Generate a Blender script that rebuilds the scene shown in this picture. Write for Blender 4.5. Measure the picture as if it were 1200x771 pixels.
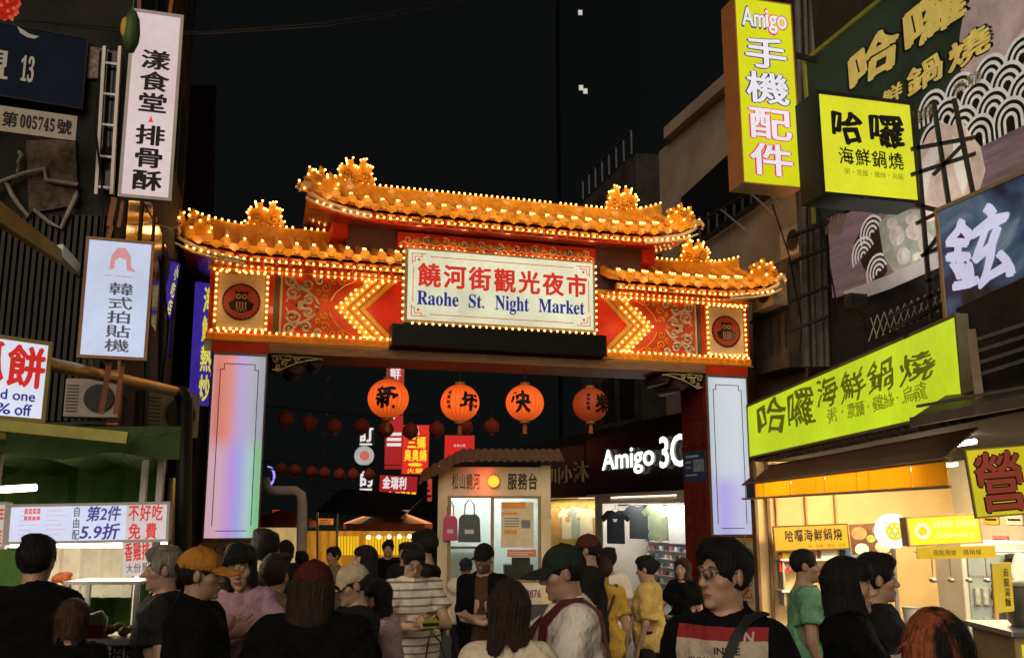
import bpy, bmesh, math, random
import numpy as np
from mathutils import Vector, Matrix, noise
R = math.radians
random.seed(7)
for o in list(bpy.data.objects):
    bpy.data.objects.remove(o)
scene = bpy.context.scene
COL = scene.collection

# ------------------------------------------------------------------ camera, world, light, exposure
FPX, CAMH = 1130.0, 1.9
PITCH = math.atan(215 / FPX)
cd = bpy.data.cameras.new('camera')
cd.sensor_width = 36.0
cd.lens = 36.0 * FPX / 1200
cd.clip_start, cd.clip_end = 0.1, 600
cam = bpy.data.objects.new('camera', cd)
COL.objects.link(cam)
cam.location = (0, 0, CAMH)
cam.rotation_euler = (math.pi / 2 + PITCH, 0, 0)
scene.camera = cam

world = bpy.data.worlds.new('World')
scene.world = world
world.use_nodes = True
bg = world.node_tree.nodes['Background']
bg.inputs[0].default_value = (0.85, 1.0, 1.02, 1)
bg.inputs[1].default_value = 0.0038

sd = bpy.data.lights.new('city_glow', 'SUN')
sd.energy = 1.4
sd.angle = R(50)
sd.color = (1.0, 0.82, 0.62)
so = bpy.data.objects.new('city_glow', sd)
COL.objects.link(so)
so.rotation_euler = Vector((0.22, 0.88, -0.42)).to_track_quat('-Z', 'Y').to_euler()

scene.view_settings.view_transform = 'Standard'
scene.view_settings.look = 'None'
scene.view_settings.exposure = 0.22
scene.view_settings.gamma = 1.0
scene.render.engine = 'CYCLES'
scene.cycles.use_denoising = True
scene.cycles.max_bounces = 6
scene.cycles.sample_clamp_indirect = 8.0
scene.cycles.caustics_reflective = False
scene.cycles.caustics_refractive = False

# ------------------------------------------------------------------ projecting helpers (photo pixel -> place)
def ray(px, py):
    x = (px - 600) / FPX
    y = (385.5 - py) / FPX
    c, s = math.cos(PITCH), math.sin(PITCH)
    return Vector((x, c - y * s, s + y * c))
CAM = Vector((0, 0, CAMH))
def P(px, py, Y):
    r = ray(px, py)
    return CAM + r * (Y / r.y)
def PL(px, py, p0, d):
    """point on the vertical plane through p0 (x,y) running along d (x,y)"""
    n = Vector((d[1], -d[0], 0)); r = ray(px, py)
    t = (Vector((p0[0], p0[1], 0)) - CAM).dot(n) / r.dot(n)
    return CAM + r * t

# ------------------------------------------------------------------ materials
MATS = {}
def pm(name, col, rough=.6, var=.18, scale=6.0, metal=0.0, bump=.0, bscale=None, dirt=None, coat=0.0, stretch=None, spec=.25, glow=0.0, bdist=.02):
    if name in MATS: return MATS[name]
    m = bpy.data.materials.new(name); m.use_nodes = True
    nt = m.node_tree; b = nt.nodes['Principled BSDF']
    b.inputs['Roughness'].default_value = rough
    b.inputs['Metallic'].default_value = metal
    b.inputs['Specular IOR Level'].default_value = spec
    if coat: b.inputs['Coat Weight'].default_value = coat
    tc = nt.nodes.new('ShaderNodeTexCoord'); mp = nt.nodes.new('ShaderNodeMapping')
    if stretch: mp.inputs['Scale'].default_value = stretch
    nt.links.new(tc.outputs['Object'], mp.inputs[0])
    nz = nt.nodes.new('ShaderNodeTexNoise'); nz.inputs['Scale'].default_value = scale
    nz.inputs['Detail'].default_value = 5; nz.inputs['Roughness'].default_value = .65
    nt.links.new(mp.outputs[0], nz.inputs['Vector'])
    rp = nt.nodes.new('ShaderNodeValToRGB')
    c = Vector(col[:3])
    lo = c * (1 - var) if dirt is None else Vector(dirt)
    hi = c * (1 + var)
    rp.color_ramp.elements[0].position = .3; rp.color_ramp.elements[1].position = .7
    rp.color_ramp.elements[0].color = (*[max(0, min(1, v)) for v in lo], 1)
    rp.color_ramp.elements[1].color = (*[max(0, min(1, v)) for v in hi], 1)
    nt.links.new(nz.outputs['Fac'], rp.inputs[0]); nt.links.new(rp.outputs[0], b.inputs['Base Color'])
    rr = nt.nodes.new('ShaderNodeMapRange'); rr.inputs[3].default_value = max(0, rough - .12); rr.inputs[4].default_value = min(1, rough + .12)
    nt.links.new(nz.outputs['Fac'], rr.inputs[0]); nt.links.new(rr.outputs[0], b.inputs['Roughness'])
    if bump:
        n2 = nt.nodes.new('ShaderNodeTexNoise'); n2.inputs['Scale'].default_value = bscale or scale * 6; n2.inputs['Detail'].default_value = 4
        nt.links.new(mp.outputs[0], n2.inputs['Vector'])
        bp = nt.nodes.new('ShaderNodeBump'); bp.inputs['Strength'].default_value = bump; bp.inputs['Distance'].default_value = bdist
        nt.links.new(n2.outputs['Fac'], bp.inputs['Height']); nt.links.new(bp.outputs[0], b.inputs['Normal'])
    if glow:  # emission put into a print's colour, standing in for light falling on it
        nt.links.new(rp.outputs[0], b.inputs['Emission Color']); b.inputs['Emission Strength'].default_value = glow
    MATS[name] = m
    return m
def em(name, col, s=1.0, var=.12, scale=2.0, stretch=None, base=None):
    """something that gives off light: a lamp or a backlit panel (a little uneven, as the tubes behind it are)"""
    if name in MATS: return MATS[name]
    m = bpy.data.materials.new(name); m.use_nodes = True
    nt = m.node_tree; b = nt.nodes['Principled BSDF']
    b.inputs['Base Color'].default_value = (*[v * .3 for v in (base or [v * .5 for v in col])], 1)
    b.inputs['Roughness'].default_value = .35
    b.inputs['Emission Color'].default_value = (*col, 1)
    tc = nt.nodes.new('ShaderNodeTexCoord'); mp = nt.nodes.new('ShaderNodeMapping')
    if stretch: mp.inputs['Scale'].default_value = stretch
    nt.links.new(tc.outputs['Object'], mp.inputs[0])
    nz = nt.nodes.new('ShaderNodeTexNoise'); nz.inputs['Scale'].default_value = scale; nz.inputs['Detail'].default_value = 2
    nt.links.new(mp.outputs[0], nz.inputs['Vector'])
    rr = nt.nodes.new('ShaderNodeMapRange'); rr.inputs[1].default_value = .3; rr.inputs[2].default_value = .7
    rr.inputs[3].default_value = s * (1 - var); rr.inputs[4].default_value = s * (1 + var)
    nt.links.new(nz.outputs['Fac'], rr.inputs[0])
    n2 = nt.nodes.new('ShaderNodeTexNoise'); n2.inputs['Scale'].default_value = scale * 11; n2.inputs['Detail'].default_value = 6; n2.inputs['Roughness'].default_value = .7
    nt.links.new(mp.outputs[0], n2.inputs['Vector'])
    r2 = nt.nodes.new('ShaderNodeMapRange'); r2.inputs[1].default_value = .25; r2.inputs[2].default_value = .6; r2.inputs[3].default_value = 1 - var; r2.inputs[4].default_value = 1
    nt.links.new(n2.outputs['Fac'], r2.inputs[0])
    ml = nt.nodes.new('ShaderNodeMath'); ml.operation = 'MULTIPLY'
    nt.links.new(rr.outputs[0], ml.inputs[0]); nt.links.new(r2.outputs[0], ml.inputs[1]); nt.links.new(ml.outputs[0], b.inputs['Emission Strength'])
    MATS[name] = m
    return m
def lin(r, g, b):
    f = lambda v: (v / 255 / 12.92) if v <= 10 else ((v / 255 + .055) / 1.055) ** 2.4
    return (f(r), f(g), f(b))

# ------------------------------------------------------------------ mesh building
class MB:
    def __init__(s): s.v = []; s.f = []; s.m = []; s.mi = 0
    def add(s, vs, fs):
        b = len(s.v); s.v.extend([tuple(v) for v in vs])
        for f in fs: s.f.append(tuple(i + b for i in f)); s.m.append(s.mi)
    def box(s, x0, x1, y0, y1, z0, z1):
        s.add([(x0,y0,z0),(x1,y0,z0),(x1,y1,z0),(x0,y1,z0),(x0,y0,z1),(x1,y0,z1),(x1,y1,z1),(x0,y1,z1)],
              [(3,2,1,0),(4,5,6,7),(0,1,5,4),(1,2,6,5),(2,3,7,6),(3,0,4,7)]); return s
    def quad(s, a, b, c, d): s.add([a,b,c,d],[(0,1,2,3)]); return s
    def slab(s, a, b, c, d, t):
        """four corners (counter-clockwise seen from the front) thickened backwards by t"""
        a,b,c,d = map(Vector,(a,b,c,d)); n = (b-a).cross(d-a).normalized()*-t
        s.add([a,b,c,d,a+n,b+n,c+n,d+n],[(0,1,2,3),(7,6,5,4),(4,5,1,0),(5,6,2,1),(6,7,3,2),(7,4,0,3)]); return s
    def bar(s, p0, p1, w, h=None, up=(0,0,1)):
        p0,p1 = Vector(p0),Vector(p1); d=(p1-p0)
        if d.length < 1e-6: return s
        d.normalize(); up=Vector(up)
        if abs(d.dot(up))>.98: up=Vector((1,0,0))
        x=d.cross(up).normalized()*w/2; z=x.cross(d).normalized()*(h or w)/2
        vs=[p0-x-z,p0+x-z,p0+x+z,p0-x+z,p1-x-z,p1+x-z,p1+x+z,p1-x+z]
        s.add(vs,[(3,2,1,0),(4,5,6,7),(0,1,5,4),(1,2,6,5),(2,3,7,6),(3,0,4,7)]); return s
    def tube(s, pts, r, n=8, closed=False, flat=1.0, flatdir=None):
        pts=[Vector(p) for p in pts]; N=len(pts)
        if N<2: return s
        rs = r if isinstance(r,(list,tuple)) else [r]*N
        vs=[]; ref=Vector((0,0,1)) if flatdir is None else Vector(flatdir)
        for i,p in enumerate(pts):
            a=pts[(i-1)%N] if (closed or i>0) else p; b=pts[(i+1)%N] if (closed or i<N-1) else p
            d=(b-a).normalized() if (b-a).length>1e-9 else Vector((0,1,0))
            u=ref
            if abs(d.dot(u))>.97: u=Vector((1,0,0)) if abs(d.x)<.9 else Vector((0,1,0))
            x=d.cross(u).normalized(); y=x.cross(d).normalized()
            for k in range(n):
                t=2*math.pi*k/n; vs.append(p+x*(math.cos(t)*rs[i])+y*(math.sin(t)*rs[i]*flat))
        fs=[]
        for i in range(N if closed else N-1):
            j=(i+1)%N
            for k in range(n):
                l=(k+1)%n; fs.append((i*n+k,i*n+l,j*n+l,j*n+k))
        if not closed:
            fs.append(tuple(range(n))[::-1]); fs.append(tuple((N-1)*n+k for k in range(n)))
        s.add(vs,fs); return s
    def cyl(s, p0, p1, r, n=12): return s.tube([p0,p1], r, n)
    def lathe(s, prof, n=16, c=(0,0,0), mat=None, scale=(1,1,1)):
        vs=[]; 
        for (r,z) in prof:
            for k in range(n):
                t=2*math.pi*k/n; v=Vector((r*math.cos(t)*scale[0],r*math.sin(t)*scale[1],z*scale[2]))
                if mat: v=mat@v
                vs.append(v+Vector(c))
        fs=[]
        for i in range(len(prof)-1):
            for k in range(n):
                l=(k+1)%n; fs.append((i*n+k,i*n+l,(i+1)*n+l,(i+1)*n+k))
        if prof[0][0]>1e-4: fs.append(tuple(range(n))[::-1])
        if prof[-1][0]>1e-4: fs.append(tuple((len(prof)-1)*n+k for k in range(n)))
        s.add(vs,fs); return s
    def sphere(s, c, r, n=12, m=8, sc=(1,1,1)):
        prof=[(max(1e-5,r*math.sin(math.pi*i/m)),-r*math.cos(math.pi*i/m)) for i in range(m+1)]
        return s.lathe(prof,n,c,None,sc)
    def prism(s, poly, t0, t1, fn):
        """2-D outline extruded between offsets t0 and t1; fn(a,b,t)->3-D point"""
        n=len(poly); vs=[fn(a,b,t0) for a,b in poly]+[fn(a,b,t1) for a,b in poly]
        fs=[tuple(range(n)),tuple(range(n,2*n))[::-1]]
        for i in range(n):
            j=(i+1)%n; fs.append((i,i+n,j+n,j))
        s.add(vs,fs); return s
    def build(s, name, mats, parent=None, smooth=None, bev=0, fixn=True):
        me=bpy.data.meshes.new(name); me.from_pydata(s.v,[],s.f)
        if not isinstance(mats,(list,tuple)): mats=[mats]
        for m in mats: me.materials.append(m)
        if len(mats)>1: me.polygons.foreach_set('material_index',s.m)
        if fixn:
            b=bmesh.new(); b.from_mesh(me); bmesh.ops.recalc_face_normals(b,faces=b.faces); b.to_mesh(me); b.free()
        if smooth is not None:
            me.polygons.foreach_set('use_smooth',[True]*len(me.polygons)); me.set_sharp_from_angle(angle=R(smooth))
        o=bpy.data.objects.new(name,me); COL.objects.link(o)
        if parent is not None: o.parent=parent
        if bev:
            md=o.modifiers.new('bevel','BEVEL'); md.width=bev; md.segments=2; md.limit_method='ANGLE'; md.angle_limit=R(40)
        return o
def split(o):
    """separate pieces of one mesh become parts of their own"""
    me=o.data; n=len(me.vertices); par=list(range(n))
    def fd(a):
        while par[a]!=a: par[a]=par[par[a]]; a=par[a]
        return a
    for e in me.edges:
        a,c=fd(e.vertices[0]),fd(e.vertices[1])
        if a!=c: par[a]=c
    gr={}
    for p in me.polygons: gr.setdefault(fd(p.vertices[0]),[]).append(p)
    if len(gr)<2: return [o]
    out=[]
    for ps in gr.values():
        ix={}; vs=[]; fs=[]
        for p in ps:
            f=[]
            for v in p.vertices:
                if v not in ix: ix[v]=len(vs); vs.append(tuple(me.vertices[v].co))
                f.append(ix[v])
            fs.append(f)
        m2=bpy.data.meshes.new(me.name); m2.from_pydata(vs,[],fs)
        for mt in me.materials: m2.materials.append(mt)
        m2.polygons.foreach_set('use_smooth',[p.use_smooth for p in ps])
        if ps[0].use_smooth: m2.set_sharp_from_angle(angle=R(40))
        if not out: o.data=m2; out.append(o)
        else:
            c=o.copy(); c.data=m2; COL.objects.link(c); out.append(c)
    return out
def tag(o, label=None, cat=None, group=None, kind=None):
    if label: o['label']=label
    if cat: o['category']=cat
    if group: o['group']=group
    if kind: o['kind']=kind
    return o
def empty(name, loc=(0,0,0), rz=0, label=None, cat=None, group=None, mat=None):
    o=bpy.data.objects.new(name,None); COL.objects.link(o); o.empty_display_size=.1
    if mat is not None: o.matrix_world=mat
    else: o.location=loc; o.rotation_euler=(0,0,rz)
    return tag(o,label,cat,group)
def copy_tree(o, parent=None):
    c=o.copy(); COL.objects.link(c)
    if parent is not None: c.parent=parent
    for ch in list(o.children): copy_tree(ch,c)
    return c

# ------------------------------------------------------------------ lettering
def glyphs(s, off=.02, sp=1.0, shear=0.0):
    c=bpy.data.curves.new('lettering','FONT'); c.body=s; c.offset=off; c.resolution_u=3; c.space_character=sp; c.shear=shear
    o=bpy.data.objects.new('lettering',c); m=bpy.data.meshes.new_from_object(o)
    v=np.array([x.co[:] for x in m.vertices]) if len(m.vertices) else np.zeros((0,3)); f=[tuple(p.vertices) for p in m.polygons]
    bpy.data.objects.remove(o); bpy.data.curves.remove(c); bpy.data.meshes.remove(m)
    return v,f
def serif(s):
    out=''
    for ch in s:
        if 'A'<=ch<='Z': out+=chr(0x1D400+ord(ch)-65)
        elif 'a'<=ch<='z': out+=chr(0x1D41A+ord(ch)-97)
        elif '0'<=ch<='9': out+=chr(0x1D7CE+ord(ch)-48)
        else: out+=ch
    return out
def text(mb, s, x0, y0, x1, y1, z=.008, off=.02, vert=False, sp=1.0, shear=0.0, ext=0.0, jit=0.0, rough=0.0, cell=False):
    """lettering s stretched into the rectangle x0..x1, y0..y1 of a sign's own face"""
    items=[]
    if vert:
        n=len(s); hh=(y1-y0)/n
        for i,ch in enumerate(s): items.append((ch,x0,y1-(i+1)*hh+hh*.05,x1,y1-i*hh-hh*.05))
    elif cell:
        n=len(s); ww=(x1-x0)/n
        for i,ch in enumerate(s):
            if ch!=' ': items.append((ch,x0+i*ww+ww*.05,y0,x0+(i+1)*ww-ww*.05,y1))
    else: items=[(s,x0,y0,x1,y1)]
    for (q,a0,b0,a1,b1) in items:
        v,f=glyphs(q,0.0,sp,shear)
        if not len(v): continue
        lo=v.min(0); hi=v.max(0)
        w=max(1e-6,hi[0]-lo[0]); h=max(1e-6,hi[1]-lo[1])
        if len(q)==1 and ord(q)>0x2e80: # keep the glyph's place in its square
            lo=np.array([0.02,-.1,0]); w,h=.96,.96
        if len(q)==1 and q in '·.．': lo=np.array([lo[0]-.3,-.1,0]); w,h=.8,.9
        u=(v-lo)/np.array([w,h,1])
        if rough: 
            u[:,0]+=rough*np.sin(u[:,1]*9+len(items)+a0*31); u[:,1]+=rough*np.sin(u[:,0]*8+b0*17)
        if jit:
            t=random.uniform(-jit,jit); c,sn=math.cos(t),math.sin(t); d=u[:,:2]-.5
            u[:,0]=d[:,0]*c-d[:,1]*sn+.5; u[:,1]=d[:,0]*sn+d[:,1]*c+.5
        X=a0+u[:,0]*(a1-a0); Y=b0+u[:,1]*(b1-b0)
        mb.add([(X[i],Y[i],z+ext) for i in range(len(X))],f)
        if off>0 and not ext:
            for k,(dx,dy) in enumerate(((-1,0),(1,0),(0,-.8),(0,.8),(.7,.6),(-.7,-.6))):
                ox,oy=dx*off*(a1-a0)/max(w,.5) ,dy*off*(b1-b0)/max(h,.5)
                mb.add([(X[i]+ox,Y[i]+oy,z+ext+.0004*(k+1)) for i in range(len(X))],f)
        if ext:
            mb.add([(X[i],Y[i],z) for i in range(len(X))],[g[::-1] for g in f])
            ed={}
            for g in f:
                for i in range(len(g)):
                    e=(g[i],g[(i+1)%len(g)]); k=(min(e),max(e)); ed[k]=None if k in ed else e
            for e in ed.values():
                if e:
                    i,j=e; mb.add([(X[i],Y[i],z),(X[j],Y[j],z),(X[j],Y[j],z+ext),(X[i],Y[i],z+ext)],[(0,1,2,3)])
    return mb
def frame_of(TL,TR,BR,BL):
    TL,TR,BR,BL=map(Vector,(TL,TR,BR,BL))
    u=((TR-TL)+(BR-BL))/2; v=((TL-BL)+(TR-BR))/2; c=(TL+TR+BR+BL)/4
    w=u.length; u.normalize(); v=v-u*v.dot(u); h=v.length; v.normalize(); n=u.cross(v)
    m=Matrix(((u.x,v.x,n.x,c.x),(u.y,v.y,n.y,c.y),(u.z,v.z,n.z,c.z),(0,0,0,1)))
    return m,w,h
def Q(TL,TR,BR,BL,Y):
    """an upright board from its corners in the photo: left edge at distance Y, turned about the vertical until its top and bottom run level"""
    a,d=P(*TL,Y),P(*BL,Y); num=den=0
    for px,z in ((TR,a.z),(BR,d.z)):
        r=ray(*px); dz=z-CAMH
        if abs(dz)>.5 and abs(r.z)>.05: num+=abs(dz)*(dz/r.z*r.y); den+=abs(dz)
    Yr=min(Y*1.25,max(Y*.8,num/den)) if den else Y
    w=(P(*TR,Y)-a).length
    Yr=min(Y+.7*w,max(Y-.7*w,Yr))
    return a,P(*TR,Yr),P(*BR,Yr),d
def corners(TL,TR,BR,BL,Yl,Yr=None):
    Yr=Yl if Yr is None else Yr
    return P(*TL,Yl),P(*TR,Yr),P(*BR,Yr),P(*BL,Yl)
def sign(name,label,cat,cor,face,case,depth=.15,fr=.03,frd=.02,texts=(),group=None,double=False):
    """a board in its own frame: x right, y up, z towards the reader; texts = (part name, material, function(mb,w,h))"""
    m,w,h=frame_of(*cor)
    o=empty(name,mat=m,label=label,cat=cat,group=group)
    b=MB(); b.box(-w/2,w/2,-h/2,h/2,-depth,-.004); b.build('case',case,o,bev=.004)
    b=MB(); b.box(-w/2+fr,w/2-fr,-h/2+fr,h/2-fr,-.003,.004); b.build('face_panel',face,o)
    if fr>0:
        b=MB()
        b.box(-w/2-.004,w/2+.004,h/2-fr,h/2+.004,-.02,frd); b.box(-w/2-.004,w/2+.004,-h/2-.004,-h/2+fr,-.02,frd)
        b.box(-w/2-.004,-w/2+fr,-h/2+fr,h/2-fr,-.02,frd-.001); b.box(w/2-fr,w/2+.004,-h/2+fr,h/2-fr,-.02,frd-.001)
        b.build('frame',case,o)
    for nm,mt,fn in texts:
        for f_ in (fn if isinstance(fn,list) else [fn]):
            b=MB(); f_(b,w,h); b.build(nm,mt,o,fixn=False)
    return o,w,h
def T(s,x0,y0,x1,y1,**k):
    """text function in fractions of the sign (0..1 from the bottom left)"""
    def fn(b,w,h): text(b,s,(x0-.5)*w,(y0-.5)*h,(x1-.5)*w,(y1-.5)*h,**k)
    return fn
def multi(*fns):
    def fn(b,w,h):
        for f in fns: f(b,w,h)
    return fn
def words(*fns): return list(fns)                             # each word a part of its own
def rect(x0,y0,x1,y1,z=.006,t=.002):
    def fn(b,w,h): b.box((x0-.5)*w,(x1-.5)*w,(y0-.5)*h,(y1-.5)*h,z,z+t)
    return fn
def disc(cx,cy,r,z=.006,n=28,t=.002,ry=None):
    def fn(b,w,h):
        q=min(w,h); pts=[((cx-.5)*w+r*q*math.cos(2*math.pi*k/n),(cy-.5)*h+(ry or r)*q*math.sin(2*math.pi*k/n)) for k in range(n)]
        b.prism(pts,z,z+t,lambda a,c,t_:(a,c,t_))
    return fn
def poly(pts,z=.006,t=.002):
    def fn(b,w,h): b.prism([((x-.5)*w,(y-.5)*h) for x,y in pts],z,z+t,lambda a,c,t_:(a,c,t_))
    return fn
def area_lamp(name,loc,size,energy,col,parent=None,rot=(0,0,0)):
    l=bpy.data.lights.new(name,'AREA'); l.shape='RECTANGLE'; l.size,l.size_y=size; l.energy=energy; l.color=col
    o=bpy.data.objects.new(name,l); COL.objects.link(o); o.location=loc; o.rotation_euler=rot
    if parent is not None: o.parent=parent
    return o

# ------------------------------------------------------------------ shared materials
black_metal=pm('black_metal',(.022,.022,.022),.45,.3,8,metal=.3)
dark_steel=pm('dark_steel',(.06,.06,.062),.5,.3,9,metal=.6)
steel=pm('brushed_steel',(.45,.45,.45),.35,.1,5,metal=.9)
grey_metal=pm('grey_painted_metal',(.22,.22,.22),.5,.25,7)
white_paint=pm('white_paint',(.72,.71,.68),.5,.08,4)
cream_paint=pm('cream_paint',(.62,.52,.36),.55,.1,3)
# ================================================================== ground and far setting
road_m=pm('asphalt_paving',(.045,.044,.043),.42,.45,1.5,bump=.5,bscale=60)
b=MB(); b.box(-90,90,-30,160,-.3,0); tag(b.build('ground',road_m),kind='structure')
pave_m=pm('paving_slabs',(.12,.115,.11),.5,.25,3,bump=.2)

# ================================================================== the gate
GA=Vector((-4.721,15.0,0)); GU=Vector((9.0697,2.8,0)).normalized(); GD=Vector((-GU.y,GU.x,0))   # along, and away from the viewer
GM=Matrix(((GU.x,GD.x,0,GA.x),(GU.y,GD.y,0,GA.y),(0,0,1,0),(0,0,0,1)))
GLEN=9.5
gate=empty('gateway',mat=GM,label='orange tiled gateway arch spanning the street, outlined with rows of lit bulbs',cat='gateway')
orange=pm('glazed_orange',(.86,.36,.03),.32,.3,5,coat=.3)
orange2=pm('glazed_gold',(.80,.36,.05),.35,.25,9,coat=.2)
tile_m=pm('roof_tile_glaze',(.84,.36,.03),.35,.35,7,coat=.3)
disc_m=pm('tile_end_glaze',(.78,.36,.05),.4,.35,14)
red=pm('red_lacquer',(.68,.05,.02),.35,.18,4,coat=.2)
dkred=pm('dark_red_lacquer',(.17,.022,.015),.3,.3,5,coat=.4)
cream=pm('cream_panel',(.68,.55,.36),.55,.1,4)
purple=pm('mauve_board',(.14,.075,.085),.6,.2,4)
gold=pm('gold_trim',(.42,.22,.04),.35,.2,9)
olive=pm('olive_strip',(.10,.095,.035),.5,.2,6)
brown=pm('brown_beam',(.30,.17,.095),.45,.3,4,stretch=(1,1,8))
scroll_cream=pm('scroll_cream',(.68,.58,.40),.5,.1,8)
teal=pm('scroll_green',(.16,.22,.13),.5,.2,8)
blackp=pm('black_paint',(.012,.012,.012),.35,.3,6)
bulb_m=em('bulb_glow',(1.0,.46,.10),8.5,.35,9)
BULB=[]
def bulb(u,y,z): BULB.append((u,y,z))
def G3(u,y,z): return Vector((u,y,z))
def fr_xz(y0): return lambda a,c,t: Vector((a,y0-t,c))      # outlines on the gate's front; t proud of it
def spiral(cx,cz,r,turns=1.4,start=0,dr=1,n=20,rin=.15):
    return [(cx+(r*(rin+(1-rin)*i/n))*math.cos(start+dr*2*math.pi*turns*(1-i/n)),cz+(r*(rin+(1-rin)*i/n))*math.sin(start+dr*2*math.pi*turns*(1-i/n))) for i in range(n+1)]
def flat(mb,pts,y,r,n=6): mb.tube([(p[0],y,p[1]) for p in pts],r,n)
def mir(u,right): return GLEN-u if right else u
def meander(mb,u0,u1,z0,z1,y,unit=.135):
    n=max(1,int((u1-u0)/unit)); w=(u1-u0)/n; h=z1-z0; t=h*.16
    for k in range(n):
        a=u0+k*w; e=a+w*.86
        mb.box(a,e,y-.012,y,z1-t,z1); mb.box(a,a+t,y-.012,y,z0,z1-t); mb.box(a+t,e,y-.012,y,z0,z0+t)
        mb.box(e-t,e,y-.012,y,z0+t,z0+h*.66); mb.box(a+w*.38,e-t,y-.012,y,z0+h*.66-t,z0+h*.66)
# --- pillars
def led_material(name,u0,top,bot,zs,strength):
    m=bpy.data.materials.new(name); m.use_nodes=True; nt=m.node_tree; bs=nt.nodes['Principled BSDF']
    N=nt.nodes.new; Lk=nt.links.new
    tc=N('ShaderNodeTexCoord'); sx=N('ShaderNodeSeparateXYZ'); Lk(tc.outputs['Object'],sx.inputs[0])
    mr=N('ShaderNodeMapRange'); mr.inputs[1].default_value=u0; mr.inputs[2].default_value=u0+.85; Lk(sx.outputs['X'],mr.inputs[0])
    def rampof(st):
        r=N('ShaderNodeValToRGB'); e=r.color_ramp.elements
        while len(e)<len(st): e.new(.5)
        for q,(p,c) in zip(e,st): q.position=p; q.color=(*lin(*c),1)
        Lk(mr.outputs[0],r.inputs[0]); return r
    a,c=rampof(top),rampof(bot)
    mz=N('ShaderNodeMapRange'); mz.inputs[1].default_value=zs-.25; mz.inputs[2].default_value=zs+.05; Lk(sx.outputs['Z'],mz.inputs[0])
    mx=N('ShaderNodeMix'); mx.data_type='RGBA'; Lk(mz.outputs[0],mx.inputs['Factor']); Lk(c.outputs[0],mx.inputs['A']); Lk(a.outputs[0],mx.inputs['B'])
    # the perforated screen: a diagonal lattice of dots
    def sinof(out,k):
        q=N('ShaderNodeMath'); q.operation='MULTIPLY'; q.inputs[1].default_value=k; Lk(out,q.inputs[0])
        s_=N('ShaderNodeMath'); s_.operation='SINE'; Lk(q.outputs[0],s_.inputs[0]); return s_.outputs[0]
    pr=N('ShaderNodeMath'); pr.operation='MULTIPLY'; Lk(sinof(sx.outputs['X'],165),pr.inputs[0]); Lk(sinof(sx.outputs['Z'],165),pr.inputs[1])
    md=N('ShaderNodeMapRange'); md.inputs[1].default_value=-.5; md.inputs[2].default_value=.5; md.inputs[3].default_value=strength*.50; md.inputs[4].default_value=strength*1.18
    Lk(pr.outputs[0],md.inputs[0]); Lk(md.outputs[0],bs.inputs['Emission Strength']); Lk(mx.outputs['Result'],bs.inputs['Emission Color'])
    bs.inputs['Base Color'].default_value=(.25,.25,.25,1); bs.inputs['Roughness'].default_value=.4
    return m
ledL=led_material('screen_left',0,[(0,(200,160,165)),(.12,(214,120,108)),(.34,(226,140,128)),(.52,(190,165,215)),(.72,(178,178,196)),(1,(150,158,165))],
                  [(0,(205,165,172)),(.25,(214,170,190)),(.45,(190,150,222)),(.6,(165,170,228)),(.76,(175,205,205)),(.9,(120,195,130)),(1,(150,185,160))],3.05,.92)
ledR=led_material('screen_right',GLEN-.85,[(0,(176,190,200)),(.3,(196,206,216)),(.7,(204,212,222)),(1,(186,196,206))],
                  [(0,(176,180,214)),(.35,(168,160,226)),(.7,(190,190,226)),(1,(182,190,214))],2.6,.95)
pillar_red=pm('pillar_red_tiles',(.15,.02,.015),.25,.35,3,coat=.5,stretch=(1,1,.35))
flor=[pm('floral_red',(.60,.10,.04),.5,.1),pm('floral_green',(.16,.34,.17),.5,.1),pm('floral_orange',(.75,.36,.08),.5,.1)]
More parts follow.
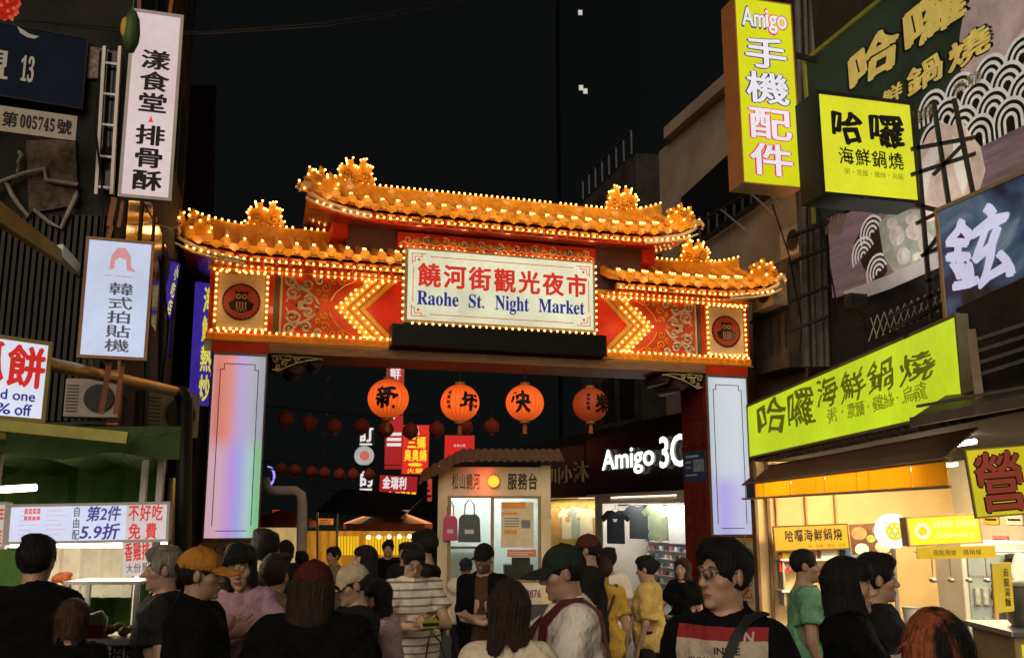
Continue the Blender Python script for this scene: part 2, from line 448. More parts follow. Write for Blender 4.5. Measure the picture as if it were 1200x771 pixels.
for right in (False,True):
    u0,u1=(GLEN-.85,GLEN) if right else (0,.85)
    b=MB(); b.box(u0,u1,0,1.0,0,4.56)
    for k in range(9):                                     # moulded courses down the shaft's sides
        z=.5*k+.1
        for x in (u0-.012,u1): b.box(x,x+.012,.06,.94,z,z+.40)
    pil=b.build('pillar',pillar_red,gate,bev=.012)
    b=MB(); b.box(u0+.03,u1-.03,-.03,-.002,1.52,4.34); p=b.build('led_panel',ledR if right else ledL,pil)
    b=MB()
    for (a,c,d,e) in ((u0+.005,u1-.005,4.34,4.385),(u0+.005,u1-.005,1.475,1.52),(u0+.005,u0+.03,1.52,4.34),(u1-.03,u1-.005,1.52,4.34)): b.box(a,c,-.045,-.002,d,e)
    b.build('screen_frame',pm('screen_frame_metal',(.35,.30,.30),.4,.15,metal=.5),pil)
    b=MB(); g=u0+.13; h=u1-.13
    for (x0,x1,z0,z1) in ((g+.06,h-.06,4.20,4.212),(g+.06,h-.06,1.62,1.632),(g,g+.012,1.7,4.12),(h-.012,h,1.7,4.12),(g,g+.06,4.11,4.122),(h-.06,h,4.11,4.122),(g+.055,g+.067,4.11,4.21),(h-.067,h-.055,4.11,4.21)):
        b.box(x0,x1,-.036,-.031,z0,z1)
    b.build('inlay_line',pm('inlay_dark_green',(.02,.05,.04),.4,.1),pil)
    b=MB(); b.box(u0-.03,u1+.03,-.05,-.002,.15,1.46); bp=b.build('base_panel',pm('base_cream',(.80,.68,.48),.5,.1,4),pil)
    b=MB(); [b.box(*q) for q in ((u0-.03,u0+.04,-.062,-.051,.15,1.46),(u1-.04,u1+.03,-.062,-.051,.15,1.46),(u0+.04,u1-.04,-.062,-.051,1.40,1.46),(u0+.04,u1-.04,-.062,-.051,.15,.21))]; b.build('base_frame',pm('base_orange',(.75,.40,.08),.4,.15),bp)
    b=MB(); b.box(u0-.06,u1+.06,-.09,1.06,0,.14); b.build('plinth',pm('plinth_granite',(.18,.16,.15),.5,.3,30),pil,bev=.01)
    cx=(u0+u1)/2
    for ci in range(3):
        b=MB()
        for k in range(7):
            for s in (-1,1):
                z=.3+.17*k+.05*ci; x=cx+s*(.07+.1*((k*2+ci)%3))
                flat(b,spiral(x,z,.085,1.3,k+ci,s,14),-.056,.011)
        if ci==0: flat(b,[(cx+.27*math.cos(t*.21),.82+.40*math.sin(t*.21)) for t in range(31)],-.058,.022)
        b.build('floral_scroll',flor[ci],bp,smooth=50)
    b=MB(); b.box(u0-.02,u1+.02,-.04,.002,4.39,4.57); b.build('red_band',red,pil)
# --- lintel: beam, boards, trim
b=MB(); b.box(.86,GLEN-.86,-.06,1.02,4.40,4.555); b.build('beam',brown,gate,bev=.01)
b=MB(); b.box(-.10,GLEN+.10,.0,1.0,4.585,5.85); lint=b.build('lintel_board',red,gate)
b=MB(); b.box(-.14,2.78,-.05,1.02,4.558,4.585); b.box(6.62,GLEN+.14,-.05,1.02,4.558,4.585); split(b.build('lintel_edge',gold,lint))
for (q0,q1,q2,q3) in ((-.10,2.78,4.595,4.70),(6.62,GLEN+.10,4.595,4.70),(-.10,2.95,5.745,5.845),(6.42,GLEN+.10,5.745,5.845)):
    b=MB(); meander(b,q0,q1,q2,q3,-.012); b.build('meander_trim',orange2,lint)
b=MB()
b=MB(); b.box(-.12,2.99,-.012,-.001,4.586,4.71); b.box(6.42,GLEN+.12,-.012,-.001,4.586,4.71)
b.box(-.12,2.99,-.012,-.001,5.735,5.85); b.box(6.42,GLEN+.12,-.012,-.001,5.735,5.85); split(b.build('trim_ground',orange,lint))
for k in range(26):
    u=-.04+k*.112
    for q in (u,GLEN-u): bulb(q,-.05,4.725)
for k in range(27):
    u=-.04+k*.112
    for q in (u,GLEN-u): bulb(q,-.05,5.72)
def clip_poly(pts,xmax):
    out=[]
    for i in range(len(pts)):
        a,c=pts[i],pts[(i+1)%len(pts)]
        if a[0]<=xmax: out.append(a)
        if (a[0]<=xmax)!=(c[0]<=xmax):
            t=(xmax-a[0])/(c[0]-a[0]); out.append((xmax,a[1]+t*(c[1]-a[1])))
    return out
for right in (False,True):
    f=lambda pts:[(mir(u,right),z) for u,z in pts]
    # owl roundel panel
    b=MB(); x0,x1=sorted((mir(.03,right),mir(.76,right))); b.box(x0,x1,-.03,-.002,4.77,5.66); ow=b.build('owl_panel',cream,gate)
    b=MB()
    for (a,c,d,e) in ((x0-.06,x1+.06,5.66,5.705),(x0-.06,x1+.06,4.74,4.77),(x0-.06,x0,4.77,5.66),(x1,x1+.06,4.77,5.66)): b.box(a,c,-.045,-.002,d,e)
    b.build('panel_frame',gold,ow)
    for k in range(10):
        z=4.78+k*.096; bulb(x0-.03,-.065,z); bulb(x1+.03,-.065,z)
    for k in range(8):
        x=x0+.02+k*.098; bulb(x,-.065,5.69); bulb(x,-.065,4.76)
    c0=(x0+x1)/2; zc=5.21
    circ=lambda r,rz=None,cx=c0,cz=zc,n=32:[(cx+r*math.cos(2*math.pi*k/n),cz+(rz or r)*math.sin(2*math.pi*k/n)) for k in range(n)]
    em2=MB(); em2.prism(circ(.30),.031,.040,fr_xz(0)); emb=em2.build('owl_emblem',blackp,ow)
    b=MB(); b.prism(circ(.268),.041,.046,fr_xz(0)); b.build('emblem_disc',pm('emblem_red',(.40,.06,.03),.5,.1),emb)
    b=MB()
    for k in range(26):
        t=2*math.pi*k/26; b.prism(circ(.017,.017,c0+.287*math.cos(t),zc+.287*math.sin(t),8),.041,.045,fr_xz(0))
    b.build('emblem_rim_dots',pm('emblem_rim_brown',(.2,.05,.03),.5,.1),emb)
    b=MB(); b.prism(circ(.115,.155,c0,zc-.035),.047,.053,fr_xz(0)); b.prism(circ(.098,.082,c0,zc+.085),.047,.0535,fr_xz(0))
    for s in (-1,1):
        b.prism([(c0+s*.085,zc+.05),(c0+s*.20,zc-.03),(c0+s*.165,zc-.12),(c0+s*.1,zc-.16)],.047,.052,fr_xz(0))
        b.prism([(c0+s*.03,zc+.15),(c0+s*.105,zc+.185),(c0+s*.095,zc+.09)],.047,.0525,fr_xz(0))
    b.build('owl_body',blackp,emb)
    b=MB()
    for s in (-1,1):
        b.prism(circ(.043,.043,c0+s*.047,zc+.085,16),.054,.057,fr_xz(0)); 
    for row in range(4):
        for k in range(4-(row>2)):
            b.prism(circ(.014,.02,c0+(k-(3-(row>2))/2)*.045,zc-.02-row*.04,8),.054,.057,fr_xz(0))
    b.prism([(c0-.05,zc-.20),(c0+.05,zc-.20),(c0,zc-.17)],.047,.052,fr_xz(0))
    b.build('owl_feather_mark',pm('emblem_tan',(.45,.26,.12),.5,.1),emb)
    b=MB()
    for s in (-1,1): b.prism(circ(.019,.019,c0+s*.047,zc+.085,12),.058,.060,fr_xz(0))
    b.prism([(c0-.014,zc+.055),(c0+.014,zc+.055),(c0,zc+.02)],.058,.060,fr_xz(0)); b.build('owl_pupil',blackp,emb)
    # olive strip, scroll field, chevrons
    b=MB(); b.prism(f([(.90,4.73),(.985,4.73),(.985,5.72),(.90,5.72)]),.002,.02,fr_xz(0)); b.build('olive_strip',olive,gate)
    b=MB(); b.prism(f([(1.0,4.73),(1.03,4.73),(1.03,5.72),(1.0,5.72)]),.002,.03,fr_xz(0)); b.build('cream_fillet',scroll_cream,gate)
    b=MB(); b.prism(f([(1.04,4.72),(2.36,4.72),(1.87,5.215),(2.36,5.71),(1.04,5.71)]),.002,.012,fr_xz(0)); sp=b.build('scroll_field',pm('scroll_ground_red',(.66,.085,.035),.5,.15),gate)
    b=MB()
    for s in (-1,1):
        for (cx,dz,r,st) in ((1.17,.40,.10,2.2),(1.20,.19,.115,.5),(1.42,.36,.10,3.4),(1.46,.10,.09,1.0),(1.62,.44,.07,2.0),(1.33,.02,.05,0)):
            flat(b,[(mir(q,right),5.215+s*(z-0)) for q,z in spiral(cx,dz,r,1.35,st,1)],-.026,.023)
        flat(b,[(mir(q,right),5.215+s*z) for q,z in ((1.10,.47),(1.2,.42),(1.3,.30),(1.44,.24),(1.56,.14),(1.62,.03),(1.56,0.0))],-.024,.022)
        flat(b,[(mir(q,right),5.215+s*z) for q,z in ((1.10,.05),(1.13,.12),(1.24,.10),(1.32,.17),(1.30,.28))],-.022,.018)
    b.build('cream_scroll',scroll_cream,sp,smooth=50)
    b=MB()
    for s in (-1,1):
        for (cx,dz,r,st) in ((1.72,.33,.085,1.0),(1.84,.44,.07,2.6),(1.72,.14,.07,3.6),(1.98,.44,.06,.5),(1.6,.24,.05,2)):
            flat(b,[(mir(q,right),5.215+s*z) for q,z in spiral(cx,dz,r,1.3,st,-1)],-.022,.014)
        flat(b,[(mir(q,right),5.215+s*z) for q,z in ((2.2,.46),(2.02,.38),(1.88,.24),(1.8,.1))],-.02,.012)
    b.build('orange_scroll',orange,sp,smooth=50)
    b=MB()
    b.prism([(mir(1.33+q*.10,right),5.215+z*.09) for q,z in ((-1,0),(-.3,.45),(0,1),(.35,.4),(1,0),(.35,-.4),(0,-1),(-.3,-.45))],.014,.022,fr_xz(0)); b.build('dark_flower',blackp,sp)
    ch1=pm('chevron_amber',(.80,.42,.06),.4,.15); ch2=pm('chevron_orange',(.78,.28,.03),.4,.15)
    bands=[(1.87,.055,gold),(1.925,.15,ch1),(2.075,.035,brown),(2.11,.14,ch2),(2.25,.04,brown),(2.29,.10,ch1)]
    for (tip,w,mt) in bands:
        b=MB()
        for s in (-1,1):
            q=clip_poly([(tip,5.215),(tip+w,5.215),(tip+w+.49,5.215+s*.49),(tip+.49,5.215+s*.49)],2.99)
            b.prism(f(q),.002,.022,fr_xz(0))
        b.build('chevron_band',mt,gate)
    for (tip,n) in ((1.90,7),(2.005,7),(2.19,7)):
        for k in range(n):
            d=.47*k/(7-1)
            for s in (-1,1):
                if k==0 and s==1: continue
                if tip+d<2.96: bulb(mir(tip+d,right),-.05,5.215+s*d)
    b=MB(); b.prism(f(clip_poly([(2.395,5.215),(2.885,5.705),(2.99,5.705),(2.99,4.725),(2.885,4.725)],2.99)),.002,.016,fr_xz(0)); b.build('red_diamond',pm('bright_red_board',(.80,.05,.02),.4,.12),gate)
# --- name board
cream_lit=em('name_board_lit',(.74,.75,.52),.80,.16,1.3,base=(.6,.6,.5))
b=MB(); b.box(3.0,6.42,-.22,-.0,5.0,6.30); nb=b.build('name_board',pm('board_edge_tan',(.45,.33,.18),.5,.1),gate)
b=MB(); b.box(3.05,6.37,-.235,-.221,5.05,6.25); b.build('board_face',cream_lit,nb)
red_l=em('red_letter',(.66,.035,.02),.75,.05); blue_l=em('blue_letter',(.035,.04,.34),.55,.05); dkblue_l=em('deep_blue_letter',(.03,.025,.28),.6,.05)
def on_board(mb,s,x0,z0,x1,z1,y,**k):
    t=MB(); text(t,s,x0,z0,x1,z1,z=0,**k); mb.add([(a,y,c) for a,c,_ in t.v],t.f)
b=MB()
for i,ch in enumerate('饒河街觀光夜市'):
    x=3.22+i*.442; on_board(b,ch,x,5.62,x+.385,6.03,-.239,off=.035)
b.build('red_lettering',red_l,nb,fixn=False)
for s,x0,x1,zz0,zz1 in (('Raohe',3.21,3.92,5.31,5.545),('St.',4.10,4.37,5.31,5.545),('Night',4.57,5.17,5.235,5.555),('Market',5.35,6.20,5.31,5.545)):
    b=MB(); on_board(b,serif(s),x0,zz0,x1,zz1,-.239,off=.012); b.build('blue_lettering',blue_l,nb,fixn=False)
b=MB()
for (x0,x1,z0,z1) in ((3.42,6.0,6.14,6.152),(3.42,6.0,5.145,5.157),(3.13,3.142,5.36,5.95),(6.28,6.292,5.36,5.95)): b.box(x0,x1,-.239,-.236,z0,z1)
for sx in (0,1):
    for sz in (0,1):
        g=lambda a,c:(6.42-a+3.0 if sx else a, 11.3-c if sz else c)
        for (a0,c0_,a1,c1) in ((3.11,5.11,3.36,5.122),(3.11,5.11,3.122,5.30),(3.16,5.16,3.28,5.172),(3.16,5.16,3.172,5.25),(3.21,5.20,3.25,5.24),(3.28,5.11,3.292,5.172),(3.11,5.25,3.172,5.262)):
            p0,p1=g(a0,c0_),g(a1,c1); b.box(min(p0[0],p1[0]),max(p0[0],p1[0]),-.239,-.236,min(p0[1],p1[1]),max(p0[1],p1[1]))
b.build('red_key_border',red_l,nb)
for k in range(30): bulb(3.02+k*.116,-.25,4.985)
for k in range(11):
    bulb(2.975,-.2,5.06+k*.115); bulb(6.445,-.2,5.06+k*.115)
b=MB(); b.box(2.79,6.60,-.28,.0,4.59,4.96); b.build('display_box',pm('display_black',(.010,.010,.010),.28,.3,40,bump=.2),gate,bev=.012)
# --- upper wall with its painted frieze
b=MB(); b.box(2.05,7.45,.10,.92,5.86,6.98); b.build('upper_wall',purple,gate)
b=MB(); b.box(2.90,6.52,-.02,.098,6.345,6.60); fz=b.build('painted_frieze',red,gate)
b=MB()
for k in range(11):
    x=3.08+k*.325; s=1 if k%2 else -1
    flat(b,spiral(x,6.47,.085,1.3,k,s,14),-.032,.014); flat(b,[(x-.15,6.40),(x-.08,6.44),(x,6.39),(x+.08,6.43),(x+.15,6.39)],-.03,.013)
b.build('frieze_scroll',scroll_cream,fz,smooth=50)
b=MB()
for k in range(10):
    x=3.24+k*.325
    b.prism([(x+q*.10,6.47+z*.07) for q,z in ((-1,0),(-.3,.35),(0,1),(.35,.3),(1,0),(.35,-.3),(0,-1),(-.3,-.35))],.021,.03,fr_xz(0))
b.build('frieze_flower',orange2,fz)
b=MB()
for k in range(5):
    x=3.4+k*.65
    for t in range(5): flat(b,[(x,6.40),(x+.06*(t-2),6.47),(x+.10*(t-2),6.53)],-.03,.008)
b.build('frieze_leaf',teal,fz)
b=MB(); meander(b,2.10,7.40,6.66,6.78,.085,.14); b.build('meander_trim',orange2,gate)
for k in range(32): bulb(2.95+k*.112,-.06,6.335)
# --- tiled roofs
def lift(u,u0,u1,l0,l1,span=1.25):
    a=max(0,1-(u-u0)/span)**2*l0 if l0 else 0
    c=max(0,1-(u1-u)/span)**2*l1 if l1 else 0
    return a+c
def roof(u0,u1,ze,zr,yf,yr,yb,l0,l1,orn,step=.262):
    zs=lambda s:ze+(zr-ze)*(.55*s+.45*s*s)
    n=40; us=[u0+(u1-u0)*i/n for i in range(n+1)]; S=(0,.33,.66,1)
    d=MB(); vs=[]
    for u in us:
        dz=lift(u,u0,u1,l0,l1)
        prof=[(yf+(yr-yf)*s,zs(s)+dz) for s in S]+[(yr+(yb-yr)*s,zs(1-s)+dz) for s in S[1:]]
        vs+= [(u,y,z) for y,z in prof]+[(u,y,z-.07) for y,z in prof[::-1]]
    k=14; fs=[]
    for i in range(n):
        for j in range(k): fs.append((i*k+j,i*k+(j+1)%k,(i+1)*k+(j+1)%k,(i+1)*k+j))
    fs+= [tuple(range(k)),tuple(n*k+j for j in range(k))[::-1]]
    d.add(vs,fs); rf=d.build('roof',pm('roof_deck',(.78,.30,.03),.45,.3,6),gate)
    t=MB(); e=MB(); dr=MB(); fa=MB(); m=int((u1-u0)/step); st=(u1-u0-.14)/m
    for q in range(m+1):
        u=u0+.07+q*st; dz=lift(u,u0,u1,l0,l1)
        t.tube([(u,yf+(yr-yf)*s,zs(s)+dz+.03) for s in (0,.25,.5,.75,1)]+[(u,yr+(yb-yr)*s,zs(1-s)+dz+.03) for s in (.4,1)],.062,8)
        e.cyl((u,yf-.035,ze+dz+.03),(u,yf+.01,ze+dz+.025),.078,14); e.cyl((u,yf-.05,ze+dz+.03),(u,yf-.034,ze+dz+.03),.045,12)
        for s in (.10,.18,.26): bulb(u+.012,yf+(yr-yf)*s-.02,zs(s)+dz+.118)
        if q<m:
            uc=u+st/2; dz=lift(uc,u0,u1,l0,l1)
            dr.prism([(uc-st*.38,ze+dz+.02),(uc+st*.38,ze+dz+.02),(uc+st*.30,ze+dz-.06),(uc,ze+dz-.11),(uc-st*.30,ze+dz-.06)],0,.03,lambda a,c,w:Vector((a,yf+.0-w,c)))
    t.build('tile_row',tile_m,rf,smooth=50,).__setitem__('kind','stuff') if False else t.build('tile_row',tile_m,rf,smooth=50)
    split(e.build('tile_end',disc_m,rf,smooth=40)); dr.build('drip_tile',orange,rf)
    # eave board of rafter ends, with its string of bulbs
    for i in range(n):
        a,c=us[i],us[i+1]; da,dc=lift(a,u0,u1,l0,l1),lift(c,u0,u1,l0,l1)
        fa.add([(a,yf+.06,ze+da-.25),(c,yf+.06,ze+dc-.25),(c,yf+.06,ze+dc-.10),(a,yf+.06,ze+da-.10),(a,yf+.14,ze+da-.25),(c,yf+.14,ze+dc-.25),(c,yf+.14,ze+dc-.10),(a,yf+.14,ze+da-.10)],[(0,1,2,3),(7,6,5,4),(0,4,5,1),(3,2,6,7)])
    fa.build('eave_board',red,rf)
    ra=MB(); m2=int((u1-u0)/.2)
    for q in range(m2+1):
        u=u0+.06+q*(u1-u0-.12)/m2; dz=lift(u,u0,u1,l0,l1); ra.box(u-.065,u+.065,yf-.01,yf+.058,ze+dz-.225,ze+dz-.125)
    ra.build('rafter_end',orange,rf,bev=.012)
    m3=int((u1-u0)/.108)
    for q in range(m3+1):
        u=u0+.04+q*(u1-u0-.08)/m3; bulb(u,yf-.04,ze+lift(u,u0,u1,l0,l1)-.20)
    wi=MB(); wi.tube([(u,yf-.02,ze+lift(u,u0,u1,l0,l1)-.185) for u in us],.007,5); wi.build('bulb_cable',blackp,rf)
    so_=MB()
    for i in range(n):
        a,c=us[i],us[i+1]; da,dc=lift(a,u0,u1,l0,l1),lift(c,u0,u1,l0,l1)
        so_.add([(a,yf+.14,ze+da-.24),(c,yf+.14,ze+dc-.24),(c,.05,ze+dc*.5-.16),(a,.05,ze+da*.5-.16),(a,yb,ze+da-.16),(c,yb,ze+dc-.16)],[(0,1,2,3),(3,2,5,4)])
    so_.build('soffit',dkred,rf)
    # ridge, swept up at its free ends
    r=MB(); vs=[]
    for u in us:
        dz=lift(u,u0,u1,l0*1.15,l1*1.15,1.0); z=zr+dz; vs+=[(u,yr-.09,z-.05),(u,yr+.09,z-.05),(u,yr+.07,z+.13),(u,yr-.07,z+.13)]
    fs=[(i*4+j,i*4+(j+1)%4,(i+1)*4+(j+1)%4,(i+1)*4+j) for i in range(n) for j in range(4)]+[(0,1,2,3),(n*4+3,n*4+2,n*4+1,n*4)]
    r.add(vs,fs); r.tube([(u,yr,zr+lift(u,u0,u1,l0*1.15,l1*1.15,1.0)+.14) for u in us],.055,8); r.build('ridge',orange,rf,smooth=40)
    m4=int((u1-u0)/.102)
    for q in range(m4+1):
        u=u0+q*(u1-u0)/m4; bulb(u,yr-.045,zr+lift(u,u0,u1,l0*1.15,l1*1.15,1.0)+.20)
    # crested finial on the ridge
    for (uo,sc,fl) in orn:
        base=zr+.12+lift(uo,u0,u1,l0*1.15,l1*1.15,1.0)
        out=[(-.34,0),(-.34,.10),(-.27,.16),(-.31,.26),(-.25,.36),(-.16,.38),(-.18,.47),(-.06,.50),(-.03,.36),(.03,.33),(.07,.47),(.17,.50),(.19,.39),(.28,.36),(.27,.24),(.33,.15),(.33,0)]
        pts=[(uo+fl*a*sc,base+c*sc) for a,c in out]
        o_=MB(); o_.prism(pts,-.06,.06,lambda a,c,w:Vector((a,yr-w,c)))
        for (a,c,q,ss) in ((-.17,.20,.12,0),(.16,.20,.12,3),(0,.14,.09,1.5)): o_.tube([(uo+fl*(x)*sc,yr-.075,base+z*sc) for x,z in spiral(a,c,q,1.4,ss,1,14)],.026*sc,6)
        o_.build('ridge_finial',orange,rf,smooth=40,bev=.015)
        for i in range(1,len(out)-1): bulb(uo+fl*out[i][0]*sc*1.02,yr-.085,base+out[i][1]*sc+.015)
        for i in (3,5,8,10,12):
            a=out[i]; c=out[i+1]; bulb(uo+fl*(a[0]+c[0])/2*sc*1.02,yr-.085,base+(a[1]+c[1])/2*sc+.02)
    # corner finials over the raised ends: a flame of curled prongs, and the pale scroll under the tip
    for (ue,l,sg) in ((u0,l0,-1),(u1,l1,1)):
        if not l: continue
        base=ze+l+.06
        o_=MB(); yq=yf+.18
        pr=[(a*.86,c*.86) for a,c in [(.50,-.06),(.44,.10),(.36,.13),(.38,.26),(.28,.36),(.24,.22),(.16,.20),(.19,.36),(.10,.47),(.05,.30),(.0,.20),(-.04,.34),(-.13,.42),(-.12,.24),(-.15,.12),(-.28,.10),(-.34,.02),(-.18,-.04),(.1,-.10)]]
        o_.prism([(ue-sg*a,base+c) for a,c in pr],-.06,.06,lambda a,c,w:Vector((a,yq-w,c)))
        for (a,c,q,ss) in ((.33,.17,.08,0),(.1,.16,.09,1),(-.1,.12,.07,2)): o_.tube([(ue-sg*x,yq-.075,base+z) for x,z in spiral(a,c,q,1.3,ss,1,12)],.022,6)
        o_.build('corner_finial',orange,rf,smooth=40,bev=.012)
        for i in list(range(1,len(pr)-1,2)): bulb(ue-sg*pr[i][0],yq-.085,base+pr[i][1]+.01)
        c_=MB()
        c_.tube([(ue-sg*x,yf-.03,base+z) for x,z in [(.9,-.42),(.55,-.36),(.2,-.27),(-.08,-.14)]+[(-.16+.09*math.cos(t),-.06+.09*math.sin(t)) for t in [-.9+i*.6 for i in range(9)]]],.028,6)
        c_.tube([(ue-sg*x,yf-.03,base+z) for x,z in [(.9,-.47),(.5,-.42),(.12,-.34),(-.14,-.22)]],.02,6)
        c_.build('eave_scroll',scroll_cream,rf,smooth=50)
    return rf
roof(-.50,2.86,5.93,6.46,-.72,.50,1.72,.14,0,[(.72,.95,1)])
roof(6.64,9.72,5.93,6.46,-.72,.50,1.72,0,.14,[(8.78,.95,-1)])
roof(1.42,8.08,6.80,7.36,-.70,.50,1.70,.18,.18,[(2.22,1.0,1),(7.28,1.0,-1)])
# end walls that carry the upper roof
b=MB(); b.box(1.80,2.05,-.02,.9,6.42,7.0); b.box(7.45,7.70,-.02,.9,6.42,7.0); split(b.build('gable_end',red,gate))
# --- cloud brackets under the beam's corners
for right in (False,True):
    b=MB()
    for (u,z,r,l) in ((1.04,4.30,.12,.9),(1.30,4.22,.15,.9),(1.62,4.30,.10,.8)):
        u=mir(u,right); b.tube([(u,.04,z),(u,.10,z),(u,l,z),(u,l+.05,z)],[r*.8,r,r,r*.8],14)
    br=b.build('cloud_bracket',pm('bracket_brown',(.07,.04,.03),.4,.3,5),gate,smooth=40)
    b=MB()
    for (u,z,r,st,dr) in ((.98,4.31,.075,0,1),(1.10,4.26,.06,2,-1),(1.18,4.34,.06,1,1),(1.30,4.31,.05,3,-1),(1.0,4.19,.05,4,1)):
        flat(b,[(mir(q,right),z2) for q,z2 in spiral(u,z,r,1.3,st,dr,14)],-.012,.014)
    for s in ([(.9,4.36),(1.1,4.375),(1.35,4.36),(1.5,4.37),(1.72,4.34)],[(.92,4.15),(1.02,4.12),(1.12,4.18),(1.3,4.26),(1.5,4.32),(1.7,4.35)]): flat(b,[(mir(q,right),z) for q,z in s],-.01,.014)
    b.build('cloud_fretwork',pm('fretwork_pale_gold',(.50,.46,.26),.45,.1),br,smooth=50)
# --- the bulbs: the hundred nearest one by one, the rest of the string together
def ico(c,r):
    x=MB(); x.sphere(c,r,7,5); return x
BULB=[q for q in BULB if random.random()>.025]           # a few are missing
cl=GM.inverted()@CAM
BULB.sort(key=lambda p:(Vector(p)-cl).length)
bm_=ico((0,0,0),.0185); me=None
for i,p in enumerate(BULB[:100]):
    if me is None:
        o=bm_.build('light_bulb',bulb_m,gate,smooth=80); me=o.data
    else:
        o=bpy.data.objects.new('light_bulb',me); COL.objects.link(o); o.parent=gate
    o.location=p
x=MB()
for p in BULB[100:]: x.sphere(p,.0185,7,5)
tag(x.build('light_bulb',bulb_m,gate,smooth=80),kind='stuff')

# what the strings of bulbs shed on the gate, gathered into lamps set among them
def string_lamp(u,y,z,e):
    l=bpy.data.lights.new('string_light','POINT'); l.energy=e; l.color=(1,.56,.20); l.shadow_soft_size=.06
    o=bpy.data.objects.new('string_light',l); COL.objects.link(o); o.parent=gate; o.location=(u,y,z)
for k in range(7):
    for q in (-.3+.5*k,GLEN+.3-.5*k): string_lamp(q,-1.05,6.0,2.6)
for k in range(12): string_lamp(1.7+.56*k,-1.05,6.95,2.8)
for k in range(8): string_lamp(2.2+.73*k,.0,7.75,2.2)
for k in range(4):
    for q in (.1+.8*k,GLEN-.1-.8*k): string_lamp(q,-.42,5.2,2.4)
    for q in (.2+.75*k,GLEN-.2-.75*k): string_lamp(q,.15,6.85,1.6)
for k in range(5): string_lamp(3.2+.78*k,-.35,6.42,1.0)
# ================================================================== signs: faces lit from behind, and board prints with a glow added
def lp(o_m,v): return o_m.inverted()@v
lime=em('lime_lit',lin(206,206,34),.92,.10,1.2,base=(.5,.55,.05))
lime2=em('lime_lit_bright',lin(180,206,30),.92,.13,.8,base=(.5,.55,.05))
yellow_lit=em('yellow_lit',lin(222,205,20),.92,.12,2.2,base=(.6,.5,.03))
pinkwhite=em('pink_white_lit',lin(196,176,178),.92,.12,1.1,base=(.5,.45,.45))
bluewhite=em('blue_white_lit',lin(180,190,216),.95,.10,1.6,base=(.5,.5,.55))
white_lit=em('white_lit',lin(200,205,220),1.0,.08,2,base=(.6,.6,.6))
white_hot=em('tube_white',(1.0,.94,.80),9.0,.03)
warm_hot=em('tube_warm',(1.0,.80,.50),9.0,.03)
cool_hot=em('tube_cool',(.86,.95,1.0),7.0,.03)
ink=pm('sign_ink',(.012,.011,.012),.5,.2,8)
greyink=pm('faded_ink',(.22,.24,.29),.5,.2,8)
greenink=em('olive_ink_lit',lin(120,132,20),.75,.1,6) if True else pm('olive_ink',(.10,.11,.02),.5,.2,8)
redink=em('red_ink_lit',lin(205,45,38),.85,.08)
blueink=em('blue_ink_lit',lin(52,50,140),.75,.08)
whiteink=pm('white_print',(.66,.66,.64),.5,.08,8)
goldink=pm('gold_print',(.58,.44,.11),.5,.15,8,glow=.42)  # no backlight here: added glow brightens the front-lit print
whitewave=pm('white_wave_print',(.62,.60,.57),.5,.1,8,glow=.38)  # same added glow in place of light on the print
navy=pm('navy_board',(.014,.022,.045),.85,.25,3,spec=.05)
tan_edge=pm('sign_edge_tan',(.38,.22,.12),.5,.2,6)
alu=pm('aluminium_edge',(.42,.40,.38),.45,.15,6,metal=.4)
wall_dark=pm('sooty_wall',(.021,.019,.017),.9,.7,1.6,bump=.6,bscale=14)
wall_soot=pm('grimy_concrete',(.045,.040,.034),.9,.6,1.2,bump=.6,bscale=12)
beige=pm('beige_render',(.36,.28,.21),.8,.28,.7,bump=.35,bscale=10)
darkwin=pm('dark_glass',(.012,.014,.016),.12,.3,2)
rust=pm('rusty_orange_pipe',(.30,.12,.05),.55,.35,5)
brass=pm('brass_pipe',(.42,.28,.10),.35,.25,6,metal=.7)

# ================================================================== left corner building
def footprint(name,pts,z0,z1,mat,parent=None):
    b=MB(); b.prism(pts,z0,z1,lambda a,c,t:Vector((a,c,t))); return b.build(name,mat,parent)
LB=empty('corner_building',(-3.66,8.6,0),label='grimy dark corner building carrying the navy board and the graffiti',cat='building')
def at(o,name,mb,mat,**k):
    q=mb.build(name,mat,None,**k); q.parent=o; q.matrix_parent_inverse=o.matrix_world.inverted() if o.parent is None else Matrix(); return q
LB.matrix_world=Matrix.Translation((-3.66,8.6,0))
def child(o,mb,name,mat,**k):
    """mesh given in world coordinates, re-expressed in its parent's own frame"""
    inv=(o.matrix_world if o.parent is None else o.parent.matrix_world).inverted()
    mb.v=[tuple(inv@Vector(v)) for v in mb.v]
    return mb.build(name,mat,o,**k)
b=MB(); b.prism([(-9.5,8.62),(-3.68,8.62),(-5.34,15.0),(-9.5,15.0)],0,15,lambda a,c,t:Vector((a,c,t))); child(LB,b,'wall',wall_dark)
def Lw(px,py,off=0.0):  # point on its street side
    q=PL(px,py,(-3.68,8.62),(-1.66,6.38)); return q+Vector((off,off*.2,0))
b=MB()                                                 # window grille and ladder of rungs
for x in (119,137):
    b.bar(P(x+4,55,8.5),P(x-6,228,8.5),.03)
for y in (74,110,146,183,219): b.bar(P(122-(y-74)*.05,y,8.5),P(140-(y-74)*.05,y+2,8.5),.022)
child(LB,b,'window_grille',alu)
b=MB(); b.slab(P(121,60,8.56),P(116,222,8.56),P(133,224,8.56),P(139,60,8.56),.05); child(LB,b,'window',darkwin)
b=MB(); b.slab(P(101,54,8.58),P(101,92,8.58),P(127,92,8.58),P(128,58,8.58),.04); child(LB,b,'peeling_patch',pm('peeling_plaster',(.30,.26,.19),.8,.3,22,dirt=(.05,.04,.03),bump=.5))
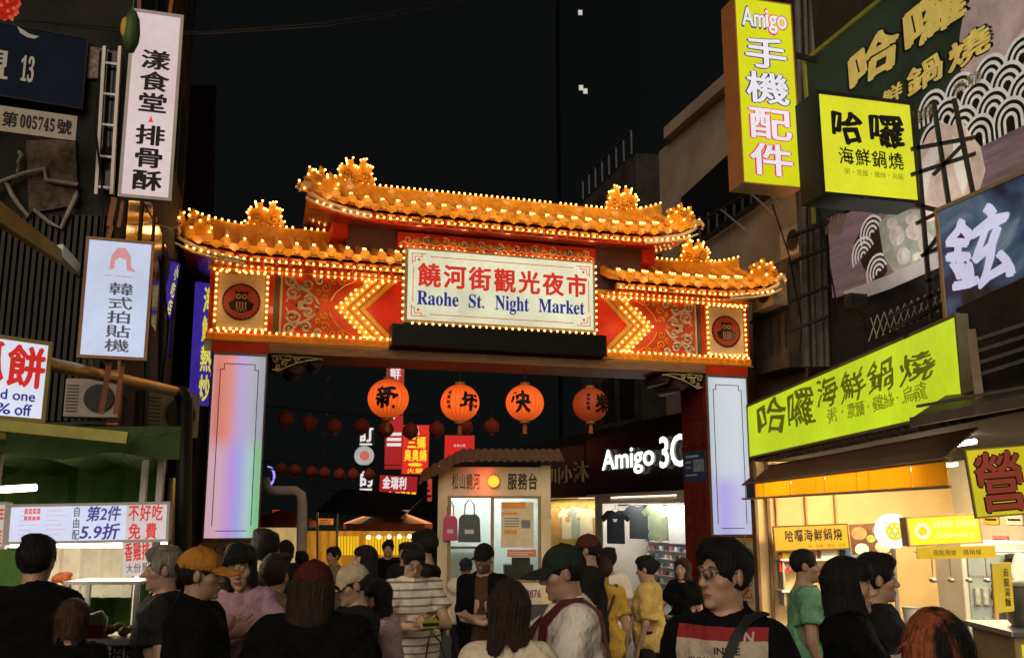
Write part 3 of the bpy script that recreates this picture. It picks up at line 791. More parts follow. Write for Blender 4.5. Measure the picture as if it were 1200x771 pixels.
b=MB(); b.slab(P(30,165,8.58),P(34,250,8.58),P(92,240,8.58),P(88,163,8.58),.03); child(LB,b,'stained_plaster',pm('stained_plaster',(.12,.085,.06),.8,.5,9,dirt=(.02,.018,.016),bump=.6))
b=MB(); b.tube([P(x,y,8.53) for x,y in ((-14,232),(0,214),(10,210),(30,203),(52,198),(54,211),(66,213),(92,217),(90,228),(72,268),(58,261),(40,246),(34,254),(22,240),(14,228),(8,215),(20,206),(22,190),(26,182),(22,178))],.022,6); child(LB,b,'graffiti_line',pm('graffiti_paint',(.33,.29,.24),.7,.3,6),smooth=60)
b=MB()
for k in range(5):                                     # storeys of dark windows facing the lane
    for j in range(3):
        z=4.2+2.6*j; y0=9.2+k*1.15
        p=[Vector((-3.68-.2602*(yy-8.62)+.012,yy,zz)) for yy,zz in ((y0,z),(y0+.8,z),(y0+.8,z+1.3),(y0,z+1.3))]
        b.slab(p[0],p[1],p[2],p[3],.03)
split(child(LB,b,'side_window',darkwin))
b=MB(); b.tube([P(112,300,8.4),P(106,470,8.4)],.03,8); b.tube([P(192,300,11),P(186,560,11)],.04,8); b.tube([P(176,300,9.6),P(170,520,9.6)],.03,8); split(child(LB,b,'drain_pipe',dark_steel,smooth=60))
# boards on it
cor=Q((-120,4),(104,46),(96,128),(-120,94),7.9)
sign('wall_board','navy board with white number 13 on the grimy corner building','sign board',cor,navy,black_metal,.06,.012,.01,
     [('lettering',whiteink,words(T('聯盟',.18,.22,.575,.62,off=.02),T(serif('13'),.645,.25,.715,.60,off=.02))),
      ('crescent_mark',whiteink,poly([(.60,.985),(.62,.9),(.66,.86),(.70,.855),(.725,.90),(.69,.905),(.665,.915),(.64,.945)]))])
cor=Q((-60,115),(91,137),(88,165),(-60,146),7.8)
sign('number_plate','long cream plate lettered with 005745 on the grimy wall','number plate',cor,pm('plate_cream',(.50,.46,.38),.55,.12,8),tan_edge,.03,.0,.01,
     [('lettering',ink,words(T('第',.405,.2,.53,.80,off=.015),T(serif('005745'),.55,.24,.82,.76,sp=1.15,off=.01),T('號',.84,.2,.96,.8,off=.015)))])
# tall white blade sign
cor=Q((159,12),(217,19),(198,236),(135,229),7.6)
o,w,h=sign('blade_sign','tall pinkish white blade sign with six black characters','blade sign',cor,pinkwhite,alu,.10,.022,.012,
     [('lettering',ink,words(T('漾食堂',.24,.445,.80,.795,vert=True,off=.03),T('排骨酥',.24,.035,.80,.39,vert=True,off=.03))),
      ('red_triangle_mark',redink,poly([(.46,.40),(.56,.40),(.51,.435)]))])
b=MB(); b.bar((-.16,h/2,-.1),(-.20,h/2+.5,-.1),.03); b.bar((.08,h/2,-.1),(.12,h/2+.5,-.1),.03); b.bar((-.24,-h/2,-.06),(-.26,-h/2-.25,-.06),.04); b.bar((-.17,-h/2,-.06),(-.19,-h/2-.25,-.06),.025); split(b.build('bracket',rust,o))
cor=Q((106,279),(185,284),(167,423),(86,417),7.3)
o,w,h=sign('blade_sign','short blue white blade sign with faded grey characters and a red haired girl drawing','blade sign',cor,bluewhite,tan_edge,.10,.02,.012,
     [('lettering',greyink,T('韓式拍貼機',.38,.05,.74,.64,vert=True,off=.012)),
      ('hair_drawing',em('faded_red_print',lin(205,140,140),.85,.1),multi(poly([(.36,.74),(.38,.86),(.46,.93),(.58,.93),(.66,.87),(.68,.78),(.76,.73),(.62,.74),(.60,.83),(.50,.85),(.44,.82),(.43,.75)]),rect(.30,.685,.40,.692),rect(.46,.685,.72,.692)))])
b=MB(); b.bar((-.1,h/2,-.06),(-.08,h/2+.12,-.06),.03); b.bar((-.02,-h/2,-.1),(-.05,-h/2-.42,-.1),.04); b.bar((.08,-h/2,-.1),(.05,-h/2-.42,-.1),.035); split(b.build('bracket',rust,o))
# pancake price sign, rails and pipe
cor=Q((-86,380),(61,403),(50,494),(-90,484),5.0)
sign('price_sign','white price sign with two red characters and blue offer text','price sign',cor,white_lit,pm('sign_edge_yellow',(.45,.36,.14),.5,.2),.07,.018,.012,
     [('red_lettering',redink,words(T('抓',.27,.44,.61,.94,off=.035),T('餅',.64,.40,.96,.92,off=.035))),
      ('blue_lettering',blueink,words(T('second one',.30,.24,.90,.36,off=.02),T('51%',.40,.06,.70,.19,off=.02),T('off',.74,.06,.88,.2,off=.02)))])
pp=[Lw(60,426,.10)]
b=MB(); b.tube([P(20,417,6.4),P(60,427,6.7),P(140,444,8.0),P(206,459,9.2)],.05,10); o=b.build('awning_pipe',brass,None,smooth=60); tag(o,'brass coloured pipe sloping past the blue white blade sign','pipe')
b=MB(); b.tube([P(206,459,9.2)+Vector((0,.06,0)),P(214,461,9.25),P(217,470,9.25),P(216,520,9.25),P(212,771,9.25)],.075,10); o=b.build('drain_pipe',black_metal,None,smooth=60); tag(o,'black drainpipe dropping from the end of the brass pipe','pipe')
b=MB(); b.tube([P(207,560,9.5),P(193,771,9.5)],.07,10); o=b.build('leaning_pole',brass,None,smooth=60); tag(o,'tan leaning pole beside the black drainpipe','pole')
b=MB(); b.bar(P(-60,492,5.1),P(150,513,5.1),.03,.06); b.bar(P(-60,505,5.15),P(190,528,5.6),.02,.035); o=b.build('awning_rail',pm('rail_yellow_green',(.36,.33,.07),.5,.3,6),None); tag(o,'yellow painted awning rail under the pancake price sign','rail')
b=MB(); b.slab(P(-70,180,5.6),P(-70,215,5.6),P(73,308,7.1),P(72,292,7.1),.05); o=b.build('awning_edge',pm('yellow_tarp',(.42,.26,.05),.6,.3,6),None); tag(o,'yellow awning edge slanting below the graffiti','awning')
b=MB(); b.slab(P(74,286,7.1),P(74,302,7.1),P(92,320,7.3),P(95,310,7.3),.06); tag(b.build('lamp_box',white_paint,None),'white box lamp at the end of the slanting yellow awning edge','lamp')
def ac_unit(loc,rz,s,label):
    o=empty('air_conditioner',loc,rz,label,'air conditioner','air conditioners on the dark corner building')
    b=MB(); b.box(-.4*s,.4*s,-.15*s,.15*s,0,.6*s); b.build('casing',pm('ac_casing',(.34,.30,.26),.5,.2,5),o,bev=.01)
    b=MB(); b.lathe([(.20*s,0),(.22*s,.012),(.22*s,.02)],20,(0.1*s,-.152*s,.3*s),Matrix.Rotation(R(90),4,'X')); b.build('fan_grille',black_metal,o)
    b=MB()
    for k in range(9): b.box(-.37*s,-.2*s,-.158*s,-.151*s,.08*s+k*.05*s,.10*s+k*.05*s)
    b.build('louvre',dark_steel,o)
    b=MB(); b.bar((-.3*s,.1*s,-.03),(.3*s,.1*s,-.03),.03); split(b.build('bracket',dark_steel,o))
ac_unit(P(108,490,8.3),.25,.55,'small air conditioner under the short blade sign')
ac_unit(P(194,512,10.4),.9,.8,'pinkish air conditioner beside the black drainpipe')
b=MB()
for k in range(14): b.box(-.05,.05,-.03,.03,k*.035,k*.035+.02)
b.bar((0,.04,-.1),(0,.04,.7),.03)
o=b.build('meter_rack',rust,None); o.location=P(133,498,8.35); tag(o,'ribbed orange conduit rack below the short blade sign','conduit')
# purple banners by the gateway
def banner(cor,label,txt,g='purple vertical banners beside the gateway'):
    m,w,h=frame_of(*cor); o=empty('vertical_banner',mat=m,label=label,cat='banner',group=g)
    b=MB(); b.box(-w/2,w/2,-h/2,h/2,-.05,0); b.build('banner_face',em('purple_lit',lin(62,42,150),.75,.2,3),o)
    b=MB(); text(b,txt,-w*.1,-h*.48,w*.42,h*.48,z=.004,vert=True,off=.03); b.build('lettering',em('yellow_letter',lin(220,210,70),.8,.1),o,fixn=False)
    b=MB(); b.bar((-w/2-.1,h/2+.02,-.02),(w/2,h/2+.02,-.02),.02); b.build('hanging_rod',dark_steel,o)
banner(Q((228,330),(252,333),(248,476),(224,474),15.9),'wide purple banner with yellow characters touching the left gate pillar','海鮮熱炒')
banner(Q((197,304),(206,308),(205,374),(197,372),12.2),'narrow purple banner with yellow characters high on the dark wall','小吃店')

# ================================================================== left food stall
green_tarp=pm('green_tarpaulin',(.05,.125,.02),.6,.3,4,bump=.3,bscale=9)
dkgreen=pm('dark_green_awning',(.035,.07,.016),.7,.4,3,bump=.4,bscale=8)
st=empty('food_stall',(-2.7,5.75,0),label='lit snack stall under a dark green awning with a 5.9 menu board',cat='stall'); st.matrix_world=Matrix.Translation((-2.7,5.75,0))
b=MB()
na=8
for i in range(na):
    xa,xb=-4.2+i*.29,-4.2+(i+1)*.29; s0=.05*(i%2); s1=.05*((i+1)%2)
    ka,kb=-1.05*i/na,-1.05*(i+1)/na
    b.slab((xa,5.25,2.34-s0),(xb,5.25,2.34-s1),(xb+kb,8.3,2.26-s1*1.4),(xa+ka,8.3,2.26-s0*1.4),.02)
child(st,b,'awning',dkgreen)
b=MB()
for i in range(24):
    xa,xb=-4.2+i*.1,-4.2+(i+1)*.1; y=5.25-.02*math.sin(i*1.3)
    b.slab((xa,y,2.20+.02*math.sin(i)),(xb,5.25-.02*math.sin(i*1.3+1.3),2.20+.02*math.sin(i+1)),(xb,5.25,2.36),(xa,5.25,2.36),.01)
child(st,b,'awning_valance',dkgreen)
b=MB()
for i in range(15):
    xa,xb=-4.4+i*.11,-4.4+(i+1)*.11; d=lambda q:.05*math.sin(q*1.1)+.03*math.sin(q*2.7)
    b.slab((xa,7.7+d(i),0),(xb,7.7+d(i+1),0),(xb,7.7+d(i+1),2.3),(xa,7.7+d(i),2.3),.02)
child(st,b,'tarp_wall',green_tarp)
b=MB(); b.box(-4.0,-2.35,5.8,6.5,.0,1.12); child(st,b,'counter',pm('stall_counter_steel',(.30,.29,.28),.4,.2,5,metal=.6),bev=.01)
b=MB(); b.box(-4.02,-2.32,5.74,6.52,1.122,1.16); child(st,b,'counter_top',steel,bev=.006)
b=MB()
for (x,y) in ((-3.02,5.72),(-2.06,5.72),(-4.0,6.5),(-2.45,6.5)): b.box(x-.018,x+.018,y-.018,y+.018,1.16,2.3) if x>-3.5 or True else None
split(child(st,b,'post',alu))
b=MB()
for i in range(15):
    xa,xb=-3.5+i*.05,-3.5+(i+1)*.05; d=lambda q:.03*math.sin(q*2.1)
    b.slab((xa,7.2+d(i),1.3),(xb,7.2+d(i+1),1.3),(xb,7.2+d(i+1),1.80),(xa,7.2+d(i),1.80),.01)
child(st,b,'steel_curtain',pm('curtain_grey',(.42,.38,.32),.45,.2,8))
b=MB(); b.tube([P(-40,576,6.2),P(42,571,6.2)],.022,8); split(child(st,b,'tube_lamp',warm_hot,smooth=60))
b=MB(); b.tube([(-3.05,5.95,1.71),(-2.08,5.95,1.71)],.016,8); child(st,b,'tube_lamp',white_hot,smooth=60)
area_lamp('stall_lamp',(-.1,.5,1.66-.0+.3),(1.4,.3),40,(1.0,.86,.62),st)
area_lamp('stall_lamp',(-.9,.9,2.1),(.6,.3),5,(1.0,.84,.55),st)
cor=Q((10,590),(199,590),(197,632),(9,639),5.6)
sign('menu_board','lit white menu board reading 5.9 in blue above the stall counter','menu board',cor,em('menu_white_lit',lin(196,203,228),.95,.08,3),alu,.06,.012,.01,
     [('cream_panel',em('cream_panel_lit',lin(200,188,186),.85,.12,3),rect(.735,.0,1.0,1.0,z=.0045)),('blue_lettering',blueink,words(T('第2件',.49,.55,.70,.93,off=.025,shear=.15),T('5.9折',.455,.08,.70,.48,off=.025,shear=.15))),
      ('grey_lettering',greyink,T('自由配',.405,.06,.45,.95,vert=True,off=.01)),
      ('red_lettering',redink,words(T('不好吃',.745,.53,.965,.95,off=.03,cell=True),T('免',.755,.06,.83,.48,off=.03),T('費',.86,.06,.93,.48,off=.03))),
      ('menu_line',em('menu_line_red',lin(204,176,205),.9,.1),multi(*[rect(.07+.17*(k%2),.82-.12*(k//2),.19+.17*(k%2)-.02*(k%3),.845-.12*(k//2)) for k in range(12)])),
      ('menu_heading',em('menu_head_red',lin(215,95,95),.9,.1),multi(*[rect(.10+.026*k,.76,.12+.026*k,.90) for k in range(4)],*[rect(.10+.026*k,.60,.12+.026*k,.70) for k in range(4)]))])
cor=Q((-60,588),(8,590),(7,641),(-60,645),5.62)
sign('menu_board','pale side board with red characters next to the 5.9 menu board','menu board',cor,em('side_board_lit',lin(190,180,170),.8,.1,3),alu,.06,.012,.01,
     [('red_lettering',redink,T('炸雞',.5,.05,.95,.95,vert=True,off=.03))])
cor=Q((144,632),(181,630),(178,672),(143,676),5.75)
sign('price_card','white card with red characters hanging below the menu board','price card',cor,em('card_lit',lin(214,200,192),.72,.1,3),alu,.012,.0,.004,
     [('red_lettering',redink,T('香雞排',.08,.40,.92,.92,off=.025,cell=True)),('grey_lettering',greyink,T('大份量',.12,.08,.88,.34,off=.01,cell=True))])
cor=Q((110,758),(165,752),(165,790),(110,796),5.70)
sign('price_card','pale card with bold characters on the front of the stall counter','price card',cor,pm('card_blue_white',(.50,.55,.62),.5,.1),alu,.012,.0,.004,
     [('lettering',ink,words(T('招',.3,.5,.6,.95,off=.03),T('牌',.62,.5,.92,.95,off=.03))),('red_lettering',pm('card_red_ink',(.5,.05,.03),.5,.1),T('胡椒',.35,.02,.95,.48,off=.03,cell=True))])
o=empty('food_case',P(128,738,5.9)+Vector((0,0,.0)),0,'glass food warmer with steel rim on the stall counter','food case'); o.location.z=1.16
b=MB()
for x in (-.2,.2):
    for y in (-.14,.14): b.box(x-.012,x+.012,y-.012,y+.012,.0,.33)
b.box(-.22,.22,-.16,.16,.332,.35); b.box(-.22,.22,-.16,.16,.001,.03); b.build('case_frame',steel,o)
gl=bpy.data.materials.new('clear_glass'); gl.use_nodes=True; _b=gl.node_tree.nodes['Principled BSDF']; _b.inputs['Base Color'].default_value=(.9,.95,.93,1); _b.inputs['Roughness'].default_value=.03; _b.inputs['Transmission Weight'].default_value=1; _b.inputs['IOR'].default_value=1.08
b=MB(); b.box(-.188,.188,-.146,-.142,.032,.33); b.build('glass_pane',gl,o)
b=MB()
for k in range(9): b.sphere((-.15+.04*k,.02*math.sin(k*3),.055+.012*(k%3)),.035,8,6,(1,.8,.8))
b.build('fried_food',pm('fried_food',(.42,.20,.06),.6,.4,30,bump=.5),o,smooth=60)
for k,(x,y,l) in enumerate(((40,737,'folded white paper bag standing left on the stall counter'),(112,724,'white paper bag leaning beside the food warmer'))):
    o=empty('paper_bag',P(x,y,5.85),.3*k,l,'paper bag','paper bags on the stall counter'); o.location.z=1.161
    b=MB(); b.prism([(-.06,0),(.06,0),(.07,.13),(.03,.18),(-.05,.15),(-.07,.12)],-.03,.03,lambda a,c,t:Vector((a,t,c))); b.build('bag_body',white_paint,o,bev=.01)
    b=MB(); b.box(-.045,.045,-.035,-.031,.03,.10); b.build('bag_print',pm('bag_print_red',(.4,.08,.05),.5,.1),o)

# ================================================================== right-hand front building and its boards
RP,RD=(3.6,11.8),(-.265,1.0)
def RF(px,py,off=0.0):
    n=Vector((-1.0,-.265,0)).normalized(); return PL(px,py,(RP[0]+n.x*off,RP[1]+n.y*off),RD)
rb=empty('shop_building',(3.7,11.9,0),label='dark shop building carrying the gold lettered board and long lime sign',cat='building'); rb.matrix_world=Matrix.Translation((3.7,11.9,0))
b=MB(); b.prism([(3.66,11.8),(4.93,7.0),(6.26,2.0),(14,2),(14,17.4),(5.35,17.4)],3.58,15,lambda a,c,t:Vector((a,c,t))); child(rb,b,'wall',wall_soot)
b=MB(); b.prism([(3.70,6.0),(9,6.0),(9,15.2),(3.70,15.2)],2.62,3.57,lambda a,c,t:Vector((a,c,t))); child(rb,b,'first_floor_slab',wall_soot)
for k,(px,r) in enumerate(((938,.05),(947,.035),(955,.05),(962,.03))):
    b=MB(); b.tube([P(px-4,-30,11.5-.1*k),P(px+8,430,11.5-.1*k)],r,8); child(rb,b,'drain_pipe',pm('pipe_grey',(.12,.11,.10),.5,.3,5),smooth=60)
b=MB()
for y in (270,300,345,380): b.bar(P(925,y+8,11.3),P(972,y-10,11.0),.05,.03)
split(child(rb,b,'pipe_bracket',dark_steel))
shopwall=pm('shop_wall_cream',(.62,.45,.23),.6,.12,2)
b=MB(); b.box(3.5,8.9,14.0,14.2,0.0,2.62); child(rb,b,'shop_end_wall',shopwall)
b=MB(); b.box(6.3,6.45,6.0,14.0,0,2.62); child(rb,b,'shop_back_wall',pm('shop_tile_wall',(.52,.50,.44),.35,.1,3))
b=MB(); b.box(3.46,3.499,13.96,14.2,0,2.62); b.box(3.62,3.66,13.9,13.96,0,2.62); split(child(rb,b,'shop_post',pm('post_brown',(.16,.09,.05),.5,.2)))
b=MB()
for i in range(3): b.box(3.75+i*.42,3.78+i*.42,13.93,13.999,1.7,2.6)
b.box(3.6,5.0,13.94,13.999,2.28,2.31); child(rb,b,'wall_trim',pm('trim_tan',(.40,.27,.12),.5,.2))
b=MB(); b.tube([(4.3,9.0,2.55),(4.3,10.2,2.55)],.025,8); b.tube([(4.3,11.4,2.55),(4.3,12.6,2.55)],.025,8); split(child(rb,b,'tube_lamp',white_hot,smooth=60))
area_lamp('shop_lamp',(.9,-2.2,2.5),(1.2,4.0),120,(1.0,.78,.44),rb)
area_lamp('shop_lamp',(1.6,-5.0,2.5),(1.0,1.5),70,(1.0,.90,.70),rb)
area_lamp('shop_lamp',(.9,.4,2.45),(1.6,.3),90,(1.0,.76,.40),rb,rot=(R(35),0,0))
# dark printed board with gold characters; glow in its prints replaces light falling on it
tl=RF(945,74,.06); bl=RF(950,262,.06); zt,zb=tl.z,RF(962,240,.06).z-.2
d=Vector((.265,-1,0)).normalized(); Lb=5.2
TL=Vector((tl.x,tl.y,zt)); BL=Vector((tl.x,tl.y,zb)); cor=(TL,TL+d*Lb,BL+d*Lb,BL)
BM,bw,bh=frame_of(*cor)
ob=empty('printed_board',mat=BM,label='huge dark printed board with gold brush characters and white waves',cat='sign board')
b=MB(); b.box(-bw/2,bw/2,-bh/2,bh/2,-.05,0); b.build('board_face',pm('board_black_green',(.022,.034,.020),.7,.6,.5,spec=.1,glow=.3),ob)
b=MB(); b.box(-bw/2-.05,-bw/2,-bh/2,bh/2+.05,-.06,.03); b.box(-bw/2,bw/2,bh/2,bh/2+.05,-.06,.03); b.build('board_edge',pm('edge_lime',(.36,.40,.05),.4,.15),ob)
def BL_(px,py):
    q=BM.inverted()@RF(px,py,.06); return q.x,q.y
def onb(mb,s,bl_,tr_,**k):
    a=BL_(*bl_); c=BL_(*tr_); text(mb,s,a[0],a[1],c[0],c[1],z=.0145,rough=.03,**k)
b=MB()
for ch,a_,c_ in (('哈',(998,112),(1052,22)),('囉',(1064,66),(1131,-40)),('鍋',(1066,116),(1104,58)),('燒',(1114,88),(1160,24))):
    p_=BL_(*a_); q_=BL_(*c_); text(b,ch,p_[0],p_[1],q_[0],q_[1],z=.0105,off=.085,rough=.03)
b.build('lettering_outline',ink,ob,fixn=False)
b=MB(); onb(b,'哈',(998,112),(1052,22),off=.045); onb(b,'囉',(1064,66),(1131,-40),off=.04); onb(b,'鍋',(1066,116),(1104,58),off=.03); onb(b,'燒',(1114,88),(1160,24),off=.03); onb(b,'鮮',(1036,128),(1058,94),off=.03); b.build('gold_lettering',goldink,ob,fixn=False)
b=MB(); onb(b,'烏龍',(1119,114),(1151,80),off=.01); onb(b,'雞絲',(1070,150),(1094,118),off=.02); b.build('small_lettering',pm('board_cream_ink',(.40,.36,.26),.5,.1),ob,fixn=False)
def blob(mb,pts,z0,z1):
    mb.prism([BL_(*p) for p in pts],z0,z1,lambda a,c,t:Vector((a,c,t)))
def ell_px(cx,cy,rx,ry,n=28,ph=0): return [(cx+rx*math.cos(2*math.pi*k/n+ph),cy+ry*math.sin(2*math.pi*k/n+ph)) for k in range(n)]
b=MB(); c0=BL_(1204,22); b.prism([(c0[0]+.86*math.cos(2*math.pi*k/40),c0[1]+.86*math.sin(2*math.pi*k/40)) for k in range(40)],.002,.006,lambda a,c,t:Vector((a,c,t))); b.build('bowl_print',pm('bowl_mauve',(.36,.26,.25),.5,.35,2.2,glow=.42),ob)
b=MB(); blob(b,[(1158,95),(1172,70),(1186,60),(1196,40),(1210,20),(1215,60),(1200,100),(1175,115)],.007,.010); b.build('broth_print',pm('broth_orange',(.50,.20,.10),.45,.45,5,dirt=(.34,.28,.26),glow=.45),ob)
# wave scales
ws=MB(); wb=MB()
o1=BL_(1150,150)
for row in range(4):
    for col in range(6):
        cx=o1[0]-.62+col*.40+(row%2)*.20; cy=o1[1]+.42-row*.17
        for q,rr in enumerate((.225,.19,.155,.12,.085,.05)):
            pts=[(cx+rr*math.cos(math.pi*k/12),cy+rr*math.sin(math.pi*k/12)) for k in range(13)]+[(cx-rr,cy-.1),(cx+rr,cy-.1)]
            z=.011+.004*row+.0006*q
            (wb if q%2 else ws).prism(pts,z,z+.0004,lambda a,c,t:Vector((a,c,t)))
ws.build('wave_print_white',whitewave,ob); wb.build('wave_print_black',ink,ob)
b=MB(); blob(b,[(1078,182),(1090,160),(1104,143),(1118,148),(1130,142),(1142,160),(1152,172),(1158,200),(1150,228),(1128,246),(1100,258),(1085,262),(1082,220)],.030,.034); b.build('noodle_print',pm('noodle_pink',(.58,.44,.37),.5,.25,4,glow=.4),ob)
b=MB()
for pts in ([(1084,190),(1102,160),(1112,170),(1096,200),(1086,240)],[(1120,160),(1132,166),(1142,200),(1132,230),(1122,200)]): blob(b,pts,.035,.037)
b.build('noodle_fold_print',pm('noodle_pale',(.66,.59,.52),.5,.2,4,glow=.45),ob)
# food photograph board below, its prints also glowing in place of light on them
tl=RF(969,246,.05); zt2=zb-.06; zb2=RF(986,345,.05).z
TL=Vector((tl.x,tl.y,zt2)); BLv=Vector((tl.x,tl.y,zb2)); Lb2=3.6
PM_,pw,ph=frame_of(TL,TL+d*Lb2,BLv+d*Lb2,BLv)
op=empty('food_photo_board',mat=PM_,label='board printed with a seafood bowl on purple wood under the square lime sign',cat='sign board')
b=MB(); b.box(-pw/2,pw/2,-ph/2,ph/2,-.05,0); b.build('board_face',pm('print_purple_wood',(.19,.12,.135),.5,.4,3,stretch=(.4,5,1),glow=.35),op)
def PB_(px,py):
    q=PM_.inverted()@RF(px,py,.05); return q.x,q.y
def pblob(mb,pts,z0,z1): mb.prism([PB_(*p) for p in pts],z0,z1,lambda a,c,t:Vector((a,c,t)))
b=MB()
for k in range(6): pblob(b,[(970+k*4,250),(973+k*4,250),(969+k*3.2,275),(967+k*3.2,275)],.001,.003)
b.build('bamboo_mat_print',pm('print_tan',(.40,.30,.24),.5,.2),op)
b=MB(); pblob(b,[(1001,285),(1016,256),(1028,250),(1036,278),(1040,318),(1030,332),(1012,314)],.001,.002); b.build('wave_cloth_print',ink,op)
b=MB(); c1=PB_(1012,300); c2=PB_(1030,320); c3=PB_(1022,275)
for (cx,cy) in (c1,c2,c3):
    for rr in (.22,.165,.11,.055):
        pts=[(cx+rr*math.cos(t*math.pi/10+.4),cy+rr*math.sin(t*math.pi/10+.4)) for t in range(11)]; pts2=[(cx+(rr-.028)*math.cos(t*math.pi/10+.4),cy+(rr-.028)*math.sin(t*math.pi/10+.4)) for t in range(11)][::-1]
        b.prism(pts+pts2,.003,.0035,lambda a,c,t:Vector((a,c,t)))
b.build('wave_cloth_line',whitewave,op)
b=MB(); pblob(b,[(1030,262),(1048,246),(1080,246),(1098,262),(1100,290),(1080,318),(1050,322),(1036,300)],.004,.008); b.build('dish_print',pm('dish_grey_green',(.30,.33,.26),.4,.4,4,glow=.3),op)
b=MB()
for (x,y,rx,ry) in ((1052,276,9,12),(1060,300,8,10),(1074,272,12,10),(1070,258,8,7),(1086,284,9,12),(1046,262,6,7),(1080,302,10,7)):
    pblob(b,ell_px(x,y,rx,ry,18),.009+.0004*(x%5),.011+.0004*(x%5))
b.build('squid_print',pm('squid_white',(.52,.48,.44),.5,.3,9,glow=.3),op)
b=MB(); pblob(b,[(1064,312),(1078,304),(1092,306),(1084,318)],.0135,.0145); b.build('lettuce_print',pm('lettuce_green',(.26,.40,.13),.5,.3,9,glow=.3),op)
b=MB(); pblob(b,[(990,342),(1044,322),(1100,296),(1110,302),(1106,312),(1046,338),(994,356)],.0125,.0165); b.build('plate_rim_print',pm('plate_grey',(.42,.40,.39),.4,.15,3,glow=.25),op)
# floodlight on an arm
o=empty('floodlight',P(1004,360,9.2),.3,'small black floodlight below the seafood bowl board','floodlight')
b=MB(); b.box(-.10,.10,-.05,.05,0,.13); b.build('lamp_head',black_metal,o,bev=.008)
b=MB(); b.bar((.1,.03,.07),(.75,.35,.22),.02); b.build('arm',black_metal,o)
fl_=bpy.data.lights.new('flood_beam','SPOT'); fl_.energy=35; fl_.color=(1,.93,.85); fl_.spot_size=R(120); fl_.spot_blend=.8; fl_.shadow_soft_size=.08
fo=bpy.data.objects.new('flood_beam',fl_); COL.objects.link(fo); fo.parent=o; fo.location=(-.05,-.12,.14); fo.rotation_euler=Vector((.45,.12,.88)).to_track_quat('-Z','Y').to_euler()
# truss frame carrying the blue sign
b=MB()
Tq=lambda x,y,D=8.6:P(x,y,D)
for a,c in (((1072,130),(1092,380)),((1094,120),(1112,240)),((1118,116),(1142,235)),((1140,108),(1160,215)),((1068,175),(1150,160)),((1068,205),(1150,178)),((1072,240),(1112,250)),((1080,300),(1112,285)),((1085,330),(1115,320)),((1094,205),(1126,172)),((1074,262),(1108,245)),((1082,300),(1106,268)),((1092,380),(1060,395)),((1040,372),(1110,338)),((1044,386),(1112,352))):
    b.bar(Tq(*a),Tq(*c),.035)
o=b.build('sign_truss',black_metal,None); tag(o,'black steel truss bracing the blue sign to the facade','truss')
b=MB()
for k in range(12):
    b.bar(P(1020+k*8,372-k*3.4,9.0),P(1028+k*8,396-k*3.4,9.0),.006); b.bar(P(1028+k*8,369-k*3.4,9.0),P(1018+k*8,400-k*3.4,9.0),.006)
tag(b.build('wire_mesh_guard',alu,None),'wire mesh guard above the long lime sign','wire mesh')
# blue painted sign
p0=P(1093,246,8.0); pz=P(1106,382,8.0).z
TL=Vector((p0.x+.03,p0.y,p0.z)); BLv=Vector((p0.x+.03,p0.y,pz)); SM_cor=(TL,TL+d*2.3,BLv+d*2.3,BLv)
blue_m=bpy.data.materials.new('watercolour_blue'); blue_m.use_nodes=True
nt=blue_m.node_tree; bs=nt.nodes['Principled BSDF']; tc=nt.nodes.new('ShaderNodeTexCoord'); nz=nt.nodes.new('ShaderNodeTexNoise'); nz.inputs['Scale'].default_value=1.6; nz.inputs['Detail'].default_value=6; nz.inputs['Distortion'].default_value=1.2
rp=nt.nodes.new('ShaderNodeValToRGB'); e=rp.color_ramp.elements
e[0].position=.34; e[0].color=(.015,.012,.014,1); e[1].position=.72; e[1].color=(.30,.38,.46,1)
for p_,c_ in ((.44,(.035,.045,.10)),(.54,(.06,.12,.21))): q=e.new(p_); q.color=(*c_,1)
nt.links.new(tc.outputs['Object'],nz.inputs['Vector']); nt.links.new(nz.outputs['Fac'],rp.inputs[0]); nt.links.new(rp.outputs[0],bs.inputs['Base Color']); nt.links.new(rp.outputs[0],bs.inputs['Emission Color']); bs.inputs['Emission Strength'].default_value=.36; bs.inputs['Roughness'].default_value=.35
def blue_text(mb,w,h): text(mb,'鉉',-w/2+.10,-h/2+.22,-w/2+.80,h/2-.16,z=.008,off=.03,rough=.05); text(mb,'食',-w/2+.95,-h/2+.22,-w/2+1.7,h/2-.16,z=.008,off=.03,rough=.05)
sign('blue_sign','blue watercolour sign with lavender brush character and tan frame','sign board',SM_cor,blue_m,pm('frame_tan',(.42,.30,.16),.45,.15),.12,.03,.02,
     [('lettering',em('lavender_letter',lin(200,196,224),.85,.08),blue_text)])
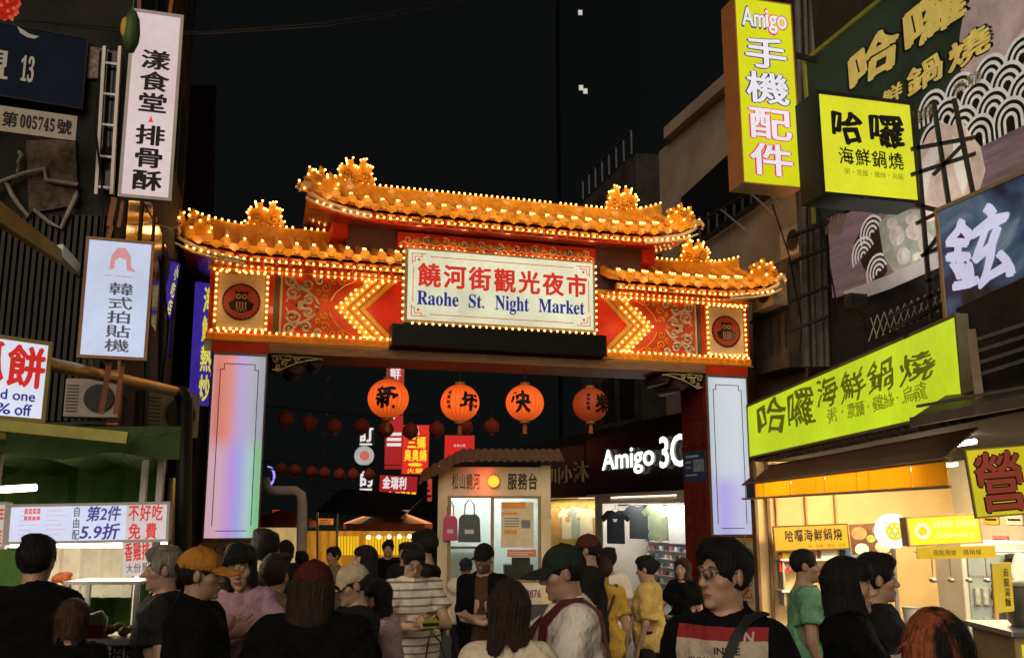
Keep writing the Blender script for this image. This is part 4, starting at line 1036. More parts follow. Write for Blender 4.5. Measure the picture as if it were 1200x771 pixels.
# yellow blade sign
cor=Q((857,-3),(926,4),(941,223),(874,213),9.4)
pink_l=em('magenta_outline',lin(214,40,110),.85,.05); wl=em('white_letter',lin(226,222,225),.9,.05)
def amg(mb,w,h): text(mb,'Amigo',-w*.38,h*.335,w*.40,h*.445,z=.010,off=.022)
def amg_o(mb,w,h): text(mb,'Amigo',-w*.395,h*.33,w*.415,h*.45,z=.006,off=.06)
o,w,h=sign('blade_sign','tall yellow blade sign with white outlined characters and orange side','blade sign',cor,em('yellow_blade_lit',lin(200,202,20),.92,.08,1.5,base=(.6,.6,.05)),pm('blade_side_orange',(.50,.20,.07),.5,.15,4),.30,.012,.008,
     [('outline_lettering',blueink,words(T('手機',.14,.42,.86,.80,vert=True,off=.055,z=.006),T('Am',.11,.84,.52,.95,off=.05,z=.006))),
      ('pink_outline_lettering',pink_l,words(T('配件',.14,.04,.86,.42,vert=True,off=.055,z=.006),T('igo',.52,.815,.90,.95,off=.05,z=.006))),
      ('white_lettering',wl,words(T('手機配件',.14,.04,.86,.80,vert=True,off=.022,z=.010),T('Am',.12,.845,.51,.945,off=.02,z=.010),T('igo',.53,.82,.89,.945,off=.02,z=.010)))])
b=MB(); b.bar((w/2-.03,h*.3,-.25),(w/2+.5,h*.3,-.35),.05); b.bar((w/2-.03,-h*.3,-.25),(w/2+.5,-h*.3,-.35),.05); split(b.build('bracket',dark_steel,o))
# square lime box
cor=Q((952,106),(1068,121),(1079,239),(966,229),8.7)
o,w,h=sign('box_sign','square lime light box with black brush characters and deep black case','box sign',cor,lime,black_metal,.36,.03,.02,
     [('lettering',ink,words(T('哈',.13,.52,.45,.84,off=.035,rough=.05),T('囉',.53,.52,.88,.84,off=.035,rough=.05),T('海鮮鍋燒',.18,.31,.86,.48,off=.012,cell=True,rough=.03))),
      ('small_lettering',greenink,T('粥・意麵・雞絲・烏龍',.24,.215,.84,.275,off=.0))])
b=MB(); b.bar((w/2,0,-.3),(w/2+.8,.1,-.5),.05); b.bar((w/2,-h*.4,-.3),(w/2+.8,-h*.3,-.5),.05); split(b.build('bracket',black_metal,o))
# the long lime fascia sign
XS=3.60
def gs(px,py):
    r=ray(px,py); return CAM+r*(XS/r.x)
TL,TR,BR,BLv=gs(875,477),gs(1124,364),gs(1128,483),gs(879,537)
zt=(TL.z+TR.z)/2; zb_=(BLv.z+BR.z)/2; ya,yb_=gs(877,500).y,gs(1126,420).y
cor=(Vector((XS,ya,zt+.01)),Vector((XS,yb_,zt-.01)),Vector((XS,yb_,zb_-.01)),Vector((XS,ya,zb_+.01)))
GMs,gw,gh=frame_of(*cor)
def glc(px,py): q=GMs.inverted()@gs(px,py); return q.x,q.y
def gch(lst,off,z=.008):
    def fn(mb,w,h):
        for ch,bl_,tr_ in lst:
            a=glc(*bl_); c=glc(*tr_); text(mb,ch,a[0],a[1],c[0],c[1],z=z,off=off,rough=.06)
    return fn
sign('fascia_sign','long lime lit fascia sign with dark brush characters above the orange awning','shop sign',cor,lime2,pm('fascia_edge',(.20,.19,.10),.5,.2),.09,.025,.015,
     [('lettering',em('fascia_ink_lit',lin(86,96,14),.7,.2,6),gch([('哈',(889,513),(921,459)),('囉',(924,505),(953,446)),('海',(959,480),(981,437)),('鮮',(988,473),(1013,429)),('鍋',(1020,463),(1048,416)),('燒',(1057,453),(1094,405))],.016)),
      ('small_lettering',greenink,gch([('粥',(971,496),(981,476)),('・',(985,490),(992,475)),('意',(994,491),(1003,470)),('麵',(1004,489),(1014,467)),('・',(1016,484),(1022,468)),('雞',(1024,483),(1036,461)),('絲',(1037,480),(1048,457)),('・',(1050,474),(1056,458)),('烏',(1059,474),(1072,450)),('龍',(1073,471),(1086,446))],.012))])
# awning over the shop
aw=empty('awning',(3.45,11,2.1),label='orange awning with brown slatted top over the shop front',cat='awning'); aw.matrix_world=Matrix.Translation((3.45,11,2.1))
amb=em('awning_orange_glow',lin(205,125,25),.55,.25,1.5,base=(.65,.30,.04))
b=MB()
for i in range(20):
    ya_,yb2=7.7+i*.33,7.7+(i+1)*.33; q=.008*math.sin(i*1.7); q2=.008*math.sin((i+1)*1.7)
    b.slab((3.42+q,yb2,2.085),(3.42+q2,ya_,2.085),(3.42+q2,ya_,2.295),(3.42+q,yb2,2.295),.012)

vm=pm('awning_orange_cloth',(.84,.48,.06),.6,.15,3); nt=vm.node_tree; tl_=nt.nodes.new('ShaderNodeBsdfTranslucent'); tl_.inputs[0].default_value=(.88,.58,.07,1); ms=nt.nodes.new('ShaderNodeMixShader'); ms.inputs[0].default_value=.55
nt.links.new(nt.nodes['Principled BSDF'].outputs[0],ms.inputs[1]); nt.links.new(tl_.outputs[0],ms.inputs[2]); nt.links.new(ms.outputs[0],nt.nodes['Material Output'].inputs[0])
child(aw,b,'valance',vm)
b=MB(); b.tube([(3.75,8.2,2.30),(3.75,13.6,2.30)],.015,8); child(aw,b,'tube_lamp',warm_hot,smooth=60)
area_lamp('awning_lamp',(.28,.0,.17),(.15,5.5),34,(1,.78,.42),aw,rot=(0,R(75),0))
b=MB(); b.box(3.40,3.434,13.75,14.15,2.10,2.295); child(aw,b,'blue_patch',pm('blue_cloth',(.03,.045,.16),.6,.2))
b=MB()
for i in range(16): 
    x0=3.40+i*.02; z0=2.30+i*.017; b.box(x0,x0+.018,7.7,14.45,z0,z0+.014)
child(aw,b,'slat_roof',pm('slat_brown',(.14,.09,.055),.6,.3,5,stretch=(1,.1,1)))
b=MB(); b.tube([(3.41,7.6,2.10),(3.41,14.5,2.10)],.014,8); b.tube([(3.43,7.6,2.31),(3.43,14.5,2.31)],.016,8); child(aw,b,'rail',alu,smooth=60)
b=MB()
for i in range(34): b.sphere((3.62,7.9+i*.2,2.64),.05,7,5,(1,1.6,.8))
tag(b.build('bunched_sheet',pm('dark_sheet',(.05,.035,.03),.7,.4,8),None,smooth=60),'bunched dark sheeting between the long lime sign and the awning','sheet')
# dark canopy edge at far right
cn=empty('canopy',P(1150,470,6.2),0,'dark metal canopy jutting out below the blue sign','canopy'); cn.matrix_world=Matrix.Translation(P(1150,470,6.2))
b=MB(); a0,a1,a2,a3=P(1068,490,7.2),P(1260,452,5.2),P(1290,438,6.0),P(1110,462,8.0)
b.slab(a0,a1,a2,a3,.05); child(cn,b,'roof_sheet',pm('canopy_black',(.025,.024,.023),.5,.3,6))
b=MB(); b.bar(a0+Vector((0,0,-.03)),a1+Vector((0,0,-.03)),.03,.07); b.bar(P(1075,476,7.25),P(1262,443,5.25),.02,.02); child(cn,b,'edge_rail',pm('canopy_grey',(.16,.15,.14),.45,.3))
b=MB(); b.bar(P(1138,388,7.2),P(1148,470,7.0),.06,.06); child(cn,b,'support_post',pm('support_tan',(.20,.15,.10),.5,.3))
b=MB(); 
for k in range(4): b.bar(P(1140,400+k*14,7.4),P(1290,352+k*14,6.0),.03,.03)
child(cn,b,'louvre',pm('louvre_grey',(.14,.14,.14),.5,.3))
cor=Q((1136,528),(1262,515),(1262,598),(1139,606),6.0)
sign('hanging_sign','yellow hanging sign with large brown red characters outlined in black','hanging sign',cor,em('yellow_hanging_lit',lin(206,190,30),.75,.12,3,base=(.6,.5,.06)),pm('sign_edge_olive',(.3,.26,.06),.5,.2),.03,.006,.004,
     [('outline_lettering',ink,words(T('營',.045,.06,.50,.94,off=.05,z=.006),T('養',.53,.06,.97,.94,off=.05,z=.006))),
      ('lettering',em('brown_red_letter',lin(150,62,40),.6,.1),words(T('營',.045,.06,.50,.94,off=.02,z=.011),T('養',.53,.06,.97,.94,off=.02,z=.011)))])
# --- shop contents
cor=Q((905,617),(993,613),(996,643),(908,646),13.6)
sign('menu_board','orange yellow menu board with black brush characters on the shop end wall','menu board',cor,em('menu_yellow_lit',lin(214,160,22),.75,.12,3,base=(.6,.35,.03)),pm('menu_edge_brown',(.10,.06,.02),.5,.2),.03,.015,.01,
     [('lettering',ink,words(T('哈囉海鮮鍋燒',.14,.36,.92,.84,off=.02,cell=True,rough=.04))),('small_lettering',pm('menu_small_ink',(.2,.1,.02),.5,.1),T('粥・意麵・雞絲・烏龍',.45,.10,.95,.24,off=.0))])
cor=Q((913,649),(960,647),(960,668),(914,670),13.7)
sign('notice','red notice strip under the orange yellow menu board','notice',cor,pm('notice_red',(.50,.05,.04),.5,.2),pm('notice_red_edge',(.4,.04,.03),.5,.2),.01,0,.003,[('lettering',whiteink,words(T('歡迎光臨',.08,.54,.92,.9,off=.02,cell=True),T('內用外帶',.08,.12,.92,.46,off=.02,cell=True)))])
cor=Q((995,614),(1043,611),(1046,648),(997,651),12.6)
o,w,h=sign('food_photo','dark photo panel of red seafood dishes beside the round lit sign','photo panel',cor,pm('food_photo_dark',(.10,.05,.03),.45,.5,6),tan_edge,.02,.006,.004)
for i,(x,y,r,c) in enumerate(((-.14,.08,.10,(.55,.16,.07)),(.12,.10,.09,(.5,.12,.06)),(.14,-.12,.1,(.5,.4,.32)),(-.13,-.13,.09,(.62,.6,.55)),(0,.0,.06,(.24,.30,.07)))):
    b=MB(); b.prism([(x*w/.53+r*math.cos(t*.42),y*h/.42+r*.8*math.sin(t*.42)) for t in range(15)],.005+.001*i,.006+.001*i,lambda a,q,t:Vector((a,q,t))); b.build('dish_print',pm('dish_%d'%i,c,.5,.4,12),o)
o=empty('round_sign',P(1043,622,9.6),0,'round white lit sign with a lime centre on a post in the shop','round sign'); 
b=MB(); b.lathe([(.0001,0),(.155,0),(.165,.02),(.165,.09),(.155,.11),(.0001,.11)],28,(0,0,0),Matrix.Rotation(R(90),4,'X')@Matrix.Rotation(R(0),4,'Z')); b.build('lamp_drum',em('ring_white_lit',lin(226,232,235),1.05,.05),o,smooth=40)
b=MB(); b.lathe([(.0001,.0),(.085,.0),(.085,.006),(.0001,.006)],24,(0,-.112,0),Matrix.Rotation(R(90),4,'X')); b.build('lime_disc',lime,o)
b=MB()
for k in range(8): b.sphere((.115*math.cos(k*.785),-.114,.115*math.sin(k*.785)),.012,8,5)
for k in range(6): b.sphere((.055*math.cos(k*1.05),-.120,.055*math.sin(k*1.05)),.012,8,5)
b.sphere((0,-.12,0),.02,8,5); b.build('ring_mark',wl,o)
b=MB(); b.bar((0,-.05,-.16),(0,-.05,-1.9),.03); b.build('post',alu,o)
cor=Q((1062,606),(1148,601),(1150,636),(1065,640),9.0)
o,w,h=sign('box_sign','small lime light box with white letters hung over the shop kitchen','box sign',cor,em('small_lime_lit',lin(224,222,24),1.0,.1,3,base=(.6,.6,.05)),pm('box_tan',(.45,.30,.16),.5,.2),.16,.012,.01,
     [('lettering',em('pale_letter',lin(236,236,150),.95,.05),words(T('海鮮鍋燒',.34,.56,.62,.84,off=.02,cell=True),T('意麵烏龍',.66,.56,.94,.84,off=.02,cell=True),T('delivery',.36,.16,.9,.44,off=.01))),
      ('white_badge',em('badge_white',lin(226,226,190),.95,.05),disc(.20,.5,.28)),('badge_centre',yellow_lit,disc(.20,.5,.15,z=.009))])
cor=Q((1074,641),(1166,639),(1167,653),(1075,655),8.8)
sign('banner_strip','yellow strip with small black characters below the small lime light box','strip sign',cor,em('strip_yellow_lit',lin(205,165,20),.75,.1,3,base=(.6,.42,.04)),tan_edge,.015,0,.003,[('lettering',ink,words(T('現點現做',.2,.25,.5,.75,off=.0,cell=True),T('請稍候',.58,.25,.82,.75,off=.0,cell=True)))])
cor=Q((1163,660),(1186,658),(1186,716),(1166,718),6.6)
sign('banner_strip','upright yellow strip with small characters beside the masked vendor','strip sign',cor,em('strip2_yellow_lit',lin(205,170,25),.7,.1,3,base=(.6,.45,.05)),tan_edge,.015,0,.003,[('lettering',ink,T('烏龍湯麵',.5,.1,.8,.9,vert=True,off=.01))])
# kitchen: fridge, counters
fr_=empty('fridge',(4.75,10.0,0),.0,'tall white fridge with glass door inside the lit shop','fridge')
b=MB(); b.box(-.35,.35,-.3,.3,.05,1.62); b.build('cabinet',white_paint,fr_,bev=.015)
b=MB(); b.box(-.30,.30,-.315,-.302,.2,1.5); b.build('glass_door',pm('fridge_glass',(.35,.42,.42),.1,.1,2),fr_)
b=MB()
for k in range(4): b.box(-.29,.29,-.322,-.316,.45+k*.28,.47+k*.28)
b.box(.31,.33,-.35,-.302,.7,1.1); b.build('shelf_edge',alu,fr_)
b=MB()
for k in range(14): b.cyl((-.24+.08*(k%7),-.33,.47+.28*(k//7)+.28),(-.24+.08*(k%7),-.33,.62+.28*(k//7)+.28),.028,10)
split(b.build('bottle_row',pm('bottle_white',(.5,.5,.45),.3,.4,12),fr_,smooth=50))
ct=empty('shop_counter',(3.72,8.0,0),0,'tan framed counter with a lime front panel in the lit shop','counter'); ct.matrix_world=Matrix.Translation((3.72,8.0,0))
b=MB(); b.box(3.30,4.8,6.6,7.2,.0,1.10); child(ct,b,'counter_body',pm('counter_tan',(.42,.28,.15),.5,.2,4),bev=.01)
b=MB(); b.box(3.26,4.85,6.55,7.25,1.102,1.14); child(ct,b,'counter_top',steel,bev=.006)
b=MB(); b.box(3.34,3.62,6.585,6.598,.15,1.05); child(ct,b,'lime_panel',em('counter_lime',lin(205,215,50),.8,.1,3),)
b=MB(); b.box(3.30,3.42,7.6,11.8,0.0,.95); child(ct,b,'side_counter',pm('counter_cream',(.50,.42,.30),.5,.2,4),bev=.01)
for k,(x,y,hh,l) in enumerate(((3.35,8.4,.16,'clear stacked cups on the shop counter'),(3.37,9.3,.22,'steel pot on the shop side counter'),(3.95,6.8,.22,'white sauce tub on the right counter'))):
    o=empty('cup_stack' if k==0 else 'cooking_pot' if k==1 else 'sauce_tub',(x,y,.951 if k<2 else 1.141),0,l,('cups','pot','tub')[k])
    b=MB(); b.lathe([(.05,0),(.062,hh*.7),(.066,hh),(.058,hh),(.045,.01)],16); b.build('body',(white_paint,steel,white_paint)[k],o,smooth=40)
    b=MB(); b.lathe([(.07,hh),(.07,hh+.012),(.0001,hh+.02)],16); b.build('lid',(alu,steel,steel)[k],o,smooth=40)

# ================================================================== buildings and shops beyond the gateway
SP,SD=(3.54,20.0),(-.309,1.0)
sx=Vector((.2952,-.9554,0)); sn=Vector((-.9554,-.2952,0))
SMx=Matrix(((sx.x,0,sn.x,3.54),(sx.y,0,sn.y,20.0),(0,1,0,0),(0,0,0,1)))
def SL(px,py,off=0.0):
    q=SMx.inverted()@PL(px,py,(SP[0]+sn.x*off,SP[1]+sn.y*off),SD); return q
b=MB(); b.prism([(5.6,17.9),(3.9,24.3),(13,27),(14,18.6)],3.95,11.3,lambda a,c,t:Vector((a,c,t)))
bb=empty('apartment_building',(5.6,17.9,0),label='beige rendered building with dark window bands behind the right gate pillar',cat='building'); bb.matrix_world=Matrix.Translation((5.6,17.9,0))
child(bb,b,'wall',beige)
def BB(px,py,off=.0): return PL(px,py,(5.6-.966*off,17.9-.256*off),(-.265,1.0))
b=MB(); b.slab(BB(798,232,.02),BB(797,302,.02),BB(935,205,.02),BB(935,105,.02),.1); child(bb,b,'window_band',darkwin)
b=MB()
for k in range(14):
    x=800+k*10; b.bar(BB(x,262-k*4.2,.15),BB(x,298-k*7,.15),.05)
b.bar(BB(797,275,.15),BB(935,190,.15),.06); b.bar(BB(797,300,.15),BB(935,206,.15),.09); child(bb,b,'balcony_railing',dark_steel)
b=MB(); b.bar(BB(783,157,.1)+Vector((0,0,0)),BB(862,88,.1),.25,.3); child(bb,b,'cornice',beige)
b=MB(); b.slab(BB(880,330,.5),BB(884,440,.5),BB(925,430,.5),BB(922,300,.5),.4); child(bb,b,'balcony',pm('balcony_grime',(.10,.085,.07),.8,.4,3))
b=MB()
for k in range(5): b.bar(BB(884+k*9,380-k*3,.56),BB(885+k*9,420-k*3,.56),.04)
b.bar(BB(880,378,.56),BB(924,362,.56),.05); split(child(bb,b,'balcony_bar',dark_steel))
for a,c in (((880,227),(906,250)),((845,246),(872,268)),((898,225),(915,238))):
    b=MB(); b.tube([BB(*a,.3),BB(*c,.9)],.02,6); child(bb,b,'washing_pole',alu)
b=MB(); b.prism([(3.5,25.9),(2.25,30.6),(12,33),(12,28)],0,11.9,lambda a,c,t:Vector((a,c,t)))
o=empty('apartment_building',(3.5,25.9,0),label='dark apartment block with railed roof rising behind the beige building',cat='building'); o.matrix_world=Matrix.Translation((3.5,25.9,0)); child(o,b,'wall',wall_soot)
b=MB()
for k in range(8): b.bar(Vector((3.4-.155*k,26-.0+.58*k,11.9)),Vector((3.4-.155*k,26+.58*k,12.6)),.05)
b.bar(Vector((3.4,26,12.6)),Vector((2.3,30.1,12.6)),.06); child(o,b,'roof_railing',dark_steel)
b=MB()
for k in range(3):
    for j in range(3): 
        y0=26.4+k*1.4; p=lambda yy,zz:Vector((3.5-.266*(yy-25.9)-.02,yy,zz)); b.slab(p(y0+1,4.5+2.4*j),p(y0,4.5+2.4*j),p(y0,5.8+2.4*j),p(y0+1,5.8+2.4*j),.05)
split(child(o,b,'window',darkwin))
o=empty('tower_block',(12,150,0),label='far black tower with three tiny lit windows in the night sky',cat='building')
b=MB(); b.box(-4,10,0,14,0,92); b.build('wall',pm('tower_black',(.0073,.0104,.0146),.95,.1,spec=0),o)
b=MB()
for px,py in ((680,15),(681,103),(686,107)):
    q=P(px,py,149.9)-Vector((12,150,0)); b.box(q.x-.35,q.x+.35,-.12,-.02,q.z-.45,q.z+.45)
split(b.build('lit_window',em('window_lit',lin(200,205,190),.7,.1),o))
o=footprint('terrace_building',[(-5.7,17.4),(-18.9,60),(-30,60),(-14,17.4)],0,10,wall_dark); tag(o,'dark terrace closing the lane behind the left gate pillar','building')
# shop terrace along the lane
tr=empty('shop_terrace',mat=SMx,label='row of small shops with black fascia along the lane beyond the gateway',cat='building')
b=MB(); b.box(-44,1.1,2.36,3.95,-6,-.02); b.box(-44,-11.5,0,2.36,-6,-.02); b.build('upper_wall',wall_dark,tr)
b=MB(); b.box(-13,1.0,0,2.36,-2.6,-2.5); b.build('back_wall',pm('shop_white_wall',(.62,.60,.55),.6,.08,3),tr)
b=MB(); b.box(-11.4,1.0,2.30,2.355,-2.5,-.02); b.build('ceiling',white_paint,tr)
b=MB(); b.box(-5.05,-4.55,0,2.30,-2.0,-.05); b.build('white_pier',pm('pier_white',(.60,.57,.50),.5,.1,3),tr,bev=.01)
b=MB(); b.box(-4.5,.9,2.12,2.30,-.08,-.03); b.build('lintel',cream_paint,tr)
b=MB()
for x in (-8.4,-6.4,-3.8,-1.6): b.box(x,x+1.3,2.27,2.299,-1.0,-.9)
split(b.build('tube_lamp',white_hot,tr))
area_lamp('shop_lamp',(-2.2,2.27,-.22),(3.5,.4),130,(1,.95,.88),tr,rot=(R(-90),0,0))
area_lamp('shop_lamp',(-8.0,2.27,-.25),(4.5,.3),70,(1,.80,.45),tr,rot=(R(-90),0,0))
b=MB(); b.box(-11.4,-5.1,.1,2.29,-.78,-.70); b.build('yellow_back_panel',pm('shop_yellow_panel',(.62,.46,.18),.6,.15,3),tr)
# fascia signs
def scor(x0,x1,y0,y1,z): return tuple(SMx@Vector(v) for v in ((x0,y1,z),(x1,y1,z),(x1,y0,z),(x0,y0,z)))
a=SL(709,548); c=SL(830,512)
FZ0,FZ1=SL(750,578).y,SL(750,497).y
fcor=scor(-5.3,1.0,2.42,3.75,.06)
Fm,fw,fh=frame_of(*fcor)
def fl(px,py): q=Fm.inverted()@(PL(px,py,(SP[0]+sn.x*.08,SP[1]+sn.y*.08),SD)); return q.x,q.y
def fas(mb,w,h):
    for s,bl_,tr_ in (('Amigo',(709,558),(769,519)),('3C',(777,548),(806,508))):
        p,q=fl(*bl_),fl(*tr_); text(mb,s,p[0],p[1],q[0],q[1],z=.03,ext=.05)
def fas2(mb,w,h):
    for s,bl_,tr_ in (('Amigo',(709,558),(769,519)),('3C',(777,548),(806,508))):
        p,q=fl(*bl_),fl(*tr_); text(mb,s,p[0],p[1],q[0],q[1],z=.085,off=.022)
sign('shop_fascia','black shop fascia with glowing white raised letters beyond the gateway','shop sign',fcor,pm('fascia_black',(.010,.010,.011),.3,.3,3),black_metal,.06,.0,.01,
     [('letter_block',em('letter_side',lin(150,148,140),.6,.05),fas),('letter_face',em('letter_face_white',(1,1,.96),1.6,.03),fas2)])
f2=scor(-8.9,-5.4,2.30,3.65,.07); F2,_,_=frame_of(*f2)
def fas3(mb,w,h):
    q=lambda px,py:(lambda v:(v.x,v.y))(F2.inverted()@PL(px,py,(SP[0]+sn.x*.09,SP[1]+sn.y*.09),SD))
    for ch,bl_,tr_ in (('川',(645,568),(657,546)),('小',(658,567),(670,543)),('沐',(672,566),(690,538))):
        p,r=q(*bl_),q(*tr_); text(mb,ch,p[0],p[1],r[0],r[1],z=.01,ext=.04)
sign('shop_fascia','black shop fascia with dull gold raised characters right of the booth roof','shop sign',f2,pm('fascia_black2',(.012,.012,.012),.35,.3,3),black_metal,.05,.0,.01,[('letter_block',pm('dull_gold_letter',(.45,.36,.22),.4,.2,5),fas3)])
# garments
def tee_mesh(mb,w,h,z=0):
    pts=[(-.16,0),(-.06,.0),(0,-.035),(.06,0),(.16,0),(.30,-.14),(.24,-.24),(.17,-.18),(.175,-.68),(-.175,-.68),(-.17,-.18),(-.24,-.24),(-.30,-.14)]
    mb.prism([(a*w/.6,c*h/.68) for a,c in pts],z-.025,z+.025,lambda a,c,t:Vector((a,c,t)))
cloth={'charcoal':pm('tee_charcoal',(.018,.02,.025),.8,.2,5,bump=.3),'green':pm('tee_sage',(.22,.28,.17),.8,.15,5,bump=.3),'white':pm('tee_white',(.6,.6,.58),.8,.1,5,bump=.3),'tan':pm('tee_tan',(.40,.26,.12),.8,.15,5,bump=.3),'blue':pm('tee_pale_blue',(.30,.38,.45),.8,.15,5,bump=.3),'check':pm('shirt_check',(.03,.035,.04),.8,.6,40)}
for (x0,x1,py,z,cl_,lab) in ((709,734,598,-.03,'charcoal','black T-shirt with a pale chest print hung on the white pier'),(736,760,586,-.35,'check','dark checked shirt hanging from the shop rail'),(757,785,585,-.35,'green','sage green T-shirt hanging from the shop rail'),(783,806,585,-.5,'white','white T-shirt hanging beside the red gate pillar'),
                              (649,658,596,-.55,'tan','tan T-shirt hanging against the yellow shop wall'),(659,673,596,-.55,'white','cream T-shirt with round print on the yellow shop wall'),(672,682,594,-.55,'blue','pale blue shirt hanging in the yellow lit shop'),(681,694,596,-.55,'white','white patterned shirt next to the pale blue shirt')):
    a,c=SL(x0,py,z),SL(x1,py,z); w=abs(c.x-a.x)
    o=empty('hanging_shirt',mat=SMx@Matrix.Translation(((a.x+c.x)/2,min(a.y,2.08),z))@Matrix.Rotation(R(38),4,'Y'),label=lab,cat='shirt',group='clothes hung in the shops')
    hh=.78 if z>-.4 else .85; b=MB(); tee_mesh(b,.82 if z>-.52 else .7,hh); b.build('garment',cloth[cl_],o,bev=.012)
    b=MB(); b.tube([(-.12,.0,0),(0,.05,0),(.12,0,0)],.006,6); b.tube([(0,.05,0),(0,.09,0),(.015,.11,0),(.0,.125,0)],.005,6); b.build('hanger',dark_steel,o)
    if cl_=='charcoal':
        b=MB(); b.prism([(-.07,-.2),(.07,-.2),(.03,-.27),(-.03,-.27)],.026,.028,lambda a,c,t:Vector((a,c,t))); b.build('chest_print',whiteink,o)
    if 'round' in lab:
        b=MB(); b.prism([(.09*math.cos(t*.5),-.3+.09*math.sin(t*.5)) for t in range(12)],.026,.028,lambda a,c,t:Vector((a,c,t))); b.build('chest_print',pm('print_gold',(.4,.3,.1),.6,.2),o)
b=MB(); b.tube([(-4.4,2.08,-.42),(.6,2.08,-.42)],.018,8); b.build('clothes_rail',black_metal,tr,smooth=60)
ORD=['first','second','third','fourth','fifth','sixth','seventh','eighth','ninth','tenth','eleventh','twelfth','thirteenth','fourteenth','fifteenth','sixteenth','seventeenth','eighteenth','nineteenth']
# accessory rack: rows of small packets
rk=empty('display_rack',mat=SMx@Matrix.Translation((-1.9,0,-1.15)),label='white pegboard rack filled with rows of small accessories in the shop',cat='display rack')
b=MB(); b.box(-2.4,2.4,.1,2.1,-.06,0); b.build('pegboard',pm('pegboard_white',(.66,.68,.70),.5,.08,6),rk)
b=MB()
for r_ in range(7): b.box(-2.4,2.4,.25+r_*.19,.262+r_*.19,0,.12)
b.build('shelf',alu,rk)
pk=[pm('packet_%d'%i,c,.5,.2) for i,c in enumerate(((.06,.06,.07),(.5,.12,.14),(.55,.55,.58),(.10,.16,.30),(.45,.35,.25)))]
pmsh=[]
for i in range(5):
    b=MB(); b.box(-.055,.055,0,.085,-.03,.03); b.box(-.03,.03,.085,.10,-.005,.005); o=b.build('packet',pk[i],None,bev=.012); pmsh.append(o.data); bpy.data.objects.remove(o)
n=0
for r_ in range(7):
    for k in range(19):
        if random.random()<.12: continue
        i=random.choice((0,0,1,2,2,3,4)); o=bpy.data.objects.new('packet',pmsh[i]); COL.objects.link(o); o.modifiers.new('bevel','BEVEL').width=.01
        o.matrix_world=SMx@Matrix.Translation((-1.9-2.28+k*.252+random.uniform(-.03,.03),.263+r_*.19,-1.15+.06))
        tag(o,'small %s packet, %s from the left on the %s shelf of the pegboard rack'%(('black','red','pale grey','blue','tan')[i],ORD[k],ORD[6-r_].replace('first','top')),'packet','packets on the pegboard rack')
# red vertical signs deep in the lane
def lane_sign(name,label,cor,face,case,texts,**k): return sign(name,label,'hanging sign',cor,face,case,.25,.02,.02,texts,group='hanging signs deep in the lane',**k)
rl=em('red_lit',lin(176,28,34),.75,.15,.6); rl2=em('red_lit_bright',lin(214,40,26),.9,.12,.6); yl=em('yellow_letter_lit',lin(245,200,40),1.0,.05); wl2=em('white_letter_lit',lin(225,215,215),.9,.05)
lane_sign('hanging_sign','tall narrow red sign with white 6 behind the first lantern',corners((453,428),(474,428),(472,550),(450,550),42),rl,dark_steel,[('lettering',wl2,words(T('鮮',.2,.86,.8,.99,off=.02),T(serif('6'),.3,.47,.75,.56,off=.02),*[rect(.12,.32-.05*k,.9,.35-.05*k) for k in range(3)]))])
lane_sign('hanging_sign','bright red sign with three rows of yellow characters',corners((472,497),(504,498),(502,556),(470,556),40),rl2,dark_steel,[('lettering',yl,words(T('三媽',.18,.52,.88,.76,off=.045,cell=True),T('臭臭鍋',.08,.27,.92,.50,off=.045,cell=True),T('火鍋',.2,.03,.8,.13,off=.03,cell=True))),('yellow_oval',yl,disc(.5,.2,.26,ry=.07)),('white_flame_mark',wl2,poly([(.4,.80),(.62,.80),(.56,.97),(.48,.88)]))])
lane_sign('hanging_sign','dark red sign with white characters over a yellow strip',corners((445,556),(490,558),(488,590),(443,588),38),rl,dark_steel,[('lettering',wl2,T('金瑞利',.08,.50,.72,.95,off=.04,cell=True)),('yellow_lettering',yl,T('三媽臭鍋',.42,.05,.98,.42,off=.05,cell=True)),('small_mark',wl2,rect(.28,.1,.32,.4))])
lane_sign('hanging_sign','plain scarlet square sign behind the second lantern',corners((521,509),(557,510),(556,541),(520,541),30),em('scarlet_lit',lin(205,34,30),.85,.1,.8),dark_steel,[('lettering',wl2,words(T('台灣小吃',.3,.55,.7,.66,off=.0,cell=True),)),('white_mark',wl2,poly([(.40,.12),(.48,.22),(.56,.30),(.62,.18),(.56,.08),(.46,.06)]))])
o=empty('round_sign',P(427,534,40),0,'round white sign with a red centre in the dark lane','round sign')
b=MB(); b.lathe([(.0001,0),(.40,0),(.40,.12),(.0001,.12)],24,(0,0,0),Matrix.Rotation(R(90),4,'X')); b.build('lamp_drum',em('lane_round_lit',lin(176,176,170),.8,.1),o)
b=MB(); b.lathe([(.0001,0),(.2,0),(.2,.01),(.0001,.01)],16,(.03,-.125,0),Matrix.Rotation(R(90),4,'X')); b.build('red_centre',em('salmon_lit',lin(206,100,82),.8,.1),o)
for (py0,py1,s,l) in ((500,522,'訂','white lit characters floating above the round lane sign'),(552,575,'的','white lit characters just below the round lane sign')):
    m,w,h=frame_of(*corners((420,py0),(438,py0),(438,py1),(420,py1),40)); o=empty('lit_lettering',mat=m,label=l,cat='lit lettering')
    b=MB(); b.box(-w/2,w/2,-h/2,h/2,-.1,0); b.build('backing',black_metal,o)
    b=MB(); text(b,s,-w*.4,-h*.3,w*.45,h*.5,z=.01,off=.05); b.box(-w*.4,w*.4,-h*.48,-h*.38,.005,.012); b.build('lettering',wl2,o,fixn=False)
